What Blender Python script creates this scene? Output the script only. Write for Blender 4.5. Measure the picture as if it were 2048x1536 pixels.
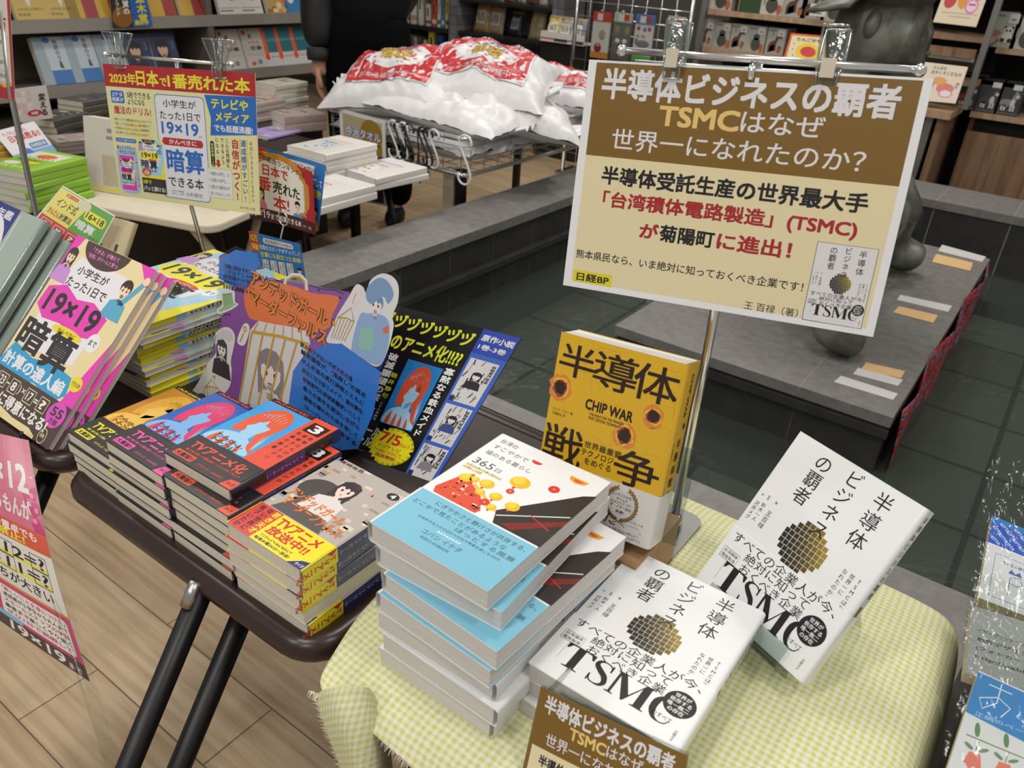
import bpy, bmesh, math, random
from mathutils import Vector, Matrix, noise
random.seed(7)
for o in list(bpy.data.objects): bpy.data.objects.remove(o)
S = bpy.context.scene
C = S.collection
V = Vector
PI = math.pi
# ---------------------------------------------------------------- camera
CAM = V((0, 0, 1.285))
RX = V((0.807, 0.587, 0.060)); RY = V((0.328, -0.360, -0.873)); RZ = V((-0.491, 0.725, -0.483))
RZ.normalize(); RX = (RX - RZ * RX.dot(RZ)).normalized(); RY = RZ.cross(RX)
FPX = 1590.0
cd = bpy.data.cameras.new('camera'); cam = bpy.data.objects.new('camera', cd); C.objects.link(cam)
cam.matrix_world = Matrix(((RX.x, -RY.x, -RZ.x, CAM.x), (RX.y, -RY.y, -RZ.y, CAM.y), (RX.z, -RY.z, -RZ.z, CAM.z), (0, 0, 0, 1)))
cd.sensor_width = 36; cd.lens = 36 * FPX / 2048; cd.clip_start = 0.02
cd.dof.use_dof = True; cd.dof.focus_distance = 0.95; cd.dof.aperture_fstop = 11
S.camera = cam
# ---------------------------------------------------------------- light
S.view_settings.view_transform = 'Standard'; S.view_settings.look = 'None'
S.view_settings.gamma = 1; S.view_settings.use_curve_mapping = False
S.view_settings.exposure = 0.0
wd = bpy.data.worlds.new('shop_light'); S.world = wd; wd.use_nodes = True
wd.node_tree.nodes['Background'].inputs[0].default_value = (1.0, .97, .93, 1)
wd.node_tree.nodes['Background'].inputs[1].default_value = 0.36
def area(x, y, z, size, power, aim=(0, 0, -1), col=(1, .955, .90)):
    l = bpy.data.lights.new('ceiling_lamp', 'AREA'); l.shape = 'DISK'; l.size = size; l.energy = power; l.color = col
    o = bpy.data.objects.new('ceiling_lamp', l); C.objects.link(o); o.location = (x, y, z)
    o.rotation_euler = V(aim).to_track_quat('-Z', 'Y').to_euler()
for x, y, p in ((-.55, -.35, 10.5), (.75, .5, 11), (-.5, 1.3, 9), (-2.2, .6, 12), (-2.3, 1.25, 13), (-.9, 3.4, 16), (.8, 3.9, 14), (-3.2, 4.2, 16), (-1.7, 4.0, 12), (-1.1, -1.5, 15), (.25, -1.7, 15)):
    area(x, y, 2.75, .34, p)
# ---------------------------------------------------------------- measuring
def ray(u, v): return (RX * ((u - 1024) / FPX) + RY * ((v - 768) / FPX) + RZ)
def on(u, v, ax, val):
    d = ray(u, v); i = 'xyz'.index(ax); return CAM + d * ((val - CAM[i]) / d[i])
def onpl(u, v, o, n):
    d = ray(u, v); return CAM + d * ((V(o) - CAM).dot(n) / d.dot(n))
# ---------------------------------------------------------------- materials
MATS = {}
def lin(h):
    h = h.lstrip('#'); r = [int(h[i:i + 2], 16) / 255 for i in (0, 2, 4)]
    return tuple(c / 12.92 if c <= .04045 else ((c + .055) / 1.055) ** 2.4 for c in r) + (1,)
def M(h, rough=.45, metal=0.0, spec=.5, coat=0):
    k = (h, rough, metal, spec, coat)
    if k in MATS: return MATS[k]
    m = bpy.data.materials.new('paint_' + h.strip('#')); m.use_nodes = True
    b = m.node_tree.nodes['Principled BSDF']
    b.inputs['Base Color'].default_value = lin(h); b.inputs['Roughness'].default_value = rough
    b.inputs['Metallic'].default_value = metal; b.inputs['Specular IOR Level'].default_value = spec
    b.inputs['Coat Weight'].default_value = coat; b.inputs['Coat Roughness'].default_value = .08
    MATS[k] = m; return m
def nodemat(name):
    m = bpy.data.materials.new(name); m.use_nodes = True; nt = m.node_tree
    return m, nt, nt.nodes, nt.links, nt.nodes['Principled BSDF']
def N(nt, t, **kw):
    n = nt.nodes.new(t)
    for k, v in kw.items():
        if k in n.inputs.keys(): n.inputs[k].default_value = v
        else: setattr(n, k, v)
    return n
def ramp(nt, fac, stops, interp='LINEAR'):
    r = nt.nodes.new('ShaderNodeValToRGB'); r.color_ramp.interpolation = interp
    e = r.color_ramp.elements
    while len(e) < len(stops): e.new(.5)
    for x, (p, c) in zip(e, stops): x.position = p; x.color = lin(c) if isinstance(c, str) else (c, c, c, 1)
    nt.links.new(fac, r.inputs[0]); return r.outputs[0]
def bump(nt, b, h, strength=.3, dist=.01):
    n = N(nt, 'ShaderNodeBump', Strength=strength, Distance=dist); nt.links.new(h, n.inputs['Height']); nt.links.new(n.outputs[0], b.inputs['Normal'])
def glassy(name, tint='#f4f6f4', rough=.03, k=1.0, bumpy=0, scale=60, base=.03):
    m, nt, ns, L, b = nodemat(name); ns.remove(b)
    tr = N(nt, 'ShaderNodeBsdfTransparent', Color=lin(tint)); gl = N(nt, 'ShaderNodeBsdfGlossy', Roughness=rough)
    fr = N(nt, 'ShaderNodeLayerWeight', Blend=.5); mx = N(nt, 'ShaderNodeMixShader')
    pw = N(nt, 'ShaderNodeMath', operation='POWER'); pw.inputs[1].default_value = 4.0; L.new(fr.outputs['Facing'], pw.inputs[0])
    ma = N(nt, 'ShaderNodeMath', operation='MULTIPLY_ADD'); ma.inputs[1].default_value = k; ma.inputs[2].default_value = base; ma.use_clamp = True
    L.new(pw.outputs[0], ma.inputs[0]); L.new(ma.outputs[0], mx.inputs[0]); L.new(tr.outputs[0], mx.inputs[1]); L.new(gl.outputs[0], mx.inputs[2])
    L.new(mx.outputs[0], ns['Material Output'].inputs[0])
    if bumpy:
        t = N(nt, 'ShaderNodeTexCoord'); nz = N(nt, 'ShaderNodeTexNoise', Scale=scale, Detail=3.0); L.new(t.outputs['Object'], nz.inputs[0])
        bp = N(nt, 'ShaderNodeBump', Strength=bumpy, Distance=.01); L.new(nz.outputs[0], bp.inputs['Height']); L.new(bp.outputs[0], gl.inputs['Normal']); L.new(bp.outputs[0], fr.inputs['Normal'])
    return m
ACRYL = glassy('clear_acrylic', '#e4e9e7', .04, .9, base=.03)
FILM = glassy('clear_film', '#f6f8f6', .14, .8, .05, 22, .015)
BAGF = glassy('crinkled_film', '#f4f6f4', .12, .5, .12, 40, .02)
CHROME = M('#eaeae8', .17, 1.0)
STEEL = M('#b9b9b4', .3, 1.0)
CLIPM = glassy('clear_clip_plastic', '#e9eeec', .05, .9, .12, 120, .10)
EDGE = glassy('clear_plastic_edge', '#dfe5e3', .08, .9, base=.34)
def page_mat(name, a, b_):
    m, nt, ns, L, b = nodemat(name)
    t = N(nt, 'ShaderNodeTexCoord'); mp = N(nt, 'ShaderNodeMapping'); mp.inputs['Scale'].default_value = (6, 6, 900)
    nz = N(nt, 'ShaderNodeTexNoise', Scale=2.2, Detail=2.0)
    L.new(t.outputs['Object'], mp.inputs[0]); L.new(mp.outputs[0], nz.inputs[0])
    L.new(ramp(nt, nz.outputs[0], [(.3, a), (.7, b_)]), b.inputs['Base Color']); b.inputs['Roughness'].default_value = .8
    b.inputs['Specular IOR Level'].default_value = .2
    return m
PAGE = page_mat('cream_page_edges', '#cfc8b4', '#e2dccb')
PAGEW = page_mat('white_page_edges', '#cdcac4', '#e0deda')
# ---------------------------------------------------------------- mesh building
class MB:
    def __init__(s): s.v = []; s.f = []; s.m = []; s.mats = []; s.sm = []
    def mi(s, m):
        if m not in s.mats: s.mats.append(m)
        return s.mats.index(m)
    def add(s, vs, fs, m, smooth=False):
        b = len(s.v); s.v += [tuple(v) for v in vs]; i = s.mi(m)
        for f in fs: s.f.append([b + k for k in f]); s.m.append(i); s.sm.append(smooth)
    def box(s, a, b, m, mtx=None):
        (x0, y0, z0), (x1, y1, z1) = a, b
        vs = [V((x, y, z)) for z in (z0, z1) for y in (y0, y1) for x in (x0, x1)]
        if mtx: vs = [mtx @ v for v in vs]
        s.add(vs, [(0, 2, 3, 1), (4, 5, 7, 6), (0, 1, 5, 4), (2, 6, 7, 3), (0, 4, 6, 2), (1, 3, 7, 5)], m)
    def hexa(s, lo, hi, m):   # two quads, same order
        s.add(list(lo) + list(hi), [(3, 2, 1, 0), (4, 5, 6, 7), (0, 1, 5, 4), (1, 2, 6, 5), (2, 3, 7, 6), (3, 0, 4, 7)], m)
    def tube(s, path, r, m, n=10, closed=False, caps=True):
        P = [V(p) for p in path]; k = len(P); vs = []; up = None
        for i, p in enumerate(P):
            d = (P[(i + 1) % k] - P[i - 1]) if closed else (P[min(i + 1, k - 1)] - P[max(i - 1, 0)])
            d.normalize()
            if up is None:
                up = V((0, 0, 1)) if abs(d.z) < .9 else V((1, 0, 0))
            a = (up - d * up.dot(d)).normalized(); up = a; bb = d.cross(a)
            rr = r[i] if isinstance(r, (list, tuple)) else r
            vs += [p + (a * math.cos(t) + bb * math.sin(t)) * rr for t in [2 * PI * j / n for j in range(n)]]
        fs = []
        for i in range(k if closed else k - 1):
            i2 = (i + 1) % k
            fs += [(i * n + j, i * n + (j + 1) % n, i2 * n + (j + 1) % n, i2 * n + j) for j in range(n)]
        if not closed and caps: fs += [tuple(range(n))[::-1], tuple(range((k - 1) * n, k * n))]
        s.add(vs, fs, m, True)
    def ell(s, c, r, m, mtx=None, nu=16, nv=10, fn=None):
        vs = []; fs = []
        for j in range(nv + 1):
            ph = PI * j / nv
            for i in range(nu):
                th = 2 * PI * i / nu; d = V((math.sin(ph) * math.cos(th), math.sin(ph) * math.sin(th), math.cos(ph)))
                k = fn(d) if fn else 1
                p = V((d.x * r[0] * k, d.y * r[1] * k, d.z * r[2] * k))
                if mtx: p = mtx @ p
                vs.append(p + V(c))
        for j in range(nv):
            for i in range(nu): fs.append((j * nu + i, (j + 1) * nu + i, (j + 1) * nu + (i + 1) % nu, j * nu + (i + 1) % nu))
        s.add(vs, fs, m, True)
    def prism(s, pts, z0, z1, m, mtx=None):
        n = len(pts); vs = [V((x, y, z0)) for x, y in pts] + [V((x, y, z1)) for x, y in pts]
        if mtx: vs = [mtx @ v for v in vs]
        s.add(vs, [tuple(range(n))[::-1], tuple(range(n, 2 * n))] + [(i, (i + 1) % n, n + (i + 1) % n, n + i) for i in range(n)], m)
    def grid(s, fn, nu, nv, m, smooth=True, mfn=None):
        vs = [fn(i / nu, j / nv) for j in range(nv + 1) for i in range(nu + 1)]
        for j in range(nv):
            pass
        b = len(s.v); s.v += [tuple(v) for v in vs]
        for j in range(nv):
            for i in range(nu):
                q = j * (nu + 1) + i; s.f.append([b + q, b + q + 1, b + q + nu + 2, b + q + nu + 1])
                s.m.append(s.mi(mfn((i + .5) / nu, (j + .5) / nv) if mfn else m)); s.sm.append(smooth)
    def build(s, name, parent=None, bevel=0, mods=None, thick=0):
        me = bpy.data.meshes.new(name); me.from_pydata(s.v, [], s.f)
        for m in s.mats: me.materials.append(m)
        me.polygons.foreach_set('material_index', s.m); me.polygons.foreach_set('use_smooth', s.sm); me.update()
        o = bpy.data.objects.new(name, me); C.objects.link(o)
        if parent: o.parent = parent
        if thick:
            q = o.modifiers.new('thickness', 'SOLIDIFY'); q.thickness = thick; q.offset = 0
        if bevel:
            q = o.modifiers.new('bevel', 'BEVEL'); q.width = bevel; q.segments = 2; q.limit_method = 'ANGLE'
        return o
def tag(o, label=None, cat=None, group=None, kind=None):
    if label: o['label'] = label
    if cat: o['category'] = cat
    if group: o['group'] = group
    if kind: o['kind'] = kind
    return o
def thing(name, label, cat, mtx=None, group=None):
    o = bpy.data.objects.new(name, None); C.objects.link(o); o.empty_display_size = .02
    if mtx is not None: o.matrix_world = mtx
    return tag(o, label, cat, group)
def struct(name, mb, **k): return tag(mb.build(name, **k), kind='structure')
def dup(root, label, mtx=None, group=None):
    r = root.copy(); C.objects.link(r); r['label'] = label
    if mtx is not None: r.matrix_world = mtx
    if group: r['group'] = group
    for ch in list(root.children):
        c = ch.copy(); C.objects.link(c); c.parent = r
        for g in list(ch.children):
            d = g.copy(); C.objects.link(d); d.parent = c
    return r
def frame(o, ex, ey):
    ex = V(ex).normalized(); ey = V(ey); ey = (ey - ex * ey.dot(ex)).normalized(); n = ex.cross(ey)
    return Matrix(((ex.x, ey.x, n.x, o[0]), (ex.y, ey.y, n.y, o[1]), (ex.z, ey.z, n.z, o[2]), (0, 0, 0, 1)))
def flat(x, y, z, a=0): return Matrix.Translation((x, y, z)) @ Matrix.Rotation(math.radians(a), 4, 'Z')
# ---------------------------------------------------------------- printed art (flat ink on paper, in millimetres)
GL = {}
def glyphs(s, bold=0.0, spacing=1.0):
    bold = min(bold, .027) if bold < .07 else bold
    k = (s, bold, spacing)
    if k in GL: return GL[k]
    cu = bpy.data.curves.new('t', 'FONT'); cu.body = s; cu.resolution_u = 3; cu.space_character = spacing
    o = bpy.data.objects.new('t', cu); C.objects.link(o)
    dg = bpy.context.evaluated_depsgraph_get(); e = o.evaluated_get(dg); me = e.to_mesh()
    vs = [(v.co.x, v.co.y) for v in me.vertices]; fs = [tuple(p.vertices) for p in me.polygons]
    e.to_mesh_clear(); bpy.data.objects.remove(o); bpy.data.curves.remove(cu)
    if bold:
        n = len(vs); b = bold; vs0, fs0 = vs, fs; vs, fs = [], []
        for q, (dx, dy) in enumerate(((-b, -b), (b, -b), (-b, b), (b, b)) + (((0, b), (0, -b), (b, 0), (-b, 0), (0, 0)) if b > .03 else ())):
            vs += [(x + dx, y + dy) for x, y in vs0]; fs += [tuple(i + q * n for i in f) for f in fs0]
    GL[k] = (vs, fs, n if bold else 0); return GL[k]
ROTV = 'ー〜（）()「」-~…'
class Art:
    def __init__(s, ink=.35, coat=0): s.it = []; s.r = ink; s.coat = coat
    def put(s, vs, fs, c, l): s.it.append((vs, fs, c, l)); return s
    def stack(s, o, fs, c, l, nb):
        if not nb: return s.put(o, fs, c, l)
        g = len(o) // nb; k = len(fs) // g
        for q in range(g): s.put(o[q * nb:(q + 1) * nb], [tuple(i - q * nb for i in f) for f in fs[q * k:(q + 1) * k]], c, l + q * .25)
        return s
    def rect(s, x0, y0, x1, y1, c, l=1, n=1):
        vs = [(x0 + (x1 - x0) * i / n, y0 + (y1 - y0) * j / n) for j in range(n + 1) for i in range(n + 1)]
        return s.put(vs, [(j * (n + 1) + i, j * (n + 1) + i + 1, (j + 1) * (n + 1) + i + 1, (j + 1) * (n + 1) + i) for j in range(n) for i in range(n)], c, l)
    def spoly(s, pts, c, l=2, k=5):
        n = len(pts); out = []
        for i in range(n):
            p0, p1, p2, p3 = pts[i - 1], pts[i], pts[(i + 1) % n], pts[(i + 2) % n]
            for q in range(k):
                t = q / k; out.append(tuple(.5 * (2 * p1[j] + (p2[j] - p0[j]) * t + (2 * p0[j] - 5 * p1[j] + 4 * p2[j] - p3[j]) * t * t + (3 * p1[j] - p0[j] - 3 * p2[j] + p3[j]) * t ** 3) for j in (0, 1)))
        return s.poly(out, c, l)
    def poly(s, pts, c, l=2):
        bm = bmesh.new(); f = bm.faces.new([bm.verts.new((x, y, 0)) for x, y in pts])
        bmesh.ops.triangulate(bm, faces=[f]); bm.verts.index_update()
        vs = [(v.co.x, v.co.y) for v in bm.verts]; fs = [tuple(v.index for v in q.verts) for q in bm.faces]; bm.free()
        a = sum(vs[f[0]][0] * (vs[f[1]][1] - vs[f[2]][1]) + vs[f[1]][0] * (vs[f[2]][1] - vs[f[0]][1]) + vs[f[2]][0] * (vs[f[0]][1] - vs[f[1]][1]) for f in fs)
        if a < 0: fs = [f[::-1] for f in fs]
        return s.put(vs, fs, c, l)
    def ell(s, x, y, rx, ry, c, l=2, rot=0, n=28):
        ca, sa = math.cos(math.radians(rot)), math.sin(math.radians(rot)); pts = []
        for i in range(n):
            a = 2 * PI * i / n; px, py = rx * math.cos(a), ry * math.sin(a); pts.append((x + px * ca - py * sa, y + px * sa + py * ca))
        return s.put(pts, [tuple(range(n))], c, l)
    def rrect(s, x0, y0, x1, y1, r, c, l=2):
        pts = []
        for cx, cy, a0 in ((x1 - r, y1 - r, 0), (x0 + r, y1 - r, 90), (x0 + r, y0 + r, 180), (x1 - r, y0 + r, 270)):
            for k in range(6):
                a = math.radians(a0 + 18 * k); pts.append((cx + r * math.cos(a), cy + r * math.sin(a)))
        return s.put(pts, [tuple(range(len(pts)))], c, l)
    def line(s, pts, w, c, l=3, closed=False):
        P = [V((x, y)) for x, y in pts]; n = len(P); vs = []
        for i in range(n):
            d = (P[(i + 1) % n] - P[i - 1]) if closed else (P[min(i + 1, n - 1)] - P[max(i - 1, 0)])
            if d.length < 1e-9: d = V((1, 0))
            d.normalize(); nn = V((-d.y, d.x)); ww = (w[i] if isinstance(w, (list, tuple)) else w) / 2
            vs += [tuple(P[i] + nn * ww), tuple(P[i] - nn * ww)]
        fs = [(2 * i, 2 * i + 1, (2 * i + 3) % (2 * n), (2 * i + 2) % (2 * n)) for i in range(n if closed else n - 1)]
        return s.put(vs, fs, c, l)
    def frame(s, x0, y0, x1, y1, w, c, l=3): return s.line([(x0, y0), (x1, y0), (x1, y1), (x0, y1), (x0, y0)], w, c, l)
    def text(s, t, x0, y0, x1, y1, c, bold=0, l=4, rot=0, spacing=1.0):
        vs, fs, nb = glyphs(t, bold, spacing)
        if not vs: return s
        ax, bx = min(v[0] for v in vs), max(v[0] for v in vs); ay, by = min(v[1] for v in vs), max(v[1] for v in vs)
        X0, X1 = min(x0, x1), max(x0, x1); Y0, Y1 = min(y0, y1), max(y0, y1)
        ca, sa = math.cos(math.radians(rot)), math.sin(math.radians(rot)); mx, my = (X0 + X1) / 2, (Y0 + Y1) / 2; o = []
        for x, y in vs:
            px = ((x - ax) / max(bx - ax, 1e-6) - .5) * (X1 - X0); py = ((y - ay) / max(by - ay, 1e-6) - .5) * (Y1 - Y0)
            o.append((mx + px * ca - py * sa, my + px * sa + py * ca))
        return s.stack(o, fs, c, l, nb)
    def vtext(s, t, cx, top, size, c, bold=0, l=4, pitch=None, rot=0):
        pitch = pitch or size * 1.03
        for i, ch in enumerate(t):
            if ch in ' 　': continue
            vs, fs, nb = glyphs(ch, bold); cy = top - size / 2 - i * pitch; o = []
            ax, bx = min(v[0] for v in vs), max(v[0] for v in vs)
            em = .5 if ord(ch) > 0x2000 else (ax + bx) / 2
            for x, y in vs:
                x, y = (x - em) * size, (y - .36) * size
                if ch in ROTV: x, y = y, -x
                if ch in '、。': x, y = x + size * .5, y + size * .55
                o.append((cx + x, cy + y))
            s.stack(o, fs, c, l, nb)
        return s
    def include(s, other, x, y, k, dl=3, kx=None):
        for vs, fs, c, l in other.it: s.put([(x + a * (kx or k), y + b * k) for a, b in vs], fs, c, l + dl)
        return s
    def mm(s, mtx, mb, dz=4e-5, sc=.001, fn=None, matfn=None):
        for vs, fs, c, l in s.it:
            m = (matfn(c) if matfn else (c if not isinstance(c, str) else M(c, s.r, 0, .5, s.coat)))
            if fn: mb.add([fn(x, y, l * dz) for x, y in vs], fs, m)
            else: mb.add([mtx @ V((x * sc, y * sc, l * dz)) for x, y in vs], fs, m)
def sheet(name, art, corners, label, cat, thick=.0008, paper='#e6e6e4', parent=None, W=100, H=100, curve=None, dz=4e-5, group=None, back=None):
    """card from its four corners (TL,TR,BR,BL), art in W x H mm, a real slab of paper"""
    TL, TR, BR, BL = [V(c) for c in corners]; n = (BR - BL).cross(TL - BL).normalized()
    def fn(x, y, z):
        u, v = x / W, y / H
        p = (BL * (1 - u) + BR * u) * (1 - v) + (TL * (1 - u) + TR * u) * v
        if curve: z = z + curve(u, v)
        return p + n * z
    mb = MB(); k = 10 if curve else 1
    pm = M(paper, .4) if isinstance(paper, str) else paper; bm_ = M(back, .5) if back else pm
    mb.grid(lambda u, v: fn(u * W, v * H, 0), k, k, pm, bool(curve))
    mb.grid(lambda u, v: fn((1 - u) * W, v * H, -thick), k, k, bm_, bool(curve))
    for (a, b) in (((0, 0), (1, 0)), ((1, 0), (1, 1)), ((1, 1), (0, 1)), ((0, 1), (0, 0))):
        mb.grid(lambda u, v: fn((a[0] + (b[0] - a[0]) * u) * W, (a[1] + (b[1] - a[1]) * u) * H, -thick * (1 - v)), k, 1, pm, False)
    if curve:
        for q in range(len(art.it)):
            vs, fs, c, l = art.it[q]
            if max(v[0] for v in vs) - min(v[0] for v in vs) < W * .16 and max(v[1] for v in vs) - min(v[1] for v in vs) < H * .16: continue
            bm = bmesh.new(); bv = [bm.verts.new((x, y, 0)) for x, y in vs]
            for f in fs:
                try: bm.faces.new([bv[i] for i in f])
                except ValueError: pass
            for ax_, D in ((V((1, 0, 0)), W), (V((0, 1, 0)), H)):
                for i in range(1, 10): bmesh.ops.bisect_plane(bm, geom=bm.verts[:] + bm.edges[:] + bm.faces[:], plane_co=ax_ * (D * i / 10), plane_no=ax_)
            bm.verts.index_update(); art.it[q] = ([(v.co.x, v.co.y) for v in bm.verts], [tuple(v.index for v in f.verts) for f in bm.faces], c, l); bm.free()
    art.mm(None, mb, dz, fn=fn)
    o = mb.build(name, parent)
    if label: tag(o, label, cat, group)
    return o
# ---------------------------------------------------------------- a book: cover, pages, belly band; front cover up, spine on the +x side
def book(name, w, h, t, front=None, cover='#e8e8e6', page=None, label='', cat='book', mtx=None, group=None, spine_art=None, band=None, spine=None, gloss=.25, hard=0, coat=.3, left=False):
    root = thing(name, label, cat, mtx, group)
    pm = page or PAGE; mb = MB(); e = .0007; cm = M(cover, gloss, 0, .5, coat) if isinstance(cover, str) else cover
    ci = .0022 if hard else 0.0
    mb.box((-.0004 - ci, -ci, t - e), (w, h + ci, t), cm); mb.box((-.0004 - ci, -ci, 0), (w, h + ci, e), cm)
    sm = M(spine, gloss, 0, .5, coat) if spine else cm
    n = 5; R = min(.004, t * .3)                     # rounded spine wall
    prof = []
    for i in range(n + 1):
        a = PI / 2 * i / n; prof.append((w + R * math.sin(a) - 0, t - R + R * math.cos(a)))
    prof += [(w + R * math.cos(a), R - R * math.sin(a)) for a in [PI / 2 * i / n for i in range(n + 1)]]
    k = len(prof); vs = [V((x, -ci, z)) for x, z in prof] + [V((x, h + ci, z)) for x, z in prof]
    mb.add(vs, [(i, i + 1, k + i + 1, k + i)[::-1] for i in range(k - 1)], sm, True)
    def mirror(q):
        if left: q.v = [(w - x, y, z) for x, y, z in q.v]; q.f = [f[::-1] for f in q.f]
    SM = Matrix(((0, 0, -1, -R), (0, -1, 0, h), (-1, 0, 0, t), (0, 0, 0, 1))) if left else Matrix(((0, 0, 1, w + R), (0, 1, 0, 0), (-1, 0, 0, t), (0, 0, 0, 1)))
    mirror(mb)
    if front: front.mm(Matrix.Translation((0, 0, t)), mb)
    if spine_art: spine_art.mm(SM, mb)   # spine art: x down the thickness, y along the height
    mb.build('cover', root)
    mb = MB(); mb.box((.0006, .0006, e), (w, h - .0006, t - e), pm); mb.build('pages', root)
    if band:
        hb, art, sart, col = band[:4]; mb = MB(); bmx = M(col, gloss, 0, .5, coat); g = .0005
        mb.box((-.0012, .0004, t), (w, hb, t + g), bmx); mb.box((-.0012, .0004, -.0002), (w, hb, 0), bmx)
        pr = [(x + (g if x > w else 0), z + (g if z > t - R else (-.0002 if z < R else 0))) for x, z in prof]
        vs = [V((x, .0004, z)) for x, z in pr] + [V((x, hb, z)) for x, z in pr]
        mb.add(vs, [(i, i + 1, k + i + 1, k + i)[::-1] for i in range(k - 1)], M(band[4], gloss, 0, .5, coat) if len(band) > 4 else bmx, True); mirror(mb)
        if art: art.mm(Matrix.Translation((0, 0, t + g)), mb)
        if sart: sart.mm(Matrix.Translation((g * (-1 if left else 1), 0, 0)) @ SM, mb)
        mb.build('belly_band', root)
    return root
ORD = ['top', 'second', 'third', 'fourth', 'fifth', 'sixth', 'seventh', 'eighth', 'ninth', 'tenth', 'eleventh', 'twelfth', 'thirteenth', 'fourteenth', 'fifteenth', 'sixteenth', 'seventeenth', 'eighteenth', 'nineteenth', 'twentieth']
# ================================================================ SETTING: floor, pool, plinth
def floor_mat():
    m, nt, ns, L, b = nodemat('pale_wood_planks')
    t = N(nt, 'ShaderNodeTexCoord'); br = N(nt, 'ShaderNodeTexBrick', Scale=1.0)
    br.inputs['Color1'].default_value = lin('#cbb493'); br.inputs['Color2'].default_value = lin('#b89e7e'); br.inputs['Mortar'].default_value = lin('#6f5a45')
    br.inputs['Mortar Size'].default_value = .0014; br.inputs['Brick Width'].default_value = .9; br.inputs['Row Height'].default_value = .15; br.inputs['Bias'].default_value = -.1
    br.offset = .37
    L.new(t.outputs['Object'], br.inputs[0])
    mp = N(nt, 'ShaderNodeMapping'); mp.inputs['Scale'].default_value = (2.2, 42, 1); nz = N(nt, 'ShaderNodeTexNoise', Scale=1.6, Detail=5.0)
    L.new(t.outputs['Object'], mp.inputs[0]); L.new(mp.outputs[0], nz.inputs[0])
    mx = N(nt, 'ShaderNodeMix', data_type='RGBA', blend_type='MULTIPLY'); mx.inputs[0].default_value = .55
    L.new(br.outputs[0], mx.inputs[6]); L.new(ramp(nt, nz.outputs[0], [(.3, '#b9a184'), (.62, '#ffffff')]), mx.inputs[7])
    L.new(mx.outputs[2], b.inputs['Base Color']); b.inputs['Roughness'].default_value = .32
    bump(nt, b, nz.outputs[0], .05, .002)
    return m
FLOOR = floor_mat()
mb = MB(); mb.box((-6.5, -1.2, -.05), (-1.92, 6.2, 0), FLOOR); mb.box((-1.92, -1.2, -.05), (1.6, 1.02, 0), FLOOR); mb.box((-1.92, 4.2, -.05), (1.6, 6.2, 0), FLOOR)
struct('floor', mb)
def stone(name, a, b_, rough, sc=30):
    m, nt, ns, L, b = nodemat(name)
    t = N(nt, 'ShaderNodeTexCoord'); nz = N(nt, 'ShaderNodeTexNoise', Scale=sc, Detail=8.0, Roughness=.65); L.new(t.outputs['Object'], nz.inputs[0])
    L.new(ramp(nt, nz.outputs[0], [(.3, a), (.72, b_)]), b.inputs['Base Color']); b.inputs['Roughness'].default_value = rough
    bump(nt, b, nz.outputs[0], .12, .004); return m
TOP = stone('honed_slate', '#6d6b67', '#868480', .5)
FACE = stone('dark_slate_facing', '#2f2f2e', '#3e3d3b', .42, 14)
GROUT = M('#8d8a84', .8); GROUTD = M('#55534f', .8)
PZ = .40; LX = -1.66; NY = 1.255; FY = 3.99; WZ = .13
mb = MB()
mb.box((LX - .228, NY - .235, PZ - .035), (LX + .012, FY + .24, PZ), TOP); mb.box((LX - .22, NY - .225, -.3), (LX, FY + .23, PZ - .035), FACE)
for k in range(12):
    y = 1.02 + .2495 * k; mb.box((LX - .2285, y - .0016, PZ - .03), (LX + .0125, y + .0016, PZ + .0006), GROUT)
    mb.box((LX - .01, y - .0016, -.2), (LX + .0008, y + .0016, PZ - .036), GROUTD)
mb.box((LX, NY, .235), (LX + .03, FY, .255), FACE)
struct('trim_1', mb)
mb = MB(); mb.box((LX + .012, NY - .235, PZ - .035), (1.2, NY, PZ), TOP); mb.box((LX, NY - .225, -.3), (1.2, NY - .012, PZ - .035), FACE)
for k in range(6):
    x = -1.2 + .5 * k; mb.box((x - .0016, NY - .2355, PZ - .03), (x + .0016, NY + .0005, PZ + .0006), GROUT)
struct('trim_2', mb)
mb = MB(); mb.box((LX + .012, FY - .012, PZ - .035), (1.6, FY + .34, PZ), TOP); mb.box((LX, FY, -.3), (1.6, FY + .33, PZ - .035), FACE)
for k in range(9):
    x = -.79 + .31 * (k - 3); mb.box((x - .0018, FY - .0125, PZ - .03), (x + .0018, FY + .34, PZ + .0006), GROUT)
    mb.box((x - .002, FY - .0012, -.2), (x + .002, FY + .01, PZ - .036), GROUT)
struct('trim_3', mb)
def pool_mat():
    m, nt, ns, L, b = nodemat('pool_floor_tiles')
    t = N(nt, 'ShaderNodeTexCoord'); br = N(nt, 'ShaderNodeTexBrick', Scale=1.0); br.offset = 0
    br.inputs['Color1'].default_value = lin('#8a8c84'); br.inputs['Color2'].default_value = lin('#767a73'); br.inputs['Mortar'].default_value = lin('#191a19')
    br.inputs['Mortar Size'].default_value = .009; br.inputs['Brick Width'].default_value = .36; br.inputs['Row Height'].default_value = .36
    mp = N(nt, 'ShaderNodeMapping'); mp.inputs['Location'].default_value = (-.07, -.02, 0); L.new(t.outputs['Object'], mp.inputs[0]); L.new(mp.outputs[0], br.inputs[0])
    L.new(br.outputs[0], b.inputs['Base Color']); b.inputs['Roughness'].default_value = .6; return m
mb = MB(); mb.box((LX, NY - .012, -.3), (1.6, FY, -.06), pool_mat()); struct('floor_pool', mb)
m, nt, ns, L, b = nodemat('still_water'); ns.remove(b)
t = N(nt, 'ShaderNodeTexCoord'); nz = N(nt, 'ShaderNodeTexNoise', Scale=5.0, Detail=3.0, Distortion=.8); L.new(t.outputs['Object'], nz.inputs[0])
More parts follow.
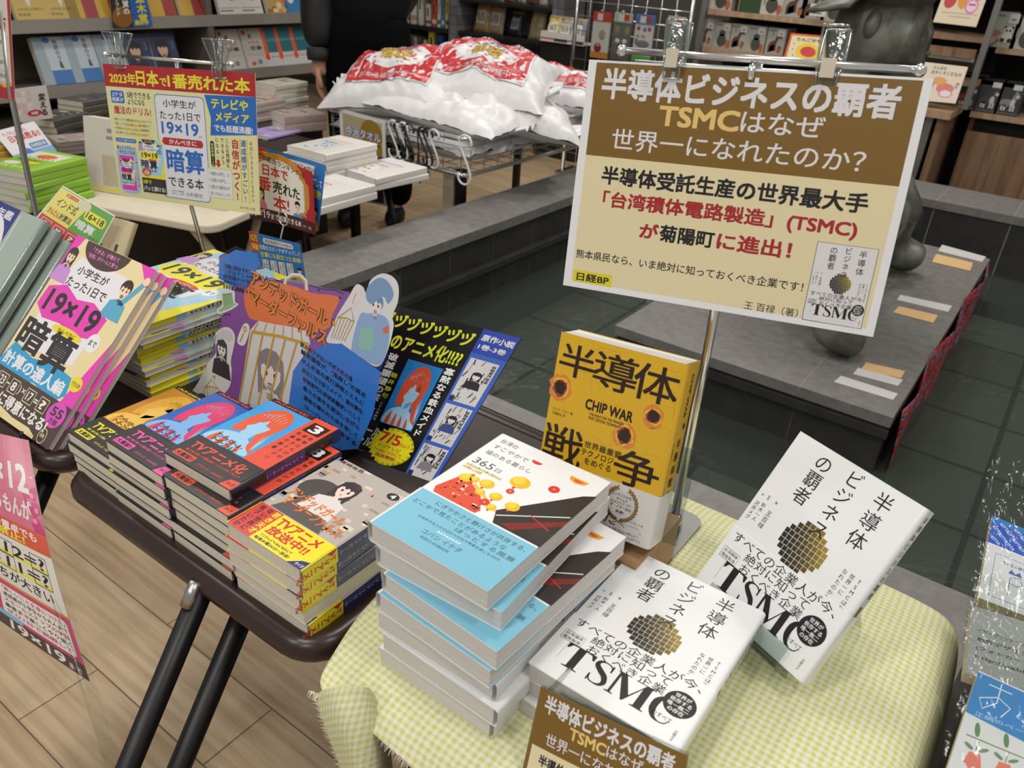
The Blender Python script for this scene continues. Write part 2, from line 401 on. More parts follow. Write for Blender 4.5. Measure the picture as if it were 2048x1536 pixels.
bp = N(nt, 'ShaderNodeBump', Strength=.3, Distance=.03); L.new(nz.outputs[0], bp.inputs['Height'])
tr = N(nt, 'ShaderNodeBsdfTransparent', Color=lin('#bcc4bc')); gl = N(nt, 'ShaderNodeBsdfGlossy', Roughness=.02); fr = N(nt, 'ShaderNodeFresnel', IOR=1.33); mx = N(nt, 'ShaderNodeMixShader')
L.new(bp.outputs[0], gl.inputs['Normal']); L.new(bp.outputs[0], fr.inputs['Normal']); L.new(fr.outputs[0], mx.inputs[0]); L.new(tr.outputs[0], mx.inputs[1]); L.new(gl.outputs[0], mx.inputs[2]); df = N(nt, 'ShaderNodeBsdfDiffuse', Color=lin('#7d867e')); m2 = N(nt, 'ShaderNodeMixShader'); m2.inputs[0].default_value = .16; L.new(mx.outputs[0], m2.inputs[1]); L.new(df.outputs[0], m2.inputs[2]); L.new(bp.outputs[0], df.inputs['Normal'])
L.new(m2.outputs[0], ns['Material Output'].inputs[0])
WATER = m
mb = MB(); mb.add([(LX, NY - .012, WZ), (1.6, NY - .012, WZ), (1.6, FY, WZ), (LX, FY, WZ)], [(0, 1, 2, 3)], WATER); struct('water', mb)
# stone plinth in the pool
BZ = .30
mb = MB(); mb.box((-.985, 1.985, BZ - .03), (-.18, 3.61, BZ), TOP); mb.box((-.975, 1.992, -.06), (-.187, 3.6, BZ - .03), FACE)
mb.box((-.985, 1.978, BZ - .062), (-.18, 1.992, BZ - .04), FACE)
for y in (2.2, 2.5, 2.8, 3.1, 3.4): mb.box((-.985, y - .0016, BZ - .02), (-.1795, y + .0016, BZ + .0006), GROUT)
for x in (-.42, -.70): mb.box((x - .0016, 1.9845, BZ - .02), (x + .0016, 3.6, BZ + .0006), GROUT); mb.box((x - .0016, 1.991, -.05), (x + .0016, 2.0, BZ - .03), GROUTD)
tag(mb.build('stone_plinth'), 'grey slate plinth standing in the pool under the bronze statue', 'plinth')
# hanging picture sheet along the plinth side: painted in red, blue and black streaks
m, nt, ns, L, b = nodemat('painted_red_blue_print')
t = N(nt, 'ShaderNodeTexCoord'); mp = N(nt, 'ShaderNodeMapping'); mp.inputs['Scale'].default_value = (1, 7, 9); nz = N(nt, 'ShaderNodeTexNoise', Scale=1.6, Detail=4.0, Distortion=1.5)
L.new(t.outputs['Object'], mp.inputs[0]); L.new(mp.outputs[0], nz.inputs[0])
L.new(ramp(nt, nz.outputs[0], [(0, '#171517'), (.36, '#5b7fa8'), (.41, '#b32a2e'), (.5, '#2a2426'), (.545, '#c0393a'), (.60, '#3f5f92'), (.66, '#8d7f7a')], 'CONSTANT'), b.inputs['Base Color']); b.inputs['Roughness'].default_value = .3
PRINT = m
mb = MB()
def hang(u, v):
    y = 2.02 + 1.54 * u; return V((-.168 + .012 * math.sin(u * 17 + v * 2), y, BZ + .012 - (.24 + .03 * math.sin(u * 9)) * v * (1.0 if u > .03 else .9)))
mb.grid(hang, 40, 6, PRINT); tag(mb.build('hanging_print', thick=.0012), 'red and blue painted print hanging along the plinth side', 'poster')
TAPE = M('#e0b984', .6); TAPEW = M('#d9d8d4', .35)
def strip(name, px, m, label, group, z=BZ + .0008):
    P = [on(u, v, 'z', z) for u, v in px]; mb = MB(); mb.hexa(P, [p + V((0, 0, .0012)) for p in P], m); tag(mb.build(name), label, 'tape', group)
for q, place in (([(1864, 524), (1940, 542), (1946, 526), (1872, 508)], 'farthest from the tables'), ([(1786, 625), (1866, 646), (1876, 631), (1798, 613)], 'in the middle of the plinth'), ([(1722, 739), (1802, 757), (1810, 743), (1732, 725)], 'nearest the tables')):
    strip('masking_tape', q, TAPE, 'tan tape strip on the plinth top, ' + place, 'tan tape strips holding the print')
for q, place in (([(1876, 502), (1964, 524), (1972, 514), (1884, 490)], 'beyond the farthest tan strip'), ([(1794, 600), (1896, 624), (1904, 612), (1800, 590)], 'between the far and the middle tan strips'), ([(1706, 748), (1796, 772), (1806, 760), (1716, 736)], 'just under the nearest tan strip'), ([(1668, 764), (1786, 800), (1796, 788), (1682, 752)], 'closest to the tables at the near edge')):
    strip('clear_tape', q, TAPEW, 'whitish tape strip on the plinth top, ' + place, 'whitish tape strips holding the print', BZ + .0002)
# ================================================================ bronze statue (seated, hat, long muzzle)
m, nt, ns, L, b = nodemat('weathered_bronze')
t = N(nt, 'ShaderNodeTexCoord'); nz = N(nt, 'ShaderNodeTexNoise', Scale=9.0, Detail=8.0); L.new(t.outputs['Object'], nz.inputs[0])
L.new(ramp(nt, nz.outputs[0], [(.3, '#38372d'), (.5, '#5c5d52'), (.68, '#80857a')]), b.inputs['Base Color']); b.inputs['Roughness'].default_value = .42; b.inputs['Metallic'].default_value = .15
bump(nt, b, nz.outputs[0], .35, .01); BRONZE = m
def skin(name, verts, edges, rad, mat, parent=None, sub=2, root=0):
    me = bpy.data.meshes.new(name); me.from_pydata(verts, edges, []); me.materials.append(mat)
    o = bpy.data.objects.new(name, me); C.objects.link(o)
    if parent: o.parent = parent
    o.modifiers.new('skin', 'SKIN').use_smooth_shade = True
    for i, r in enumerate(rad): me.skin_vertices[0].data[i].radius = (r, r) if not isinstance(r, tuple) else r
    me.skin_vertices[0].data[root].use_root = True
    q = o.modifiers.new('subdivision', 'SUBSURF'); q.levels = sub; q.render_levels = sub
    return o
st = thing('bronze_statue', 'dark bronze seated statue in a hat on the slate plinth', 'statue', Matrix.Translation((-.66, 2.75, BZ)))
vs = [(0, 0, .14), (0, 0, .35), (.0, 0, .56), (.03, 0, .74),
      (.0, -.2, .62), (.10, -.3, .40), (.24, -.33, .2), (.0, .2, .62), (.10, .3, .40), (.24, .33, .2),
      (.1, -.2, .12), (.2, -.45, .3), (.22, -.52, .07), (.32, -.47, .045), (.1, .2, .12), (.17, .36, .3), (.17, .4, .07), (.31, .42, .06)]
ed = [(0, 1), (1, 2), (2, 3), (2, 4), (4, 5), (5, 6), (2, 7), (7, 8), (8, 9), (0, 10), (10, 11), (11, 12), (12, 13), (0, 14), (14, 15), (15, 16), (16, 17)]
skin('body', vs, ed, [.17, .19, .18, .10, .10, .07, .05, .10, .07, .05, .11, .09, .06, .05, .11, .09, .075, .075], BRONZE, st)
mb = MB(); P = lambda u, v: on(u, v, 'y', 2.75) - V((-.66, 2.75, BZ))
hc = P(1762, 58); ax = V((1, .12, -.06)).normalized(); az = V((.1, 0, 1)).normalized(); ay = az.cross(ax)
HM = Matrix((ax, ay, az)).transposed().to_4x4()
def face(u, v):
    # head swept from the nape (u=0) to the muzzle (u=1)
    xs = [-.135, -.115, -.05, .03, .085, .12, .143, .15]; rt = [.02, .105, .15, .15, .132, .105, .078, .012]; zc = [0, 0, -.01, -.015, -.025, -.05, -.058, -.058]
    k = u * 7; i = min(int(k), 6); f = k - i; f = f * f * (3 - 2 * f)
    x = xs[i] + (xs[i + 1] - xs[i]) * f; r = rt[i] + (rt[i + 1] - rt[i]) * f; z = zc[i] + (zc[i + 1] - zc[i]) * f
    a = 2 * PI * v; rr = r * (1 + .05 * math.sin(3 * a + u * 8))
    brow = .02 * math.exp(-((u - .66) / .06) ** 2) * max(0, math.sin(a))
    eye = -.022 * math.exp(-((u - .74) / .05) ** 2) * math.exp(-((abs(math.cos(a)) - .75) / .25) ** 2) * (1 if math.sin(a) > 0 else 0)
    mouth = -.012 * math.exp(-((math.sin(a) + .45) / .10) ** 2) if u > .62 else 0
    rr += brow + eye + mouth
    return HM @ V((x, rr * .86 * math.cos(a), z + rr * math.sin(a))) + hc
mb.grid(lambda u, v: face(u, v), 48, 48, BRONZE)
mb.ell(hc + HM @ V((-.015, -.118, .015)), (.022, .022, .042), BRONZE, HM); mb.ell(hc + HM @ V((-.015, .118, .015)), (.022, .022, .042), BRONZE, HM)
mb.ell(hc + HM @ V((.095, -.062, .035)), (.018, .014, .014), BRONZE, HM); mb.ell(hc + HM @ V((.095, .062, .035)), (.018, .014, .014), BRONZE, HM)
mb.ell(hc + HM @ V((.142, -.02, -.045)), (.014, .014, .01), BRONZE, HM); mb.ell(hc + HM @ V((.142, .02, -.045)), (.014, .014, .01), BRONZE, HM)
mb.build('head', st)
mb = MB()
def brim(u, v):
    a = 2 * PI * u; r = .02 + .175 * v; return HM @ V((-.02 + r * 1.06 * math.cos(a), r * math.sin(a), .118 + .05 * (r * math.cos(a)) / .18 - .03 * v * v * (1.6 if math.cos(a) < -.3 else .3))) + hc
mb.grid(brim, 40, 8, BRONZE); mb.ell(hc + HM @ V((-.01, 0, .125)), (.13, .125, .10), BRONZE, HM)
mb.build('hat', st, thick=.008)
# ================================================================ folding tray tables
def tabletop():
    m, nt, ns, L, b = nodemat('dark_brown_laminate'); t = N(nt, 'ShaderNodeTexCoord'); mp = N(nt, 'ShaderNodeMapping'); mp.inputs['Scale'].default_value = (4, 60, 4)
    nz = N(nt, 'ShaderNodeTexNoise', Scale=2.0, Detail=4.0); L.new(t.outputs['Object'], mp.inputs[0]); L.new(mp.outputs[0], nz.inputs[0])
    L.new(ramp(nt, nz.outputs[0], [(.3, '#271c19'), (.7, '#33241f')]), b.inputs['Base Color']); b.inputs['Roughness'].default_value = .38; return m
LAM = tabletop(); VINYL = M('#30201c', .3); BLK = M('#121110', .4); GREYP = M('#8e8983', .4, .2)
def rloop(x0, y0, x1, y1, r, z, n=6):
    p = []
    for cx, cy, a0 in ((x1 - r, y1 - r, 0), (x0 + r, y1 - r, 90), (x0 + r, y0 + r, 180), (x1 - r, y0 + r, 270)):
        p += [(cx + r * math.cos(math.radians(a0 + 90 * k / n)), cy + r * math.sin(math.radians(a0 + 90 * k / n)), z) for k in range(n + 1)]
    return p
def tray(x0, y0, x1, y1, z, legs, label, name='tray_table', edge=True):
    cx, cy = (x0 + x1) / 2, (y0 + y1) / 2
    root = thing(name, label, 'table', Matrix.Translation((cx, cy, 0)))
    lo = lambda p: [V(q) - V((cx, cy, 0)) for q in p]
    mb = MB(); mb.prism([(p[0] - cx, p[1] - cy) for p in rloop(x0 + .008, y0 + .008, x1 - .008, y1 - .008, .03, 0)], z - .022, z, LAM); mb.build('tabletop', root)
    if edge:
        mb = MB(); mb.tube(lo(rloop(x0 + .008, y0 + .008, x1 - .008, y1 - .008, .032, z - .011)), .0155, VINYL, 10, True); mb.build('edge_trim', root)
    for a, b_, m in legs:
        mb = MB(); mb.tube(lo([a, V(a).lerp(V(b_), .5), b_]), .0125, m, 12); lg = mb.build('leg', root)
        mb = MB(); d = (V(b_) - V(a)).normalized(); mb.tube(lo([V(b_) - d * .03, V(b_)]), 0.0082, BLK, 12); mb.build('foot_cap', lg)
    return root
t1 = tray(-1.365, .335, -.892, .80, .70, [((-.94, .37, .69), (-.94, -.10, .02), BLK), ((-.94, .76, .69), (-.94, .92, .02), BLK), ((-1.26, .37, .69), (-1.26, -.10, .02), BLK)], 'dark brown tray table under the pink math books')
t2 = tray(-.868, .335, -.428, .80, .6955, [((-.6, .345, .69), (-.6, -.115, .02), BLK), ((-.575, .40, .69), (-.575, -.06, .02), BLK), ((-.6, .76, .69), (-.6, .95, .02), BLK)], 'dark brown tray table under the small paperback piles')
t3 = tray(-.404, .350, .036, .782, .690, [((-.296, .36, .685), (-.296, -.10, .02), BLK), ((-.277, .395, .685), (-.277, .10, .02), GREYP), ((-.2, .76, .685), (-.2, .95, .02), BLK), ((-.02, .36, .685), (-.02, .1, .02), BLK)], 'tray table hidden under the yellow gingham cloth')
mb = MB(); mb.tube([V((-.6, .338, .70)) - V((-.648, .5675, 0)) + (V((0, -.46, -.67)).normalized() * k) for k in (.012, .04)], .0074, STEEL, 12); mb.build('leg_sleeve', t2)
# ---- cloth
m, nt, ns, L, b = nodemat('yellow_gingham_weave')
t = N(nt, 'ShaderNodeTexCoord'); sp = N(nt, 'ShaderNodeSeparateXYZ'); nz = N(nt, 'ShaderNodeTexNoise', Scale=60.0, Detail=2.0); mxv = N(nt, 'ShaderNodeMix', data_type='RGBA'); mxv.inputs[0].default_value = .0035
L.new(t.outputs['UV'], mxv.inputs[6]); L.new(nz.outputs[1], mxv.inputs[7]); L.new(mxv.outputs[2], sp.inputs[0])
def stripe(out, k):
    a = N(nt, 'ShaderNodeMath', operation='MULTIPLY'); a.inputs[1].default_value = k; L.new(out, a.inputs[0])
    s_ = N(nt, 'ShaderNodeMath', operation='SINE'); L.new(a.outputs[0], s_.inputs[0])
    r_ = N(nt, 'ShaderNodeMapRange'); r_.inputs['From Min'].default_value = -.35; r_.inputs['From Max'].default_value = .35; L.new(s_.outputs[0], r_.inputs[0]); return r_.outputs[0]
ad = N(nt, 'ShaderNodeMath', operation='ADD'); L.new(stripe(sp.outputs[0], 2 * PI / .0072), ad.inputs[0]); L.new(stripe(sp.outputs[1], 2 * PI / .0066), ad.inputs[1])
hf = N(nt, 'ShaderNodeMath', operation='MULTIPLY'); hf.inputs[1].default_value = .5; L.new(ad.outputs[0], hf.inputs[0])
wv = N(nt, 'ShaderNodeTexNoise', Scale=900.0, Detail=2.0); L.new(t.outputs['UV'], wv.inputs[0])
L.new(ramp(nt, hf.outputs[0], [(0, '#e2e0d6'), (.5, '#d9d8a8'), (1, '#c9cb80')]), b.inputs['Base Color']); b.inputs['Roughness'].default_value = .9; b.inputs['Specular IOR Level'].default_value = .1
bump(nt, b, wv.outputs[0], .5, .0008); GING = m
def cloth(name, rows, mat, parent=None, sub=4):
    nr, nc = len(rows), len(rows[0]); me = bpy.data.meshes.new(name)
    me.from_pydata([p[:3] for r in rows for p in r], [], [(j * nc + i, j * nc + i + 1, (j + 1) * nc + i + 1, (j + 1) * nc + i) for j in range(nr - 1) for i in range(nc - 1)])
    uv = me.uv_layers.new(name='weave')
    # lengths along the weave
    vv = [[0] * nc for _ in range(nr)]; uu = [[0] * nc for _ in range(nr)]
    for j in range(nr):
        for i in range(nc):
            uu[j][i] = uu[j][i - 1] + (V(rows[j][i][:3]) - V(rows[j][i - 1][:3])).length if i else rows[j][0][0]
            vv[j][i] = vv[j - 1][i] + (V(rows[j][i][:3]) - V(rows[j - 1][i][:3])).length if j else 0
    for pl in me.polygons:
        for li in pl.loop_indices:
            k = me.loops[li].vertex_index; uv.data[li].uv = (uu[k // nc][k % nc], vv[k // nc][k % nc])
    me.materials.append(mat); me.polygons.foreach_set('use_smooth', [True] * len(me.polygons))
    o = bpy.data.objects.new(name, me); C.objects.link(o)
    if parent: o.parent = parent
    q = o.modifiers.new('drape', 'SUBSURF'); q.levels = sub; q.render_levels = sub
    q = o.modifiers.new('thickness', 'SOLIDIFY'); q.thickness = .0008
    return o
Z0 = .7008
tip = on(620, 1381, 'y', .312)
top_rows = [
 [(-.452, .815, Z0 - .03), (-.36, .818, Z0 - .03), (-.25, .818, Z0 - .03), (-.1, .818, Z0 - .03), (.03, .818, Z0 - .03), (.06, .815, Z0 - .045), (.074, .80, Z0 - .15)],
 [(-.45, .80, Z0), (-.36, .802, Z0), (-.25, .802, Z0), (-.1, .802, Z0), (.035, .802, Z0), (.064, .80, Z0 - .02), (.076, .79, Z0 - .15)],
 [(-.447, .65, Z0), (-.36, .65, Z0), (-.25, .65, Z0), (-.1, .65, Z0), (.04, .65, Z0), (.066, .65, Z0 - .02), (.078, .65, Z0 - .16)],
 [(-.441, .45, Z0), (-.36, .45, Z0), (-.25, .45, Z0), (-.1, .45, Z0), (.04, .45, Z0), (.066, .45, Z0 - .02), (.078, .45, Z0 - .16)],
 [(-.428, .385, Z0 + .001), (-.36, .375, Z0), (-.25, .37, Z0), (-.1, .37, Z0), (.04, .37, Z0), (.066, .37, Z0 - .02), (.078, .37, Z0 - .16)],
 [(-.413, .345, Z0 - .002), (-.36, .338, Z0 - .0), (-.25, .334, Z0 - .001), (-.1, .334, Z0), (.04, .334, Z0), (.066, .334, Z0 - .02), (.078, .33, Z0 - .16)],
 [tuple(tip), (-.352, .318, Z0 - .010), (-.25, .316, Z0 - .03), (-.1, .316, Z0 - .03), (.04, .316, Z0 - .03), (.066, .316, Z0 - .05), (.078, .31, Z0 - .18)]]
cl = cloth('tablecloth', top_rows, GING)
tag(cl, 'yellow and white gingham cloth with a frayed hem under the white books', 'tablecloth')
A_, B_ = on(628, 1384, 'y', .316), on(735, 1372, 'y', .322)
Q = lambda u, v, y: tuple(on(u, v, 'y', y))
fl = [[tuple(A_), Q(660, 1376, .312), Q(700, 1370, .318), tuple(B_), Q(750, 1392, .345)],
      [Q(645, 1440, .306), Q(675, 1440, .298), Q(712, 1440, .306), Q(756, 1445, .322), Q(772, 1440, .35)],
      [Q(672, 1510, .306), Q(700, 1512, .296), Q(732, 1515, .306), Q(770, 1510, .32), Q(780, 1500, .35)],
      [Q(708, 1600, .306), Q(735, 1605, .296), Q(760, 1610, .305), Q(775, 1600, .32), Q(790, 1590, .35)]]
cloth('hanging_corner', fl, GING, cl)
mb = MB(); FR = M('#ded9c4', .9); rnd = random.Random(3)
def fringe(pts, d0):
    for a, b_ in zip(pts, pts[1:]):
        a, b_ = V(a), V(b_); n = max(2, int((b_ - a).length / .0016))
        for k in range(n):
            p = a.lerp(b_, k / n); d = V(d0) + V((rnd.uniform(-.35, .35), rnd.uniform(-.3, .3), rnd.uniform(-.3, .3))); q = p + d.normalized() * rnd.uniform(.005, .009)
            s = (b_ - a).normalized() * .0006; mb.add([p - s, p + s, q], [(0, 1, 2)], FR)
def subd(row):
    return row
hem = [V(p) for p in top_rows[-1]]
hem = [hem[0], hem[0].lerp(hem[1], .5) + V((0, .0045, .0005)), hem[1] + V((.002, .003, .0)), hem[1].lerp(hem[2], .4) + V((0, .002, -.002)), hem[2] + V((0, .001, .0)), hem[3], hem[4] + V((-.01, .001, 0))]
fringe(hem, (0, -.6, -.8)); fringe([fl[j][0] for j in range(4)], (-1, 0, -.3))
tag(mb.build('fringe', cl), kind='stuff')
# ================================================================ printed designs for the white books
K = '#1b1a1b'
def serif_tsmc(a, x, y, w, h, c, l=4):
    """T S M C in thick-and-thin roman letters inside a box"""
    def P(x0, pts): a.poly([(x + (x0 + px) * w, y + py * h) for px, py in pts], c, l)
    P(0, [(0, 1), (.26, 1), (.26, .76), (.245, .76), (.22, .94), (.165, .955), (.165, .06), (.2, .03), (.2, 0), (.06, 0), (.06, .03), (.095, .06), (.095, .955), (.04, .94), (.015, .76), (0, .76)])
    P(.47, [(0, 1), (.075, 1), (.17, .3), (.255, 1), (.33, 1), (.33, .97), (.305, .94), (.305, .06), (.33, .03), (.33, 0), (.215, 0), (.215, .03), (.24, .06), (.24, .80), (.15, 0), (.135, 0), (.038, .84), (.038, .06), (.065, .03), (.065, 0), (-.012, 0), (-.012, .03), (.016, .06), (.016, .94), (0, .97)])
    def brush(x0, pts, ws):
        out = []
        for i in range(len(pts) - 1):
            p0 = pts[max(i - 1, 0)]; p1, p2 = pts[i], pts[i + 1]; p3 = pts[min(i + 2, len(pts) - 1)]
            for k in range(5):
                t = k / 5; q = [.5 * (2 * p1[j] + (p2[j] - p0[j]) * t + (2 * p0[j] - 5 * p1[j] + 4 * p2[j] - p3[j]) * t * t + (3 * p1[j] - p0[j] - 3 * p2[j] + p3[j]) * t ** 3) for j in (0, 1)]
                out.append((q, ws[i] + (ws[i + 1] - ws[i]) * t))
        out.append((pts[-1], ws[-1]))
        a.line([(x + (x0 + q[0]) * w, y + q[1] * h) for q, _ in out], [ww * h for _, ww in out], c, l)
    brush(.29, [(.135, .78), (.12, .93), (.07, .99), (.02, .93), (.01, .75), (.06, .58), (.11, .44), (.135, .22), (.115, .06), (.065, .01), (.02, .06), (0, .26)], [.02, .05, .04, .1, .17, .2, .2, .17, .1, .04, .05, .02])
    P(.29, [(.128, 1), (.142, 1), (.142, .7), (.128, .7)]); P(.29, [(-.006, 0), (.008, 0), (.008, .3), (-.006, .3)])
    brush(.83, [(.165, .74), (.15, .93), (.1, .99), (.045, .9), (.015, .68), (.015, .35), (.045, .1), (.1, .01), (.15, .06), (.172, .24)], [.03, .05, .04, .14, .22, .22, .14, .04, .04, .02])
    P(.83, [(.158, 1), (.172, 1), (.172, .68), (.158, .68)])
def wafer(a, cx, cy, cell, l=3):
    rows = [3, 5, 7, 9, 9, 9, 9, 7, 5][:9]
    rows = [4, 6, 8, 9, 9, 9, 8, 6, 4]
    for j, n in enumerate(rows):
        for i in range(n):
            x = cx + (i - n / 2) * cell; y = cy + (4 - j) * cell
            u = (x - cx) / (9 * cell) + .5; v = .5 + (y - cy) / (9 * cell)
            t = max(0, min(1, u * .95 + v * .45 - .3))
            stops = [(42, 36, 28), (74, 61, 24), (128, 108, 26), (190, 166, 52)]
            k = min(2.999, t * 3); q = int(k); f = k - q
            col = '#%02x%02x%02x' % tuple(int(round((stops[q][z] + (stops[q + 1][z] - stops[q][z]) * f) / 6) * 6) for z in range(3))
            a.rect(x + .22, y - cell / 2 + .22, x + cell - .22, y + cell / 2 - .22, col, l)
def white_cover():
    a = Art(.3)
    a.vtext('半導体', 104, 181, 18.5, K, .0, pitch=20.2); a.vtext('ビジネス', 71, 184, 17.5, K, .0, pitch=18.6); a.vtext('の覇者', 38.5, 181.5, 18, K, .0, pitch=18.2)
    wafer(a, 68, 97, 5.3)
    a.vtext('王百禄', 22, 107, 6.2, K, pitch=7); a.vtext('鈴木一人', 12.5, 110, 5, K, pitch=5.3); a.vtext('沢井メグ', 5.5, 108, 5, K, pitch=5.3)
    a.vtext('著', 22, 118, 3, K); a.vtext('監修', 12.5, 119, 2.6, K); a.vtext('訳', 5.5, 117, 2.6, K)
    a.vtext('TSMCはなぜ', 127, 105, 5.2, K, pitch=5.7); a.vtext('世界一に', 119.5, 105, 5.2, K, pitch=5.7); a.vtext('なれたのか？', 112, 105, 5.2, K, pitch=5.7)
    return a
def white_band():
    a = Art(.3)
    a.text('すべての企業人が今、', 6, 62, 128, 72.5, K); a.text('絶対に知って', 28, 52, 104, 62, K); a.text('おくべき企業', 30, 41, 104, 51, K)
    serif_tsmc(a, 15, 16, 104, 26, K)
    a.ell(119, 42, 13.6, 13.6, K, 5)
    for t, y in (('世界が', 47.6), ('依存する', 42.2), ('唯一無二', 36.8), ('の存在', 31.6)):
        n = len(t) * 2.35; a.text(t, 119 - n, y, 119 + n, y + 4.6, '#e8e8e8', .012, 7)
    a.frame(4, 42, 24, 53, .5, '#5a5858'); a.text('台湾積体', 5.5, 48.2, 22.5, 51.8, K); a.text('電路製造', 5.5, 43.2, 22.5, 46.8, K)
    a.line([(14, 42), (14, 20)], .3, '#777'.replace('777', '777777')); a.text('のすべて', 104, 20.5, 121, 25, K); a.vtext('日経ＢＰ', 128, 18, 3, K)
    return a
WC = white_cover(); WB = white_band()
def spine_white():
    a = Art(.3); a.vtext('半導体ビジネスの覇者', 9.5, 182, 7.6, K, pitch=9.0)
    for j in range(5):
        for i in range(3): a.rect(6 + i * 2.3, 74 + j * 2.3, 8 + i * 2.3, 76 + j * 2.3, ('#2b2419', '#7a6820', '#b59d3c')[i], 3)
    a.vtext('TSMCのすべて', 9.5, 68, 4, K, pitch=4.4, l=5); return a
TG = 'white hardcovers with the gold wafer disc'
def white_book(label, mtx): return book('hardcover_book', .134, .188, .019, WC, '#e9ebeb', PAGEW, label, 'book', mtx, TG, spine_white(), (.0745, WB, None, '#eceeee'), gloss=.22)
b0 = white_book('white gold-disc book lying face up, topmost of the short pile', flat(-.240, .409, .700 + .038, 0))
dup(b0, 'white gold-disc book in the middle of the short white pile', flat(-.246, .411, .719, -1.2))
dup(b0, 'white gold-disc book at the bottom of the short white pile', flat(-.252, .404, .700, -2.0))
uex, uey = V((.928, -.371, -.007)), V((.218, .53, .819))
# the leaning copy sits on its acrylic stand, turned to the right and tipped back
UM = frame((-.180, .616, .7305), uex, uey)
UB = dup(b0, 'white gold-disc book leaning on a clear acrylic stand', UM @ Matrix.Translation((0, 0, -.019)))
es = thing('book_stand', 'clear acrylic stand holding up the leaning white book', 'stand', UM)
mb = MB(); mb.box((.03, -.004, -.0225), (.105, .13, -.0195), ACRYL); mb.build('back_plate', es)
mb = MB(); mb.box((.02, -.004, -.0225), (.115, -.0012, .008), ACRYL); mb.box((.02, -.004, .008), (.115, .018, .0105), ACRYL); mb.build('front_lip', es)
mb = MB(); iw = UM.inverted()
A1, A2 = V((.03, .12, -.0225)), V((.105, .12, -.0225)); g1, g2 = UM @ A1, UM @ A2
f1, f2 = iw @ V((g1.x + .02, g1.y + .04, .7035)), iw @ V((g2.x + .02, g2.y + .04, .7035)); nn = V((0, .0026, 0))
mb.hexa([A1, A2, f2, f1], [A1 + nn, A2 + nn, f2 + nn, f1 + nn], ACRYL); mb.build('rear_leg', es)
mb = MB(); p1, p2 = V((.02, -.004, -.02)), V((.115, -.004, -.02)); w1, w2 = UM @ p1, UM @ p2
q1, q2 = iw @ V((w1.x, w1.y, .7035)), iw @ V((w2.x, w2.y, .7035)); nz = V((0, 0, -.0026)); mb.hexa([p1, p2, q2, q1], [p1 + nz, p2 + nz, q2 + nz, q1 + nz], ACRYL); mb.build('base_plate', es)
# ---------------------------------------------------------------- white book with pale blue band (365)
def lantern_cover():
    a = Art(.35); g = '#8b8d8f'
    a.text('台湾の', 6, 173, 26, 180.5, '#6d7072'); a.text('すこやかで', 6, 161, 47, 168, '#6d7072'); a.text('福のある暮らし', 6, 148, 60, 155, '#6d7072'); a.text('365', 6, 128, 29, 138, '#55585a'); a.text('日', 32, 129, 38, 135, '#6d7072')
    a.rect(4, 121, 46, 123, '#e7c94a', 1); a.rect(4, 116, 26, 118, '#e7c94a', 1); a.text('お茶やお粥と行事に囲まれた', 5, 122, 46, 125, g); a.text('台湾暮らしの知恵', 5, 117, 26, 120, g)
    # red eaves, roof and hanging lamps
    a.poly([(6, 76), (14, 106), (22, 114), (30, 100), (48, 90), (60, 74), (58, 68), (10, 68)], '#d9502f', 1)
    a.poly([(30, 104), (70, 84), (72, 80), (32, 99)], '#eebb48', 2); a.poly([(128, 160), (118, 152), (70, 84), (78, 68), (128, 68)], '#2c2523', 1); a.line([(126, 118), (74, 78)], 1.2, '#e8e6e2', 2)
    a.poly([(84, 72), (128, 112), (128, 104), (96, 70)], '#7a1f1a', 2); a.line([(96, 98), (122, 90)], 1, '#c63a26', 3)
    rr = random.Random(5)
    for k in range(46):
        x, y = rr.uniform(10, 56), rr.uniform(69, 104 - .4 * abs(20)); y = min(y, 74 + max(0, 30 - abs(x - 20))); w_ = rr.uniform(1, 5); a.rect(x, y, x + w_, y + rr.uniform(.8, 3.2), rr.choice(['#b83a24', '#e8683c', '#7a1f1a', '#f0b9a9', '#d8476d', '#e9d9c4', '#c63a26', '#f0c24a']), 2 + k % 2)
    for x, y, r in ((62, 131, 10), (40, 109, 7.5), (43, 95, 5), (58, 99, 6.3), (19, 104, 7), (27, 107, 5), (78, 97, 7), (64, 84, 5)):
        a.ell(x, y, r, r * .92, '#e8b818', 3); a.ell(x - r * .25, y + r * .2, r * .6, r * .62, '#f3cf3a', 4); a.rect(x - 1.2, y - r * 1.25, x + 1.2, y - r * .9, '#c63a26', 3)
    for x, y, r in ((63, 114, 4), (92, 143, 5.5), (55, 86, 5)): a.ell(x, y, r, r, '#d8352b', 3); a.ell(x, y, 1, 1, '#f0c24a', 4)
    for x, y, k in ((55, 168, 1.0), (102, 169, 1.7)):
        a.poly([(x - 6 * k, y + 2 * k), (x + 6 * k, y + 2 * k), (x + 4.6 * k, y - 1.6 * k), (x, y - 3 * k), (x - 4.6 * k, y - 1.6 * k)], '#d8352b' if k < 1.2 else '#e9a02c', 3)
        if k > 1.2: a.poly([(x - 5, y + 1), (x + 6, y + 1), (x + 3, y - 2.5), (x - 3, y - 2.5)], '#d8502f', 4)
    return a
def lantern_band():
    a = Art(.4); c = '#466b76'
    a.text('にぎやかさと静けさが共存する、', 24, 54, 122, 60, c); a.text('どこかで見たことがあるような', 6, 45, 108, 51, c); a.text('ほっとする風景', 60, 37.5, 122, 43, c); a.text('日本好きな人のそばから文化や季節を感じる365日', 24, 32, 112, 35.2, c)
    a.text('コバシ イケ子', 40, 18, 82, 24, c); a.text('IKEKO KOBASHI', 44, 12.5, 74, 15.5, c)
    for k in range(8): a.poly([(50 + k * 3.2, 27), (53.2 + k * 3.2, 27), (51.6 + k * 3.2, 29.4)], '#dfeef1', 3)
    return a
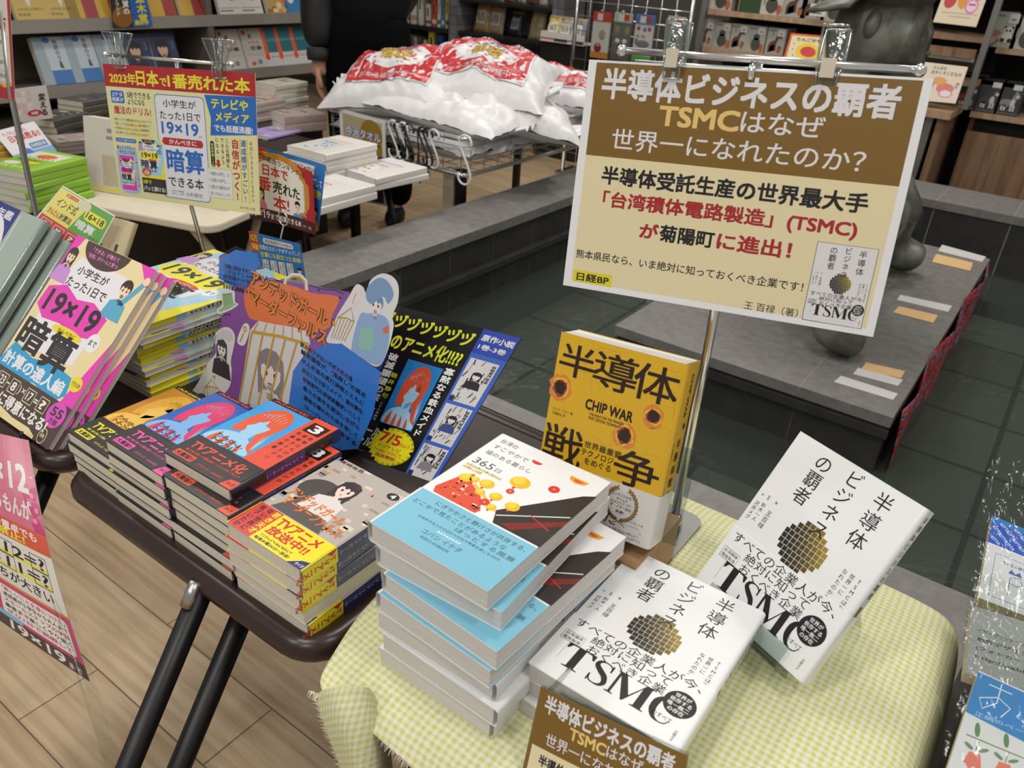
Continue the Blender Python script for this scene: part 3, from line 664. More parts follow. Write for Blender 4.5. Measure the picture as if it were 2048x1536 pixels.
LB = lantern_band(); LC = lantern_cover()
def sp365():
    a = Art(.4); a.vtext('台湾のすこやかで福のある暮らし３６５日', 10, 180, 5.4, '#55585a', pitch=6.2); return a
def lbook(label, mtx, first=[None]):
    if first[0] is None:
        first[0] = book('softcover_book', .126, .188, .0205, LC, '#e9ebeb', PAGEW, label, 'book', mtx, 'white books with the pale blue band', sp365(), (.0655, LB, None, '#7cbcd4', '#e4e6e6'), gloss=.35, coat=.1, left=True)
        return first[0]
    return dup(first[0], label, mtx)
zz = .7005
specs = [(-.3765, .366, 0, 1), (-.372, .366, -1.0, 1), (-.3785, .367, 1.0, 1), (-.3735, .368, -2.8, 0), (-.370, .372, -3.4, 0), (-.380, .376, 3.0, 0), (-.390, .377, -.5, 0)]
t_ = .0212
for i in range(6, -1, -1):
    x, y, a, flipd = specs[i]; z = zz + i * t_
    mtx = flat(x, y, z, a)
    if flipd: mtx = mtx @ Matrix.Translation((.130, .188, 0)) @ Matrix.Rotation(PI, 4, 'Z')
    lab = 'white book with a pale blue band and yellow lanterns, top of the tall pile' if i == 6 else 'white blue-banded book, %s from the top of the tall pile' % ORD[6 - i]
    lbook(lab, mtx)
# ---------------------------------------------------------------- yellow paperback on a wooden riser
def burn(a, x, y, r, l=3):
    rr = random.Random(int(x * 7 + y)); 
    def blob(k, c, ll):
        a.poly([(x + math.cos(q) * r * k * rr.uniform(.8, 1.15), y + math.sin(q) * r * k * rr.uniform(.85, 1.2)) for q in [2 * PI * i / 18 for i in range(18)]], c, ll)
    blob(1.0, '#d9823a', l); blob(.78, '#e8b23c', l + 1); blob(.66, '#8a4a22', l + 2); blob(.52, '#33201c', l + 3)
def chip_cover():
    a = Art(.3); D = '#2a1a14'; y_ = '#d9ac1f'
    rr = random.Random(2)
    for k in range(26):
        x, y = rr.uniform(0, 120), rr.uniform(60, 185); q = rr.uniform(8, 25)
        a.line([(x, y), (min(131, x + q), y), (min(131, x + q + 4), max(55, y - q))], .35, '#bd941c', 1)
    a.text('半', 3, 146, 43, 179, D, .007, 8); a.text('導', 42, 144, 89, 180, D, .007, 8); a.text('体', 85, 144, 131, 180, D, .007, 8)
    a.text('CHIP WAR', 40, 118.5, 92, 129.5, D, .03, 5); a.text("THE FIGHT FOR THE WORLD'S", 46, 113.5, 84, 116.3, D, .015, 5); a.text('MOST CRITICAL TECHNOLOGY', 46, 109.5, 84, 112.3, D, .015, 5)
    a.text('戦', 1, 52, 46, 94, D, .007, 8); a.text('争', 82, 56, 130, 92, D, .007, 8)
    a.text('世界最重要', 47, 80, 88, 87, D, .01, 5); a.text('テクノロジー', 45, 71.5, 88, 78.5, D, .01, 5); a.text('をめぐる', 50, 63, 80, 70, D, .01, 5)
    burn(a, 9, 132, 13, 3); burn(a, 112, 131, 11, 3); burn(a, 87, 104, 13, 3)
    a.text('クリス・ミラー 著', 5, 107.5, 28, 110.5, D, 0, 5); a.text('千葉敏生 訳', 5, 103, 20, 106, D, 0, 5)
    return a
def chip_band():
    a = Art(.4); g = '#8a6a3c'
    for s_ in (-1, 1):
        for k in range(13):
            q = math.radians(-78 + 12 * k); x, y = 98 + s_ * 17 * math.cos(q), 36 + 17.5 * math.sin(q)
            a.ell(x, y, 2.6, 1.1, g, 3, rot=(math.degrees(q) + 60) if s_ > 0 else (120 - math.degrees(q)), n=10); a.ell(x * .9 + 9.8, y * .9 + 3.6, 2.2, .9, g, 3, rot=(math.degrees(q) + 120) if s_ > 0 else (60 - math.degrees(q)), n=10)
    a.line([(92, 20), (106, 14)], 1, g); a.line([(104, 20), (90, 14)], 1, g)
    for t, y in (('フィナンシャル・', 43), ('タイムズ', 39), ('ビジネスブック・オブ・', 35), ('ザ・イヤー2022', 31), ('受賞!', 26)):
        n = min(11.5, len(t) * 1.5); a.text(t, 98 - n, y, 98 + n, y + 3.2, K, .01)
    a.text('た', 83, 12, 96, 24, '#3b2a1c', 0); a.line([(97, 17), (122, 17)], .4, '#666666'); a.text('ダイヤモンド社', 106, 20, 125, 22.6, K); a.text('日本復活の鍵は？', 84, 7.5, 122, 10, '#777777'); a.text('半導体の歴史を鮮やかに描写する。', 84, 3.6, 126, 6, '#777777')
    a.line([(84 + 38, 12), (86 + 38, 12), (86 + 38, 14), (84 + 38, 14)], .3, '#666666', closed=True)
    return a
def chip_spine():
    a = Art(.3); D = '#2a1a14'
    a.text('CHIP WAR', 20 - 22, 155 - 3, 20 + 22, 155 + 3, D, .02, 4, rot=-90); a.vtext('半導体戦争', 20, 112, 11, D, .01, pitch=13.5); a.vtext('世界最重要テクノロジーをめぐる国家間の攻防', 8, 110, 3, D, pitch=3.2)
    burn(a, 24, 124, 5, 3); return a
CM = frame((-.355, .577, .768), (.993, .04, .06), (-.075, .26, .963))
CMB = CM @ Matrix.Translation((0, 0, -.036))
book('paperback_book', .131, .188, .036, chip_cover(), '#d9ac1f', PAGEW, 'thick yellow paperback with burn holes standing on a wooden riser', 'book', CMB, None, chip_spine(), (.056, chip_band(), Art(.4), '#d4d2cf'), gloss=.3)
m, nt, ns, L, b = nodemat('light_brown_board'); b.inputs['Base Color'].default_value = lin('#a9835f'); b.inputs['Roughness'].default_value = .5; BOARD = m
rs = thing('display_riser', 'low brown wooden riser under the thick yellow paperback', 'riser', flat(-.362, .566, .7005, 0))
mb = MB(); mb.box((0, .003, .052), (.137, .105, .060), BOARD); mb.build('top_board', rs)
mb = MB(); mb.box((0, .004, 0), (.01, .104, .052), BOARD); mb.build('side_board', rs); mb = MB(); mb.box((.127, .004, 0), (.137, .104, .052), BOARD); mb.build('side_board', rs)
es2 = thing('book_stand', 'clear acrylic stand behind the thick yellow paperback', 'stand', CMB)
mb = MB(); mb.box((.02, -.002, -.003), (.150, .10, -.0004), ACRYL); mb.build('back_plate', es2); mb = MB(); mb.box((.02, -.0032, -.003), (.11, -.0006, .046), ACRYL); mb.box((.02, -.003, .0455), (.11, .012, .048), ACRYL); mb.build('front_lip', es2)
# ---------------------------------------------------------------- big sign: chrome stand, clips, card
def sign_art():
    a = Art(.33); br = '#7a5c20'; cr = '#e0d3aa'; wt = '#dcdadc'; go = '#e2c274'; rd = '#a3262a'; bk = '#1e1c1e'
    a.rect(8.2, 6, 290, 208, cr, 1); a.rect(8.2, 126, 290, 208, br, 2)
    a.text('半導体ビジネスの覇者', 16.3, 177, 277, 204, wt, .035, 4); a.text('TSMC', 76.3, 157.5, 151, 175, go, .03, 4); a.text('はなぜ', 152.5, 158, 223, 175.5, wt, .008, 4); a.text('世界一になれたのか？', 33.2, 133, 260.4, 152, wt, .006, 4)
    a.text('半導体受託生産の世界最大手', 27.5, 101, 270, 118, bk, .03, 4); a.text('「台湾積体電路製造」(TSMC)', 31.8, 78, 266, 95.5, rd, .026, 4)
    a.text('が', 73.4, 56.5, 92.3, 70.5, rd, .028, 4); a.text('菊陽町', 93.5, 55.5, 146.5, 71, bk, .03, 4); a.text('に進出！', 149, 55.5, 216, 71, rd, .028, 4)
    a.text('熊本県民なら、いま絶対に知っておくべき企業です！', 10.6, 28.8, 232, 37.4, bk, .006, 4)
    a.rect(10.5, 5.5, 52.2, 17, '#d8cf2e', 2); a.text('日経BP', 14, 7.2, 49, 15.2, bk, .02, 4); a.text('王 百禄（著）', 184, 5.8, 232, 13.4, bk, 0, 4)
    a.rect(236.4, 5.2, 286, 73.8, '#dcdadb', 2); a.frame(236.4, 5.2, 286, 73.8, .5, bk, 3)
    k = 68.6 / 188; a.include(WC, 236.8, 5.2, k, 2, kx=49 / 134); a.include(WB, 236.8, 5.2, k, 2, kx=49 / 134)
    return a
SO, SN = V((-.392, .656, .987)), V((.108, -.972, .21)).normalized()
SC = [onpl(u, v, SO, SN) for u, v in ((1178.5, 119), (1868, 157), (1746, 674), (1126, 570))]
SIGN = sign_art()
sheet('sign_card', SIGN, SC, 'large brown and cream sign card hanging from two clear clips', 'sign', .0012, '#e4e4e6', W=297, H=210)
sx = SC[1] - SC[0]; sxn = sx.normalized()
sd = thing('sign_stand', 'chrome sign stand with a T bar on the gingham cloth', 'sign stand', flat(-.249, .718, .7005, 0)); sb = sd.matrix_world.translation.copy()
l_ = lambda p: V(p) - sb
yt = (SC[0].y + SC[1].y) / 2 + .004
bx = [on(1244, 101, 'y', SC[0].y + .004), on(1840, 141, 'y', SC[1].y + .004)]; bd = (bx[1] - bx[0])
pm_ = bx[0] + bd * .485 + V((0, .006, 0))
mb = MB(); mb.tube([l_((-.249, .7205, .712)), l_((-.251, .7245, .95)), l_(pm_ + V((.001, .002, -.05))), l_(pm_)], .0048, CHROME, 14); mb.build('pole', sd)
mb = MB(); mb.tube([l_(bx[0]), l_(bx[1])], .0032, CHROME, 12); mb.tube([l_(bx[0] + V((.012, .006, -.009))), l_(bx[1] + V((-.01, .006, -.009)))], .0022, CHROME, 10); mb.build('cross_bar', sd)
for p in bx: mb = MB(); mb.ell(l_(p), (.0052,) * 3, CHROME); mb.build('ball_end', sd)
mb = MB(); mb.tube([l_(bx[0] + bd * .485 + V((0, -.003, -.004))), l_(bx[0] + bd * .485 + V((0, -.004, -.016)))], .0035, CHROME, 10); mb.build('hook', sd)
mb = MB(); q = rloop(-.055, -.082, .024, .042, .016, 0); mb.prism([(p[0], p[1]) for p in q], 0, .003, M('#7c7c7a', .42, .8)); mb.build('base_plate', sd)
mb = MB(); mb.tube([l_((-.249, .7205, .7035)), l_((-.249, .7205, .716)), l_((-.249, .7205, .722))], [.0105, .0098, .0065], CHROME, 16); mb.build('collar', sd)
CREAMY = M('#c9bfa8', .45)
def clip(cx_px, cy_px, y, k, label, tip_px):
    p = on(cx_px, cy_px, 'y', y); tp = on(tip_px[0], tip_px[1], 'y', y - .004)
    up = (p - tp).normalized(); F = frame(p, sxn, up); F = Matrix.Translation(-p) @ F; F = Matrix.Translation(p) @ F
    r = thing('sign_clip', label, 'clip', F, 'clear clips on the sign stands')
    h = (p - tp).length
    for s_, z0 in ((1, .004), (-1, -.004)):
        mb = MB()
        def jaw(u, v):
            yy = -h * .98 + v * (h + .028 * k); t = v
            w = (.0098 - .002 * max(0, yy / (.028 * k) - .7) if yy > 0 else .0096 - .0022 * math.sin(PI * .5 * min(1, -yy / h))) * k
            zz_ = (.0015 + .0045 * math.sin(PI * min(1, max(0, (yy + h) / h))) + (yy / (.028 * k) * .008 if yy > 0 else 0)) * k
            return V(((u - .5) * 2 * w, yy, s_ * zz_ + s_ * .001 * math.cos((u - .5) * PI)))
        mb.grid(jaw, 8, 14, CLIPM); rim = [jaw(u, v) for u, v in [(0, i / 14) for i in range(15)] + [(i / 4, 1) for i in range(1, 4)] + [(1, 1 - i / 14) for i in range(15)] + [(1 - i / 4, 0) for i in range(1, 4)]]; mb.tube(rim, .0011 * k, EDGE, 6, True); mb.build('jaw', r)
    mb = MB(); mb.box((-.0055 * k, -h * .55, .0075 * k), (.0055 * k, h * .25, .0098 * k), CREAMY); mb.build('spring_pad', r)
    return r
clip(1350, 112, yt - .012, 1.0, 'clear clip on the left half of the big brown sign', (1340, 158))
clip(1660, 132, yt + .010, 1.05, 'clear clip on the right half of the big brown sign', (1650, 180))
# small bent card in a clear holder at the table edge
hc = [onpl(u, v, V((-.20, .352, .70)), V((.1, -.86, .5)).normalized()) for u, v in ((1082, 1372), (1376, 1512), (1330, 1800), (1020, 1650))]
ch = thing('card_holder', 'clear card holder hooked on the cloth edge below the white pile', 'card holder', Matrix.Translation(hc[3]))
hl = [c - hc[3] for c in hc]; nn = (hl[1] - hl[0]).cross(hl[3] - hl[0]).normalized()
if nn.y > 0: nn = -nn
mb = MB(); e_ = [hl[0] - nn * .004, hl[1] - nn * .004, hl[2] - nn * .004, hl[3] - nn * .004]; mb.hexa(e_, [p - nn * .002 for p in e_], ACRYL); mb.build('back_plate', ch)
mb = MB(); mb.tube([hl[0].lerp(hl[1], .05) - nn * .006 + V((0, 0, -.004)), hl[0].lerp(hl[1], .05) - nn * .006 + V((0, .03, -.006))], .002, ACRYL, 8); mb.build('support_arm', ch)
sheet('price_card', SIGN, hc, 'smaller brown and cream card in the clear holder at the cloth edge', 'sign', .0008, '#7a5c20', W=297, H=210, curve=lambda u, v: .003 * math.sin(PI * u))
# ================================================================ generic drawn people for covers and cards
def person(a, x, y, s, hair, skin_, cloth_, long=1, l=3, face=1, turn=0):
    """simple drawn bust, s = head height in mm, (x, y) = centre of the face"""
    if long: a.poly([(x - .55 * s, y + .1 * s), (x - .5 * s, y + .5 * s), (x - .2 * s, y + .72 * s), (x + .2 * s, y + .72 * s), (x + .5 * s, y + .5 * s), (x + .55 * s, y + .1 * s), (x + .5 * s, y - .8 * s), (x + .3 * s, y - .55 * s), (x - .3 * s, y - .55 * s), (x - .5 * s, y - .8 * s)], hair, l)
    else: a.ell(x, y + .2 * s, .52 * s, .5 * s, hair, l)
    a.poly([(x - .14 * s, y - .6 * s), (x - .75 * s, y - .85 * s), (x - .95 * s, y - 1.9 * s), (x + .95 * s, y - 1.9 * s), (x + .75 * s, y - .85 * s), (x + .14 * s, y - .6 * s)], cloth_, l + 1)
    a.rect(x - .13 * s, y - .8 * s, x + .13 * s, y - .3 * s, skin_, l + 1)
    a.poly([(x - .4 * s, y + .3 * s), (x - .4 * s, y - .1 * s), (x - .22 * s, y - .42 * s), (x + turn * .1 * s, y - .54 * s), (x + .22 * s, y - .42 * s), (x + .4 * s, y - .1 * s), (x + .4 * s, y + .3 * s)], skin_, l + 1)
    a.poly([(x - .44 * s, y + .12 * s), (x - .42 * s, y + .52 * s), (x, y + .68 * s), (x + .42 * s, y + .52 * s), (x + .44 * s, y + .12 * s), (x + .27 * s, y + .22 * s), (x + .16 * s, y + .1 * s), (x + .02 * s, y + .26 * s), (x - .12 * s, y + .1 * s), (x - .28 * s, y + .24 * s)], hair, l + 2)
    if face:
        for q in (-.18, .18): a.ell(x + (q + turn * .06) * s, y - .02 * s, .06 * s, .085 * s, '#2a2424', l + 3, n=12)
        a.line([(x + (turn * .06 - .07) * s, y - .3 * s), (x + (turn * .06 + .07) * s, y - .3 * s)], .035 * s, '#9a4a44', l + 3)
def profile(a, x0, y0, x1, y1, bg, hair, pale, l=2):
    """two-colour portrait panel: generic head with flowing hair, no drawn features"""
    w, h = x1 - x0, y1 - y0; P = lambda pts: [(x0 + u * w, y0 + v * h) for u, v in pts]
    a.rect(x0, y0, x1, y1, bg, l)
    a.spoly(P([(.04, .02), (.10, .20), (.30, .28), (.52, .30), (.74, .24), (.92, .12), (.96, .02), (.5, .01)]), pale, l + 1)
    a.spoly(P([(.22, .30), (.16, .52), (.22, .76), (.38, .92), (.60, .95), (.78, .86), (.86, .68), (.84, .46), (.90, .26), (.97, .10), (.80, .16), (.72, .30), (.60, .40), (.40, .36)]), hair, l + 2)
    a.spoly(P([(.44, .66), (.40, .54), (.34, .46), (.40, .40), (.40, .32), (.50, .28), (.62, .36), (.70, .50), (.70, .62), (.60, .70)]), pale, l + 3)
    a.poly(P([(.48, .36), (.64, .42), (.66, .26), (.50, .22)]), pale, l + 3)
    a.spoly(P([(.38, .70), (.44, .60), (.52, .68), (.58, .58), (.66, .68), (.74, .56), (.76, .74), (.56, .82)]), hair, l + 4)
    for k in range(7): q = .34 + .07 * k; a.line(P([(q, .90 - .10 * abs(k - 3) / 3), (q - .04, .80 - .06 * abs(k - 3) / 3), (q - .02, .70)]), [w * .004, w * .018, w * .004], pale, l + 4)
    for k in range(4): a.spoly(P([(.12 + .2 * k, .02), (.2 + .17 * k, .22 - .02 * k), (.24 + .19 * k, .02)]), hair, l + 4, 3)
    for k in range(3): a.line(P([(.86 - .03 * k, .5 - .04 * k), (.9, .3 - .05 * k), (.95 - .02 * k, .14)]), [w * .006, w * .02, w * .004], pale, l + 4)
# ================================================================ small paperbacks (105 x 148)
def vol_cover(bg, hair, pale, accent, num):
    a = Art(.2, .6)
    a.rect(0, 0, 105, 148, '#1a1718', 1); profile(a, 0, 44, 70, 141, bg, hair, pale)
    a.rect(70, 44, 105, 148, accent, 2); a.text('ANIME', 4, 143, 60, 146, accent, .02, 4)
    a.rect(76, 120, 101, 140, '#1a1718', 3); a.text(num, 81, 122.5, 96, 137.5, '#e8e6e2', .05, 5)
    a.text('アンデッドガール・', 12, 52, 56, 60, '#1a1718', .03, 8, rot=-4); a.text('マーダーファルス', 14, 44, 54, 52, '#1a1718', .03, 8, rot=-4)
    for k, t in enumerate(('怪物だらけの', '謎解きミステリ', '笑劇の開幕')): a.vtext(t, 97 - k * 9, 116, 6.2, '#1a1718', .01, pitch=8.6, l=4)
    return a
def vol_band(accent):
    a = Art(.2, .6); a.text('TVアニメ化', 9, 22, 92, 37, accent, .035, 4); a.text('聴く者の笑いと謎を誘う ２０２３年７月より', 12, 17, 96, 20.5, accent, .02, 4)
    a.rect(6, 5, 36, 14.5, accent, 2); a.text('大重版!!', 8, 6.5, 34, 13, '#1a1718', .03, 4); a.text('フジテレビ・+Ultraほか', 44, 6, 84, 9.5, accent, .02, 4)
    a.poly([(88, 0), (105, 0), (105, 14), (92, 12)], accent, 2); a.text('タイガ', 93, 4, 103, 9, '#1a1718', .02, 4); return a
def vol_spine(t, num, navy='#31356f'):
    a = Art(.2, .6); T = t * 1000; a.rect(0, 0, T, 96, navy, 1); a.rect(0, 136, T, 148, navy, 1)
    a.vtext('アンデッドガール・マーダーファルス' + num, T / 2, 93, T * .34, '#c9c6cf', 0, pitch=T * .36); a.vtext('青崎有吾', T / 2, 130, T * .4, '#55525c', pitch=T * .52); return a
def band_spine(t, c1, c2, txt): a = Art(.2, .6); T = t * 1000; a.vtext(txt, T / 2, 38, T * .62, c2, .04, pitch=T * .56); return a
def pile(x, y, n, t, front, cover, band, lab_top, lab, grp, num, jit, top=(0, 0, 0), flips=()):
    first = None
    for k in range(n):
        z = TZ + .0005 + t * (n - 1 - k); rr = random.Random(k * 7 + int(x * 1000)); a = top[2] if k == 0 else rr.uniform(-jit, jit)
        dx, dy = (top[0], top[1]) if k == 0 else (rr.uniform(-.003, .003), rr.uniform(-.003, .003))
        m_ = flat(x + dx, y + dy, z, a)
        if k in flips: m_ = m_ @ Matrix.Translation((.105, .148, 0)) @ Matrix.Rotation(PI, 4, 'Z')
        L_ = lab_top if k == 0 else lab % ORD[k]
        if first is None: first = book('small_paperback', .103, .148, t, front, cover, PAGE, L_, 'book', m_, grp, vol_spine(t, num), band, gloss=.3, coat=.25)
        else: dup(first, L_, m_)
TZ = .6957
OR_ = '#e2543c'
pile(-.866, .352, 4, .0138, vol_cover('#c98a2a', '#e0a93a', '#e8c05a', '#e6d82c', '1'), '#201d1e', (.043, vol_band('#e6d82c'), None, '#201d1e'), 'small paperback with a yellow and black cover on the leftmost pile', 'small paperback, %s in the yellow-and-black pile', 'small yellow and black paperbacks', '１', .8)
pile(-.770, .349, 6, .0143, vol_cover('#2f62b5', '#d8386c', '#7fb2e8', '#e04a92', '2'), '#201d1e', (.043, vol_band('#e65aa6'), None, '#201d1e'), 'small paperback with a pink and blue portrait cover, top of its pile', 'small paperback, %s in the pink-and-blue pile', 'small pink and blue paperbacks', '２', .8)
pile(-.666, .352, 7, .0146, vol_cover('#3ba0e0', '#e2603a', '#9fd0ee', '#e2543c', '3'), '#201d1e', (.043, vol_band(OR_), None, '#201d1e'), 'small paperback with an orange and sky blue portrait, top of the tall pile', 'small paperback, %s in the orange and sky blue pile', 'small orange and blue paperbacks', '３', .8, top=(-.014, .012, 1.5))
def vol4():
    a = Art(.2, .6); a.rect(0, 0, 105, 148, '#b7aea6', 1); rr = random.Random(9)
    for k in range(60):
        x, y = rr.uniform(0, 105), rr.uniform(44, 148); a.rect(max(0, x - 3), max(44, y - 2), min(105, x + rr.uniform(2, 9)), min(148, y + rr.uniform(1, 5)), rr.choice(['#cfc5b6', '#9a9088', '#a8937a', '#8b8790', '#d8cdbb', '#c2a58e']), 2)
    a.ell(30, 90, 26, 20, '#4a4442', 3); a.poly([(10, 44), (30, 90), (60, 80), (80, 44)], '#5a5352', 4); person(a, 50, 108, 24, '#3a2f2f', '#ead2c6', '#ded8d4', 1, 4)
    a.text('アンデッドガール', 6, 66, 86, 80, '#e07a2c', .03, 10, rot=-3); a.text('マーダーファルス', 12, 52, 96, 66, '#e07a2c', .03, 10, rot=-3)
    a.ell(93, 133, 7.5, 5.5, '#2a2626', 4); a.text('4', 90, 129.5, 96, 136.5, '#e8e4de', .04, 6); a.text('青崎有吾', 6, 141, 40, 146, '#2c2828', .01, 5); return a
def vol4b():
    a = Art(.2, .6); a.rect(0, 0, 33, 42.5, '#d5382c', 1); a.rect(33, 0, 105, 42.5, '#eede2a', 1)
    a.vtext('気づいたか', 8, 40, 7.5, '#1b1718', .02, pitch=7.6); a.vtext('ない世界に', 18, 41, 7.5, '#1b1718', .02, pitch=7.8); a.vtext('若き天才', 28, 41, 8.4, '#eede2a', .03, pitch=9.4)
    a.text('TVアニメ', 36, 27, 94, 40, '#cf3426', .04, 4); a.text('放送中!!', 37, 14, 92, 26, '#cf3426', .04, 4); a.text('フジテレビ“+Ultra”ほかにて', 38, 8, 82, 11.5, '#1b1718', .015, 4); a.text('毎週水曜24:55〜放送!', 36, 2.5, 84, 6.5, '#1b1718', .015, 4)
    a.poly([(86, 0), (105, 0), (105, 12), (97, 9.5)], '#26306e', 3); a.text('タイガ', 94, 2, 104, 6, '#e6e4de', .02, 5); return a
t4 = .0168; b4s = Art(.2, .6); b4s.rect(0, 0, t4 * 1000, 42.5, '#eede2a', 1); b4s.vtext('TVアニメ化', t4 * 500, 41, 9, '#cf3426', .03, pitch=8.0); b4s.poly([(0, 30), (0, 42), (6, 36)], '#cf3426', 2)
pile(-.556, .347, 5, t4, vol4(), '#d9d2c6', (.0425, vol4b(), b4s, '#eede2a'), 'small paperback with a red and yellow band and long-haired figure, top of its pile', 'small paperback, %s in the red-and-yellow banded pile', 'small red and yellow banded paperbacks', '４', 1.2, flips=(3,))
# ================================================================ math books (B5, thin)
BR = '#4a352e'; PK = '#e83fb4'; CRM = '#ead9a4'
def math_cover(pink=True):
    a = Art(.12, .9); c1, c2 = (PK, '#e83fb4') if pink else ('#f0e628', '#f0e628'); W_ = 182
    a.rect(0, 0, W_, 257, c1, 1)
    a.poly([(20, 257), (150, 257), (182, 230), (182, 150), (150, 40), (0, 40), (0, 190)], CRM if pink else '#a9d2ea', 2)
    a.poly([(34, 232), (140, 232), (150, 190), (136, 100), (20, 92), (20, 190)], '#e9e6ea', 3)
    a.poly([(78 + 50 * math.cos(q), 256.5 + 31 * math.sin(q)) for q in [PI + PI * k / 16 for k in range(17)]], BR, 4)
    a.text('「できる」が増えて', 48, 245, 108, 251.5, '#ef7fd0' if pink else '#efe49a', .02, 6); a.text('「自信」がぐーんと育つ!', 44, 236, 112, 242.5, '#ef7fd0' if pink else '#efe49a', .02, 6)
    a.text('小学生が', 42, 209, 112, 222, '#241f20', .012, 6); a.text('たった1日で', 34, 189, 124, 203, '#241f20', .012, 6)
    a.poly([(6, 178), (40, 190), (75, 178), (110, 184), (150, 172), (146, 142), (110, 134), (70, 140), (30, 136), (4, 150)], c2 if pink else '#f0e628', 5)
    a.text('19×19', 18, 146, 138, 178, '#241f20', .02, 8); a.ell(94, 133, 34, 7, '#ecd92c' if pink else '#d0392e', 6); a.text('かんぺきに', 74, 130, 114, 136, '#5a4020' if pink else '#e8e6e2', .01, 8)
    a.ell(150, 138, 13, 13, '#ece9ec', 6); a.text('まで', 142, 134, 158, 142, '#241f20', .01, 8)
    a.text('暗', 6, 86, 66, 134, '#241f20', .045, 8); a.text('算', 70, 80, 130, 132, '#241f20', .045, 8)
    person(a, 14, 226, 20, '#3a2a28', '#f0d3b8', '#c98fd6', 1, 6); person(a, 150, 216, 22, '#3a2620', '#f3d6b4', '#5aa9c9', 0, 6)
    a.poly([(150, 196), (160, 196), (180, 232), (174, 238)], '#5aa9c9', 7); a.ell(178, 238, 6, 6, '#f3d6b4', 8)
    if pink:
        a.poly([(0, 66), (10, 92), (60, 84), (110, 92), (150, 88), (158, 66), (140, 50), (90, 58), (40, 48), (4, 50)], '#2f9fd0', 6); a.text('計算の達人編', 6, 60, 148, 80, '#eceaec', .03, 8)
        a.ell(164, 84, 12, 10, '#ecd92c', 7); a.text('できる本', 155, 80.5, 173, 87, '#4a352e', .01, 8)
    else:
        a.text('できる本', 30, 62, 120, 76, '#241f20', .01, 8); a.poly([(8 + 34 + 34 * math.cos(q), 60 + (22 + 6 * (i % 2)) * math.sin(q)) for i, q in enumerate([2 * PI * k / 20 for k in range(20)])], '#d0392e', 7); a.text('No.1', 34, 66, 60, 76, '#ece9e2', .03, 9); a.text('50', 22, 48, 64, 64, '#ece9e2', .04, 9); a.text('万部突破!', 26, 40, 58, 46, '#ece9e2', .02, 9)
    return a
def math_band():
    a = Art(.12, .9); a.rect(0, 0, 182, 56, BR, 1); y_ = '#efe3b0'
    for t, x, w in (('23', 20, 20), ('8', 50, 18), ('17', 88, 20), ('?', 120, 19)): a.frame(x, 32, x + w, 50, 1.2, y_, 3); a.text(t, x + 4, 35, x + w - 4, 47, '#efece4', .02, 4)
    a.text('(', 14, 32, 18, 50, '#efece4', 0, 4); a.text('-', 42, 40, 48, 42, '#efece4', .02, 4); a.text(')×', 71, 34, 86, 48, '#efece4', 0, 4); a.text('=', 110, 38, 118, 43, '#efece4', .02, 4)
    a.text('好きに得意になる!', 4, 12, 158, 30, '#efece4', .03, 4); a.ell(162, 40, 18, 17, '#d94fc0', 4); a.text('55', 150, 37, 174, 49, BR, .04, 6); a.text('万部', 154, 27.5, 172, 35, BR, .03, 6)
    a.poly([(0, 0), (0, 14), (30, 10), (52, 6), (56, 12), (90, 8), (130, 9), (146, 4), (146, 0)], '#e8d9a0', 2); a.ell(160, 10, 8, 10, '#e8d9a0', 3); a.ell(160, 10, 7, 9, BR, 4); a.text('計算', 156, 8, 164, 13, '#e8d9a0', .02, 6); return a
def thin_spine(t, c, txt='小学生がたった1日で19×19まで暗算できる本'):
    a = Art(.2, .6); T = t * 1000; a.rect(0, 0, T, 60, '#d8cf3a', 1); a.rect(0, 60, T, 76, '#8fb9d6', 1); a.vtext(txt, T / 2, 240, T * .62, '#2a2626', .02, pitch=T * .72 + 1.0); return a
PM = frame((-1.094, .341, .7125), (1, .01, -.015), (-.033, .692, .721))
def lean(m_, k, dx=0): return m_ @ Matrix.Translation((dx, 0, -.0095 * (k + 1)))
gp = 'pink math drill books'
p0 = book('drill_book', .178, .257, .009, math_cover(), '#e7e3e4', PAGEW, 'glossy pink math drill book leaning at the front of its row', 'book', lean(PM, 0), gp, None, (.056, math_band(), None, BR), spine=PK, gloss=.1, coat=.9, left=True)
dup(p0, 'pink math drill book leaning second in its row, spine edge showing', lean(PM, 1, .004)); dup(p0, 'pink math drill book leaning last in its row, deepest from the front', lean(PM, 2, .012))
# wire easel behind the row
wr = thing('wire_easel', 'black wire easel carrying the leaning pink drill books', 'easel', PM)
mb = MB()
for x in (.05, .14): mb.tube([(x, .004, .012), (x, -.0045, .010), (x, -.0045, -.034), (x, .06, -.034), (x, .11, -.034)], .0018, BLK, 8)
mb.tube([(.05, .11, -.034), (.14, .11, -.034)], .0018, BLK, 8); mb.build('wire_frame', wr)
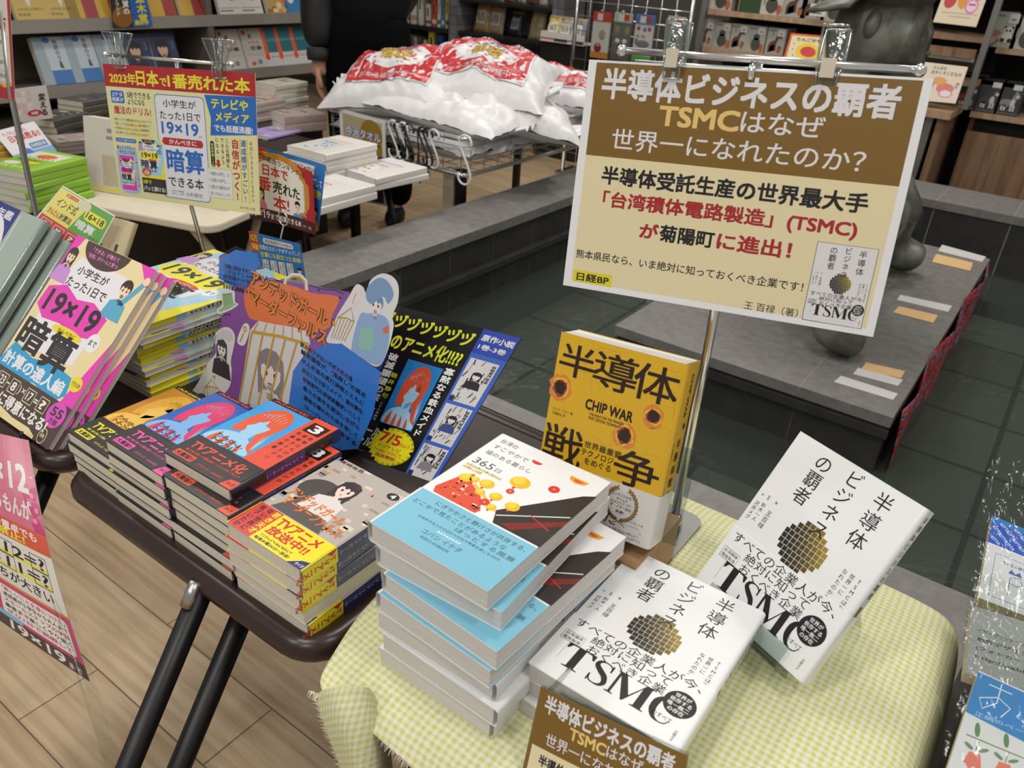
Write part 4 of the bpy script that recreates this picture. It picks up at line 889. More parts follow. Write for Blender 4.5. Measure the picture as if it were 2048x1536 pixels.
# dark blue books at the left edge
def navy_cover():
    a = Art(.12, .9); a.rect(0, 0, 182, 257, '#1f2a7a', 1); a.rect(120, 0, 182, 257, '#9fb0a4', 2); rr = random.Random(4)
    a.ell(70, 150, 60, 90, '#e4e2e6', 2); a.ell(66, 140, 52, 78, '#ddd24a', 3); a.ell(70, 170, 14, 14, '#2a2626', 4); a.vtext('本', 112, 150, 16, '#151515', .03); a.line([(126, 250), (140, 0)], 3, '#c8d4cc', 3); a.text('学習年鑑', 20, 235, 110, 250, '#e4e2e6', .02, 5); return a
NM = frame(tuple(onpl(80, 438, V((-1.2, .36, .715)), V((.03, -.72, .69)).normalized()) - V((1, 0, 0)) * .186 - V((-.033, .69, .72)) * .257), (1, .01, -.01), (-.033, .69, .722))
n0 = book('picture_book', .182, .257, .012, navy_cover(), '#1f2a7a', PAGEW, 'dark blue book with a yellow face, front of the row at the left edge', 'book', NM @ Matrix.Translation((0, 0, -.012)), 'dark blue books at the left edge', None, spine='#8c9a90', gloss=.1, coat=.9)
dup(n0, 'dark blue book in the middle of the row at the left edge', NM @ Matrix.Translation((.012, -.004, -.028))); dup(n0, 'dark blue book at the back of the row at the left edge', NM @ Matrix.Translation((.026, -.01, -.045)))
# yellow pile
PX, PY = -1.128, .497; first = None; tt = .0083
for k in range(13):
    z = .7005 + tt * (12 - k); rr = random.Random(k + 50); lab = 'yellow math drill book on top of the tall yellow pile' if k == 0 else 'yellow math drill book, %s from the top of the yellow pile' % ORD[k]
    dx, a = rr.uniform(-.004, .004), rr.uniform(-1.2, 1.2)
    if 4 <= k < 7: dx -= .012
    m_ = flat(PX + dx, PY + rr.uniform(-.003, .003), z, 1.5 + a)
    if k in (1, 2, 7, 8, 10): m_ = m_ @ Matrix.Translation((.180, .257, 0)) @ Matrix.Rotation(PI, 4, 'Z')
    if first is None: first = book('drill_book', .178, .257, tt, math_cover(False), '#e8e2c0', PAGEW, lab, 'book', m_, 'yellow math drill books in the tall pile', thin_spine(tt, 0), None, spine='#dcd9ce', gloss=.15, coat=.8)
    else: dup(first, lab, m_)
# ================================================================ black poster board leaning behind the small paperbacks
PO, PU = V((-.70, .578, .7005)), V((-.69, .69, .888)); pu_ = (PU - PO)
px_ = V((1, .07, 0)).normalized(); PN = px_.cross(pu_).normalized()
pc = [onpl(745, 598, PO, PN), onpl(1042, 677, PO, PN), onpl(884, 940, PO, PN), onpl(640, 868, PO, PN)]
pc[2] = pc[2] + (pc[2] - pc[1]) * .10; pc[3] = pc[3] + (pc[3] - pc[0]) * .06
def poster():
    a = Art(.25, .4); Y_ = '#dfe23a'; W_ = '#ecebe8'
    a.rect(0, 0, 182, 257, '#0f0e10', 1); a.rect(140, 0, 182, 257, '#3d63c4', 2); a.rect(140, 216, 182, 257, '#2a47b0', 3)
    a.text('ヅヅヅヅヅヅヅヅ', 4, 222, 136, 246, Y_, .03, 5); a.text('まさかのアニメ化!!??', 2, 186, 134, 214, Y_, .035, 5)
    profile(a, 6, 76, 46, 176, '#2456b8', '#c0304e', '#4a86d8', 3); profile(a, 74, 66, 120, 178, '#2a86d0', '#e0562e', '#a9d4ee', 3)
    a.vtext('破滅願望の芸人', 55, 180, 13, W_, .03, pitch=14.2); a.vtext('寡黙なる鉄血メイド', 128, 182, 12.5, W_, .03, pitch=13.6)
    a.vtext('馳井静句', 66, 150, 9, Y_, .01, pitch=12); a.vtext('CV小市眞琴', 66, 98, 5, W_, pitch=5.6)
    a.text('アンデッドガール・', 4, 38, 88, 58, W_, .04, 5, rot=-2); a.text('マーダーファルス', 4, 20, 86, 38, W_, .04, 5, rot=-2); a.text('Undead Girl Murder Farce', 6, 10, 70, 14, '#8a7a4a', 0, 5)
    a.poly([(104 + (32 if i % 2 else 27) * math.cos(q), 32 + (32 if i % 2 else 27) * math.sin(q)) for i, q in enumerate([2 * PI * k / 48 for k in range(48)])], '#eadf1e', 6)
    a.text('7/5', 84, 36, 114, 54, '#d0302a', .02, 8); a.text('(水)より', 114, 36, 128, 44, '#d0302a', .01, 8); a.text('フジテレビ', 86, 27, 120, 33, '#c02c28', .01, 8); a.text('“+Ultra”ほかにて', 84, 19, 124, 25, '#c02c28', .01, 8); a.text('放送開始', 88, 11, 118, 17, '#c02c28', .03, 8)
    a.text('原作小説', 143, 238, 180, 249, W_, .03, 6); a.text('1巻-3巻', 144, 224, 176, 233, W_, .02, 6)
    rr = random.Random(8)
    for q, (y0, y1) in enumerate(((134, 208), (62, 128), (0, 56))):
        a.rect(143, y0, 177, y1, '#d6d4d4', 4); 
        for k in range(30):
            x, y = rr.uniform(144, 172), rr.uniform(y0 + 2, y1 - 8); a.line([(x, y), (x + rr.uniform(-2, 4), y + rr.uniform(3, 14) if y + 14 < y1 else y1 - 1)], rr.uniform(.5, 1.6), rr.choice(['#26242c', '#4a4850', '#7a7880', '#2c3a78'] if q else ['#1a181c', '#3a383c', '#6a6668']), 5)
        person(a, 160, y0 + (y1 - y0) * .62, 11, '#1c1a1e', '#e6dcd8', ('#26242a', '#3a4a8a', '#8a8490')[q], 1, 6, 0); a.rect(143, y0, 149, y0 + 8, '#26306e', 8)
        a.vtext('怪物専門探偵', 173, y1 - 4, 5, '#26242c', .02, l=8)
    return a
sheet('poster_board', poster(), pc, 'black and blue promotional board behind the purple cut-out card', 'poster', .002, '#141316', W=182, H=257)
# ================================================================ hand-made purple cut-out card in clear laminate
QO = V((-.80, .555, .70)); QX = V((1, .02, 0)).normalized(); QY = V((0, .15, .989)).normalized(); QN = QX.cross(QY)
QM = frame(tuple(QO), QX, QY)
def q(u, v): p = onpl(u, v, QO, QN) - QO; return (p.dot(QX) * 1000, p.dot(QY) * 1000)
def Qs(*p): return [q(u, v) for u, v in p]
def zq(x, y): return q(380 + x * .2734, 480 + y * .2734)
def Zs(*p): return [zq(x, y) for x, y in p]
pop = thing('cutout_card', 'hand-drawn purple cut-out card with birdcages and blue hexagons in clear film', 'card', QM)
a = Art(.3, .5)
lam = Qs((398, 800), (432, 610), (436, 512), (470, 492), (520, 512), (545, 545), (690, 568), (735, 540), (770, 530), (798, 558), (800, 610), (778, 690), (765, 760), (770, 800), (742, 895), (690, 900), (560, 830), (470, 800))
mb = MB(); mb.prism(lam, -.9, -.4, FILM, Matrix.Scale(.001, 4)); mb.build('laminate', pop)
a.poly(Qs((404, 790), (436, 660), (470, 555), (560, 560), (700, 585), (690, 640), (660, 820), (560, 900), (420, 900)), '#8a55a0', 1)
a.poly(Zs((215, 140), (335, 70), (490, 100), (515, 170), (420, 340), (300, 330), (210, 280)), '#2f78d0', 2)
for i, t in enumerate(('漫画化!!', 'つぎはアニメ化!', '超話題の大冒険', '青崎有吾のミステリー', '開幕!!')):
    (x0, y0), (x1, y1) = zq(245, 165 + i * 38), zq(480 - 30 * (i == 4), 135 + i * 38); a.text(t, x0, y0 - 3.5, x1, y0 + 2.5, '#151a2c', .012, 4, rot=6)
a.spoly(Zs((395, 420), (440, 330), (560, 300), (760, 340), (900, 390), (1060, 410), (1090, 450), (1040, 560), (1020, 640), (900, 680), (760, 640), (640, 620), (500, 590), (430, 560)), '#e57a45', 3)
for t, (x0, y0), (x1, y1), r in (('アンデッドガール・', (440, 425), (1075, 440), -9), ('マーダーファルス', (440, 525), (1010, 600), -9)):
    A0, A1 = zq(x0, y0), zq(x1, y1); cyy = (A0[1] + A1[1]) / 2; w2 = A1[0] - A0[0]
    for bo, c_, ll in ((.075, '#2a1c14', 5), (.028, '#e8892c', 7)): a.text(t, A0[0], cyy - 11.5, A1[0], cyy + 11.5, c_, bo, ll, rot=-7)
def cage(pts_top, pts_bot, gold, l, n, w):
    (ax, ay), (bx_, by) = pts_top; (cx_, cy_), (dx_, dy_) = pts_bot
    for k in range(n):
        f = k / (n - 1); a.line([(ax + (bx_ - ax) * f, ay + (by - ay) * f), (cx_ + (dx_ - cx_) * f, cy_ + (dy_ - cy_) * f)], w, gold, l)
    a.line([(ax, ay), ((ax + bx_) / 2, (ay + by) / 2 + 2), (bx_, by)], w * 1.3, gold, l + 1)
GD = '#c9a22c'
a.poly(Zs((350, 1200), (390, 980), (440, 660), (500, 590), (860, 660), (880, 760), (820, 880), (740, 1200)), '#dcdadc', 2)
fx, fy = zq(590, 980); person(a, fx, fy, 46, '#8d8590', '#e9dedb', '#d8d4d6', 1, 4)
cage(Zs((455, 670), (870, 765)), Zs((360, 1190), (720, 1230)), GD, 10, 6, 3.0)
for k in range(6): a.line(Zs((470 + 70 * k, 660 + 16 * k), (500 + 62 * k, 600 + 10 * k)), 1.6, GD, 10)
a.line(Zs((690, 340), (700, 290), (750, 255), (810, 260), (850, 300), (855, 370)), 4.5, '#e4e2e0', 3); a.line(Zs((700, 340), (710, 295), (755, 268), (805, 272), (838, 305), (842, 365)), 2.4, GD, 4)
# top hat, key, small figure with cage
a.spoly(Zs((195, 510), (235, 470), (228, 380), (320, 370), (330, 450), (355, 470), (300, 510), (215, 540)), '#e4e4e2', 4); a.poly(Zs((238, 395), (308, 385), (318, 460), (245, 490)), '#8fb58a', 5); a.poly(Zs((208, 515), (245, 485), (318, 458), (342, 468), (290, 500), (225, 525)), '#9cc096', 6); a.line(Zs((240, 400), (310, 390)), .6, '#4a5a48', 7)
a.spoly(Zs((345, 740), (390, 620), (430, 620), (432, 680), (395, 770)), '#e4e4e2', 4); a.line(Zs((365, 745), (395, 680)), 2, '#b58f2a', 5); a.ell(*zq(403, 652), 3.4, 4.2, '#b58f2a', 5); a.ell(*zq(403, 652), 1.6, 2.2, '#e4e4e2', 6)
a.spoly(Zs((0, 1150), (60, 1040), (130, 900), (190, 820), (180, 700), (240, 640), (300, 650), (330, 720), (300, 880), (305, 960), (280, 1090), (150, 1180)), '#e2e2e0', 3)
sx_, sy_ = zq(232, 800); person(a, sx_, sy_, 21, '#4c4a4e', '#e6e2e0', '#3e3c40', 1, 4); a.poly(Zs((195, 760), (190, 700), (240, 650), (300, 665), (318, 720), (290, 745), (240, 720)), '#d2d0d2', 6)
cage(Zs((110, 1075), (210, 1085)), Zs((105, 1180), (205, 1190)), GD, 8, 6, 1.3); a.line(Zs((115, 1075), (160, 1015), (205, 1085)), 1.4, GD, 9); a.ell(*zq(178, 1000), 2.5, 2.5, GD, 9)
# figure with blue hair holding a cage
a.spoly(Zs((1000, 745), (1040, 640), (1085, 540), (1160, 420), (1215, 330), (1265, 345), (1290, 390), (1320, 300), (1400, 250), (1480, 270), (1525, 340), (1520, 460), (1480, 560), (1490, 640), (1440, 830), (1370, 930), (1250, 860), (1100, 770)), '#dfe1e2', 4)
hx, hy = zq(1360, 480); a.spoly(Zs((1180, 800), (1240, 560), (1300, 540), (1420, 560), (1460, 640), (1440, 820), (1370, 920), (1240, 850)), '#8fb0d8', 5)
a.spoly(Zs((1250, 660), (1330, 650), (1340, 800), (1240, 790)), '#8fc4b4', 8); person(a, hx, hy, 21, '#6f93b8', '#efe4de', '#8fb0d8', 0, 6); a.spoly(Zs((1290, 430), (1300, 350), (1380, 280), (1450, 310), (1490, 400), (1450, 470), (1420, 420), (1370, 440), (1330, 470)), '#7d9fc4', 9)
a.poly(Zs((1410, 650), (1450, 630), (1455, 680), (1420, 690)), '#d8743c', 9)
cage(Zs((1085, 570), (1200, 600)), Zs((1035, 720), (1130, 745)), '#b39a4a', 6, 6, 1.3); a.line(Zs((1085, 570), (1180, 500), (1200, 600)), 1.5, '#b39a4a', 7); a.poly(Zs((1165, 470), (1180, 380), (1225, 340), (1255, 400), (1240, 460), (1195, 490)), '#e8e0dc', 6); a.line(Zs((1190, 470), (1215, 390)), .6, '#555555', 7)
a.poly(Zs((700, 1380), (755, 960), (830, 850), (1000, 765), (1110, 760), (1400, 970), (1340, 1280), (1230, 1530), (1110, 1540)), '#2a78d4', 11)
rr = random.Random(1)
for i, t in enumerate(('首から下がない不老不死の鬼', '輪堂鴉夜が、"鬼殺し"の異名', '半人半鬼の真打津軽とともに', '彼女に付き従うメイド、馳井静句', '怪物専門の探偵鳥籠使いとして', '数々の事件を解決しながら', '鴉夜の奪われた体を探して', 'ヨーロッパを旅する')):
    (x0, y0), (x1, y1) = zq(800 + 4 * i, 860 + 66 * i), zq(1340 - 12 * i, 980 + 60 * i); a.text(t, x0, (y0 + y1) / 2 - 3.4, x1 - (30 if i == 0 else 6), (y0 + y1) / 2 + 3.4, '#0a0e1c', .026, 13, rot=-11)
for pts in (Zs((430, 270), (520, 290), (600, 280), (680, 310)), Zs((870, 330), (960, 360), (1060, 370), (1130, 400)), Zs((200, 640), (230, 620), (220, 560), (280, 540)), Zs((140, 860), (180, 760), (190, 690))): a.line(pts, 1.2, '#3c2450', 3)
for p in Zs((560, 275), (640, 300), (940, 370), (1100, 425), (290, 545), (215, 590)): a.ell(p[0], p[1], 2, 1.3, '#3c2450', 3, n=10)
mb = MB(); out = Qs((404, 790), (436, 660), (440, 515), (470, 500), (518, 515), (545, 552), (690, 575), (735, 545), (766, 536), (792, 560), (794, 610), (772, 690), (764, 750), (738, 888), (690, 892), (560, 840), (470, 810))
a.mm(Matrix.Identity(4), mb, 4e-5); pp = mb.build('drawing', pop)
mb = MB(); mb.box((.05, -.0, -.055), (.06, .12, -.002), BLK); mb.box((.15, 0, -.055), (.16, .12, -.002), BLK); mb.box((.05, .0, -.055), (.16, .004, -.002), BLK); mb.build('support', pop)
# ================================================================ yellow sign, small cards, hanging paper, wrapped stationery
def yellow_sign():
    a = Art(.33); R_ = '#b02a30'; Y_ = '#e8df3a'; B_ = '#2f6cc0'; k = '#1e1c1e'; W_ = '#e3e4e8'
    a.rect(0, 0, 297, 210, '#e4dfa6', 1); a.rect(0, 176, 297, 210, R_, 2); a.text('2023年', 10.6, 181, 66, 198, Y_, .03, 4); a.text('日本', 67, 180, 112, 204, Y_, .035, 4); a.text('で', 114, 182, 128, 194, Y_, .03, 4); a.text('1番売れた本', 130, 180, 287, 202, Y_, .035, 4)
    a.rrect(9, 151, 37, 170, 3, B_, 2); a.text('2ケタ', 12, 161, 34, 168, W_, .02, 4); a.text('暗算が', 11, 153, 35, 160, W_, .02, 4); a.text('5秒でできる', 43.5, 160, 91, 170, k, .01, 4); a.text('ようになる', 43.5, 150, 78, 159, k, .01, 4); a.text('魔法のドリル!', 12, 134, 90, 147, '#b8302e', .015, 4)
    for i, t in enumerate(('解いていたら算数が好きになってビックリ!', '楽しくできるから脳トレ・頭の体操にも!', '家族みんなでゲームみたいに暗算競争!', '計算のスピードがグングン上がる!')):
        y = 124 - i * 7; a.rect(34, y - .5, 76, y + 1.8, '#e2c83a', 2); a.text('★' + t, 9.6, y, 88 - 2.5 * i, y + 3.6, k, 0, 4); a.line([(10, y - 1.6), (90, y - 1.6)], .3, '#9a9878', 2)
    a.rrect(99.5, 8, 199, 170, 8, B_, 2); a.rrect(100.7, 9.2, 197.8, 168.8, 7.4, W_, 3)
    a.text('小学生が', 116, 151, 182, 163, k, .008, 5); a.text('たった1日で', 108, 132.5, 190, 145, k, .008, 5); a.text('19×19', 109, 110, 184, 129, B_, .02, 5); a.text('まで', 184, 108, 191, 112, k, 0, 5)
    a.rrect(108, 92.5, 191, 104.5, 5.5, '#b83038', 4); a.text('かんぺきに', 122, 95, 178, 102.5, W_, .02, 6); a.text('暗算', 113, 51, 190, 88, B_, .035, 5); a.text('できる本', 113, 27, 186, 44, k, .012, 5)
    a.text('東大卒プロ算数講師', 118, 19, 144, 21.6, k, 0, 5); a.text('志進ゼミナール塾長', 118, 15, 144, 17.6, k, 0, 5); a.text('小杉拓也', 148, 14, 182, 21, k, 0, 5)
    a.poly([(200, 174), (297, 176), (297, 121), (207, 114), (210, 140)], B_, 3); a.text('テレビや', 212, 155, 282, 170, Y_, .03, 5); a.text('メディア', 219, 136, 283, 151, Y_, .03, 5); a.text('でも話題沸騰!', 215, 121, 289, 132, W_, .03, 5)
    a.rect(262, 15, 264, 113, '#e2c83a', 2); a.rect(276.5, 15, 278.5, 113, '#e2c83a', 2); a.vtext('自信がつく!', 254, 112, 15, '#b83038', .03, pitch=16); a.vtext('達成感がすごい!', 270, 112, 11, B_, .02, pitch=12); a.vtext('本当にできるようになるから', 284.5, 111, 6.6, k, 0, pitch=7.2)
    a.vtext('こんな問題も', 238.5, 112, 7.2, k, .01, pitch=7.6); a.vtext('できるよう', 229, 112, 7.2, k, .01, pitch=8.4); a.vtext('になる!', 219, 112, 7.2, k, .01, pitch=9); a.poly([(216, 78), (222, 78), (222, 72), (225, 72), (219, 66), (213, 72), (216, 72)], '#b83038', 3)
    a.rrect(205, 66, 213, 106, 3.8, k, 3); a.vtext('制限時間10秒', 209, 103, 5, '#e4dfa6', .01, l=5, pitch=5.4)
    a.rrect(196, 18, 245, 64, 2, '#a8a8a0', 4); a.rrect(196.5, 18.5, 244.5, 63.5, 2, W_, 5)
    for i, t in enumerate(('「4個510円」と', '「6個770円」、', '1個の値段が', '安いのはどっち?')): a.text(t, 200, 53 - i * 10.5, 240, 59 - i * 10.5, '#4a4a4c', 0, 7)
    a.text('ダイヤモンド社', 258, 5.5, 288, 10, k, .01, 4)
    a.rrect(5, 6, 51, 84, 14, '#a9c4dc', 2); a.rrect(7, 89.5, 52, 96, 3, B_, 2); a.text('どんどん解けるから', 10, 91, 49, 94.8, W_, .01, 4); a.text('楽しくってもっと', 7.5, 78, 49, 84, k, .008, 5); a.text('やりたくなる!', 12, 70.5, 47, 76.5, k, .008, 5)
    a.rect(10, 12, 42, 68, PK, 4); a.include(math_cover(True), 10, 12, .2, 4, kx=32 / 182); a.vtext('1番シリーズ第2弾', 47, 66, 4, '#b83038', .01, pitch=5.4, l=5)
    a.rect(56, 12, 107, 98, '#ddd23a', 4); a.include(math_cover(False), 56, 30, .264, 4, kx=51 / 182); a.rect(56, 12, 107, 36, '#3a302c', 12); a.text('パッと解ける!', 58, 15, 105, 23, W_, .02, 14); a.text('5秒で', 58, 26, 76, 33, Y_, .02, 14)
    return a
YO, YN = V((-1.316, .706, .869)), V((.23, -.96, .13)).normalized()
YC = [onpl(u, v, YO, YN) for u, v in ((205, 127), (510, 146), (520, 430), (240, 391))]
sheet('sign_card', yellow_sign(), YC, 'yellow and red sign card hanging above the math books', 'sign', .0012, '#e4dfa6', W=297, H=210)
ysd = thing('sign_stand', 'thin chrome sign stand carrying the yellow and red sign', 'sign stand', flat(-1.17, .772, .7005, 0)); yb = ysd.matrix_world.translation.copy(); y_ = lambda p: V(p) - yb
yx = [onpl(u, v, YO + V((.005, -.006, 0)) * -1, YN) for u, v in ((211, 109), (462, 129))]; yd = yx[1] - yx[0]
pt = onpl(383, 414, YO - YN * .010, YN); top = yx[0] + yd * .56 + V((.0, .004, 0))
mb = MB(); mb.tube([V((0, 0, .006)), y_(pt), y_(top)], .0034, CHROME, 10); mb.build('pole', ysd)
mb = MB(); mb.tube([y_(yx[0]), y_(yx[1])], .0026, CHROME, 10); mb.build('cross_bar', ysd)
for p in yx: mb = MB(); mb.ell(y_(p), (.0046,) * 3, CHROME); mb.build('ball_end', ysd)
mb = MB(); mb.prism([(p[0], p[1]) for p in rloop(-.05, -.02, .05, .024, .012, 0)], 0, .004, STEEL); mb.build('base_plate', ysd)
def yclip(c, tipp, label):
    p = onpl(c[0], c[1], YO + V((0, -.004, 0)), YN); t = onpl(tipp[0], tipp[1], YO + V((0, -.004, 0)), YN)
    F = frame(p, yd, p - t); r = thing('sign_clip', label, 'clip', F, 'clear clips on the sign stands'); h = (p - t).length
    for s_ in (1, -1):
        mb = MB()
        def jaw(u, v):
            yy = -h + v * (h + .034); w = .008 if yy < 0 else .008 + .011 * yy / .034
            z_ = .002 + (.004 * math.sin(PI * max(0, (yy + h) / h)) if yy < 0 else yy * .25)
            return V(((u - .5) * 2 * w, yy, s_ * (z_ + .0016 * math.cos((u - .5) * 12))))
        mb.grid(jaw, 10, 14, CLIPM); rim = [jaw(u, v) for u, v in [(0, i / 14) for i in range(15)] + [(i / 4, 1) for i in range(1, 4)] + [(1, 1 - i / 14) for i in range(15)] + [(1 - i / 4, 0) for i in range(1, 4)]]; mb.tube(rim, .0013, EDGE, 6, True); mb.tube([jaw(.5, i / 14) + V((0, 0, s_ * .0006)) for i in range(15)], .001, EDGE, 6); mb.build('jaw', r)
    mb = MB(); mb.tube([(-.007, 0, 0), (.007, 0, 0)], .0035, ACRYL, 10); mb.build('pivot', r)
yclip((238, 112), (242, 136), 'clear clip on the left half of the yellow and red sign'); yclip((438, 128), (446, 156), 'clear clip on the right half of the yellow and red sign')
# red card over a blue card on a wire clip
CO, CN = V((-1.102, .825, .855)), V((.02, -.98, .17)).normalized()
def red_card():
    a = Art(.33); W_ = '#e6e2dc'; k = '#1e1a1c'
    a.rect(0, 0, 150, 105, '#b3282c', 1); a.ell(68, 60, 72, 52, '#c98a3a', 2); a.rect(0, 0, 150, 20, '#4a1c20', 6); a.ell(66, 56, 64, 46, W_, 3)
    a.text('2023年総合ランキング1位', 6, 92, 128, 101, k, .01, 7, rot=-4); a.text('日本で', 28, 72, 84, 90, '#c02a2c', .03, 5); a.text('売れた', 48, 48, 112, 68, k, .03, 5); a.text('1番', 8, 48, 45, 70, '#c02a2c', .035, 5); a.text('本!', 48, 22, 84, 46, '#c02a2c', .04, 5)
    person(a, 22, 42, 15, '#2a2222', '#f0d0b4', '#d8788c', 1, 5); person(a, 104, 36, 15, '#2a2222', '#f0d0b4', '#4a90c8', 0, 5)
    for q_ in range(9): a.ell(124 + 2 * math.sin(q_), 26 + q_ * 7, 1.6, 3.2, '#b9b09c', 4, rot=20, n=8)
    a.text('19×19', 3, 5, 40, 17, W_, .02, 8); a.text('まで暗算できる本', 42, 5, 112, 15, W_, .02, 8); a.text('小杉拓也', 116, 6, 142, 11, W_, 0, 8); return a
rc = [onpl(u, v, CO, CN) for u, v in ((500, 297), (630, 345), (637, 470), (506, 436))]
cv = lambda u, v: .010 * (u - .5) ** 2 * 4 - .004
sheet('promo_card', red_card(), rc, 'small red card with a white oval, beside the yellow sign', 'card', .0006, '#b3282c', W=150, H=105, curve=cv)
def blue_card():
    a = Art(.33); a.rect(0, 0, 150, 105, '#2f7cc4', 1); a.rrect(40, 84, 128, 98, 6, '#e6e4e0', 2); a.text('子どもだけじゃない!', 46, 87, 124, 95, '#2a2a3a', .02, 5); a.text('計算のスピードがアップして', 26, 68, 146, 80, '#e6e4e0', .02, 5); a.text('仕事にも役立つと話題!', 26, 50, 146, 63, '#e8df3a', .02, 5)
    a.rect(0, 60, 26, 105, '#cf3a34', 2); a.text('15万', 2, 84, 24, 100, '#e8df3a', .03, 5); a.text('突破', 3, 64, 23, 80, '#e8df3a', .03, 5)
    for i in range(4): a.rect(28 + i * 24, 6, 46 + i * 24, 44, '#e6e4de', 2); a.vtext('暗算が速い', 41 + i * 24, 42, 6, '#b03a34', .01, l=4, pitch=7); a.vtext('と話題です', 33 + i * 24, 42, 6, '#3a3a40', .0, l=4, pitch=7)
    person(a, 136, 26, 14, '#2a2222', '#f0d0b4', '#d8b04a', 0, 5); return a
bc = [onpl(u, v, CO + V((0, .012, 0)), CN) for u, v in ((516, 292), (657, 331), (642, 462), (520, 430))]
sheet('promo_card', blue_card(), bc, 'blue card showing behind the right edge of the small red card', 'card', .0006, '#2f7cc4', W=150, H=105, curve=lambda u, v: .010 * (u - .5) ** 2 * 4 - .004)
wc = thing('card_clip', 'small wire card clip under the red card', 'card clip', flat(-1.085, .83, .7005, 0)); wb = wc.matrix_world.translation.copy()
mb = MB(); cc = onpl(566, 437, CO + V((0, -.004, 0)), CN) - wb; mb.tube([cc + V((math.cos(t) * .0115, 0, math.sin(t) * .0115)) for t in [2 * PI * k / 20 for k in range(20)]], .0012, CHROME, 8, True); mb.tube([cc + V((0, 0, -.0115)), (0, 0, .05), (0, 0, .004)], .0012, CHROME, 8); mb.build('wire', wc)
mb = MB(); mb.ell((0, 0, .004), (.018, .018, .006), BLK); mb.build('weight', wc)
D1 = V((-1.10, .81, .80)); DN = V((.2, -.97, -.05)).normalized()
dc = [onpl(u, v, D1, DN) for u, v in ((497, 462), (600, 488), (612, 562), (512, 552))]
sheet('promo_card', blue_card(), dc, 'small blue and red card just above the purple cut-out card', 'card', .0006, '#2f7cc4', W=150, H=105)
for c_ in (0,):
    w2 = thing('card_clip', 'thin wire holder behind the small blue and red card', 'card clip', flat(dc[3].x + .03, dc[3].y + .012, .7005, 0)); b2 = w2.matrix_world.translation.copy()
    mb = MB(); mb.tube([V((0, 0, .004)), (dc[0].lerp(dc[1], .4) + V((0, .004, -.01))) - b2], .0012, CHROME, 8); mb.build('wire', w2); mb = MB(); mb.ell((0, 0, .004), (.015, .015, .005), BLK); mb.build('weight', w2)
# green and red card with 16 x 18
GO, GN = V((-1.36, .60, .83)), V((.64, -.62, .45)).normalized()
gc = [onpl(u, v, GO, GN) for u, v in ((126, 373), (229, 432), (176, 530), (60, 452))]
def green_card():
    a = Art(.33); a.rect(0, 0, 100, 75, '#5aa53a', 1); a.poly([(0, 26), (0, 73), (48, 73), (54, 60), (46, 26)], '#e8dc6a', 2); a.ell(48, 66, 12, 8, '#d6d4b4', 3); a.rect(0, 0, 100, 26, '#c63a2c', 2); a.frame(0, 0, 100, 75, 2.4, '#e8e8e2', 6)
    a.text('インド式', 8, 46, 44, 60, '#1e1c1c', .01, 5); a.text('かんたん', 5, 31, 24, 41, '#c63a2c', .02, 5); a.text('計算法', 25, 31, 45, 41, '#1e1c1c', .02, 5); a.rrect(56, 50, 94, 64, 6, '#f0e41e', 3); a.text('16×18', 59, 52.5, 91, 62, '#1e1c1c', .02, 5); a.text('暗算', 52, 34, 84, 47, '#e8e8e2', .04, 5); a.text('できる', 80, 29, 96, 34, '#1e1c1c', .01, 5)
    for i in range(4): a.frame(6 + i * 22, 8, 22 + i * 22, 22, 1, '#e8e8e2', 4); a.text('?×?='[i], 10 + i * 22, 11, 18 + i * 22, 19, '#e8e8e2', .03, 5)
    a.rrect(14, 65, 36, 70, 2, '#c63a2c', 4); a.text('脳トレにも', 16, 66, 34, 69, '#e8e8e2', .02, 6); return a
sheet('promo_card', green_card(), gc, 'tilted green, yellow and red card above the pink math books', 'card', .0006, '#e8e8e2', W=100, H=75)
w3 = thing('card_clip', 'thin wire holder under the tilted green card', 'card clip', flat(gc[3].lerp(gc[2], .5).x, gc[3].lerp(gc[2], .5).y + .03, .7005, 0)); b3 = w3.matrix_world.translation.copy()
mb = MB(); mb.tube([V((0, 0, .004)), V((0, 0, .05)), gc[3].lerp(gc[1], .4) - GN * .003 - b3], .0012, CHROME, 8); mb.build('wire', w3); mb = MB(); mb.ell((0, 0, .004), (.015, .015, .005), BLK); mb.build('weight', w3)
# beige workbook standing behind
def beige():
    a = Art(.5); a.rect(0, 0, 148, 210, '#cdbf9c', 1); a.text('− 1', 70, 150, 130, 166, '#4a443a', .01, 4); a.text('算数も身につく!', 20, 96, 110, 106, '#3a352c', .01, 4); a.frame(16, 20, 96, 80, .8, '#8a7f66', 3); a.ell(40, 176, 14, 10, '#b9aa86', 3); a.text('くもん書房', 24, 50, 74, 58, '#4a443a', 0, 4); return a
BM = frame(tuple(onpl(283, 450, V((-1.22, .70, .80)), V((.2, -.8, .55)).normalized()) - V((.97, .2, -.03)).normalized() * .150 - V((-.02, .55, .83)).normalized() * .21), (.97, .2, -.03), (-.02, .55, .83))
book('workbook', .146, .21, .010, beige(), '#cdbf9c', PAGE, 'beige workbook standing behind the pink math books', 'book', BM @ Matrix.Translation((0, 0, -.010)), spine='#c4b792', gloss=.5, coat=0)
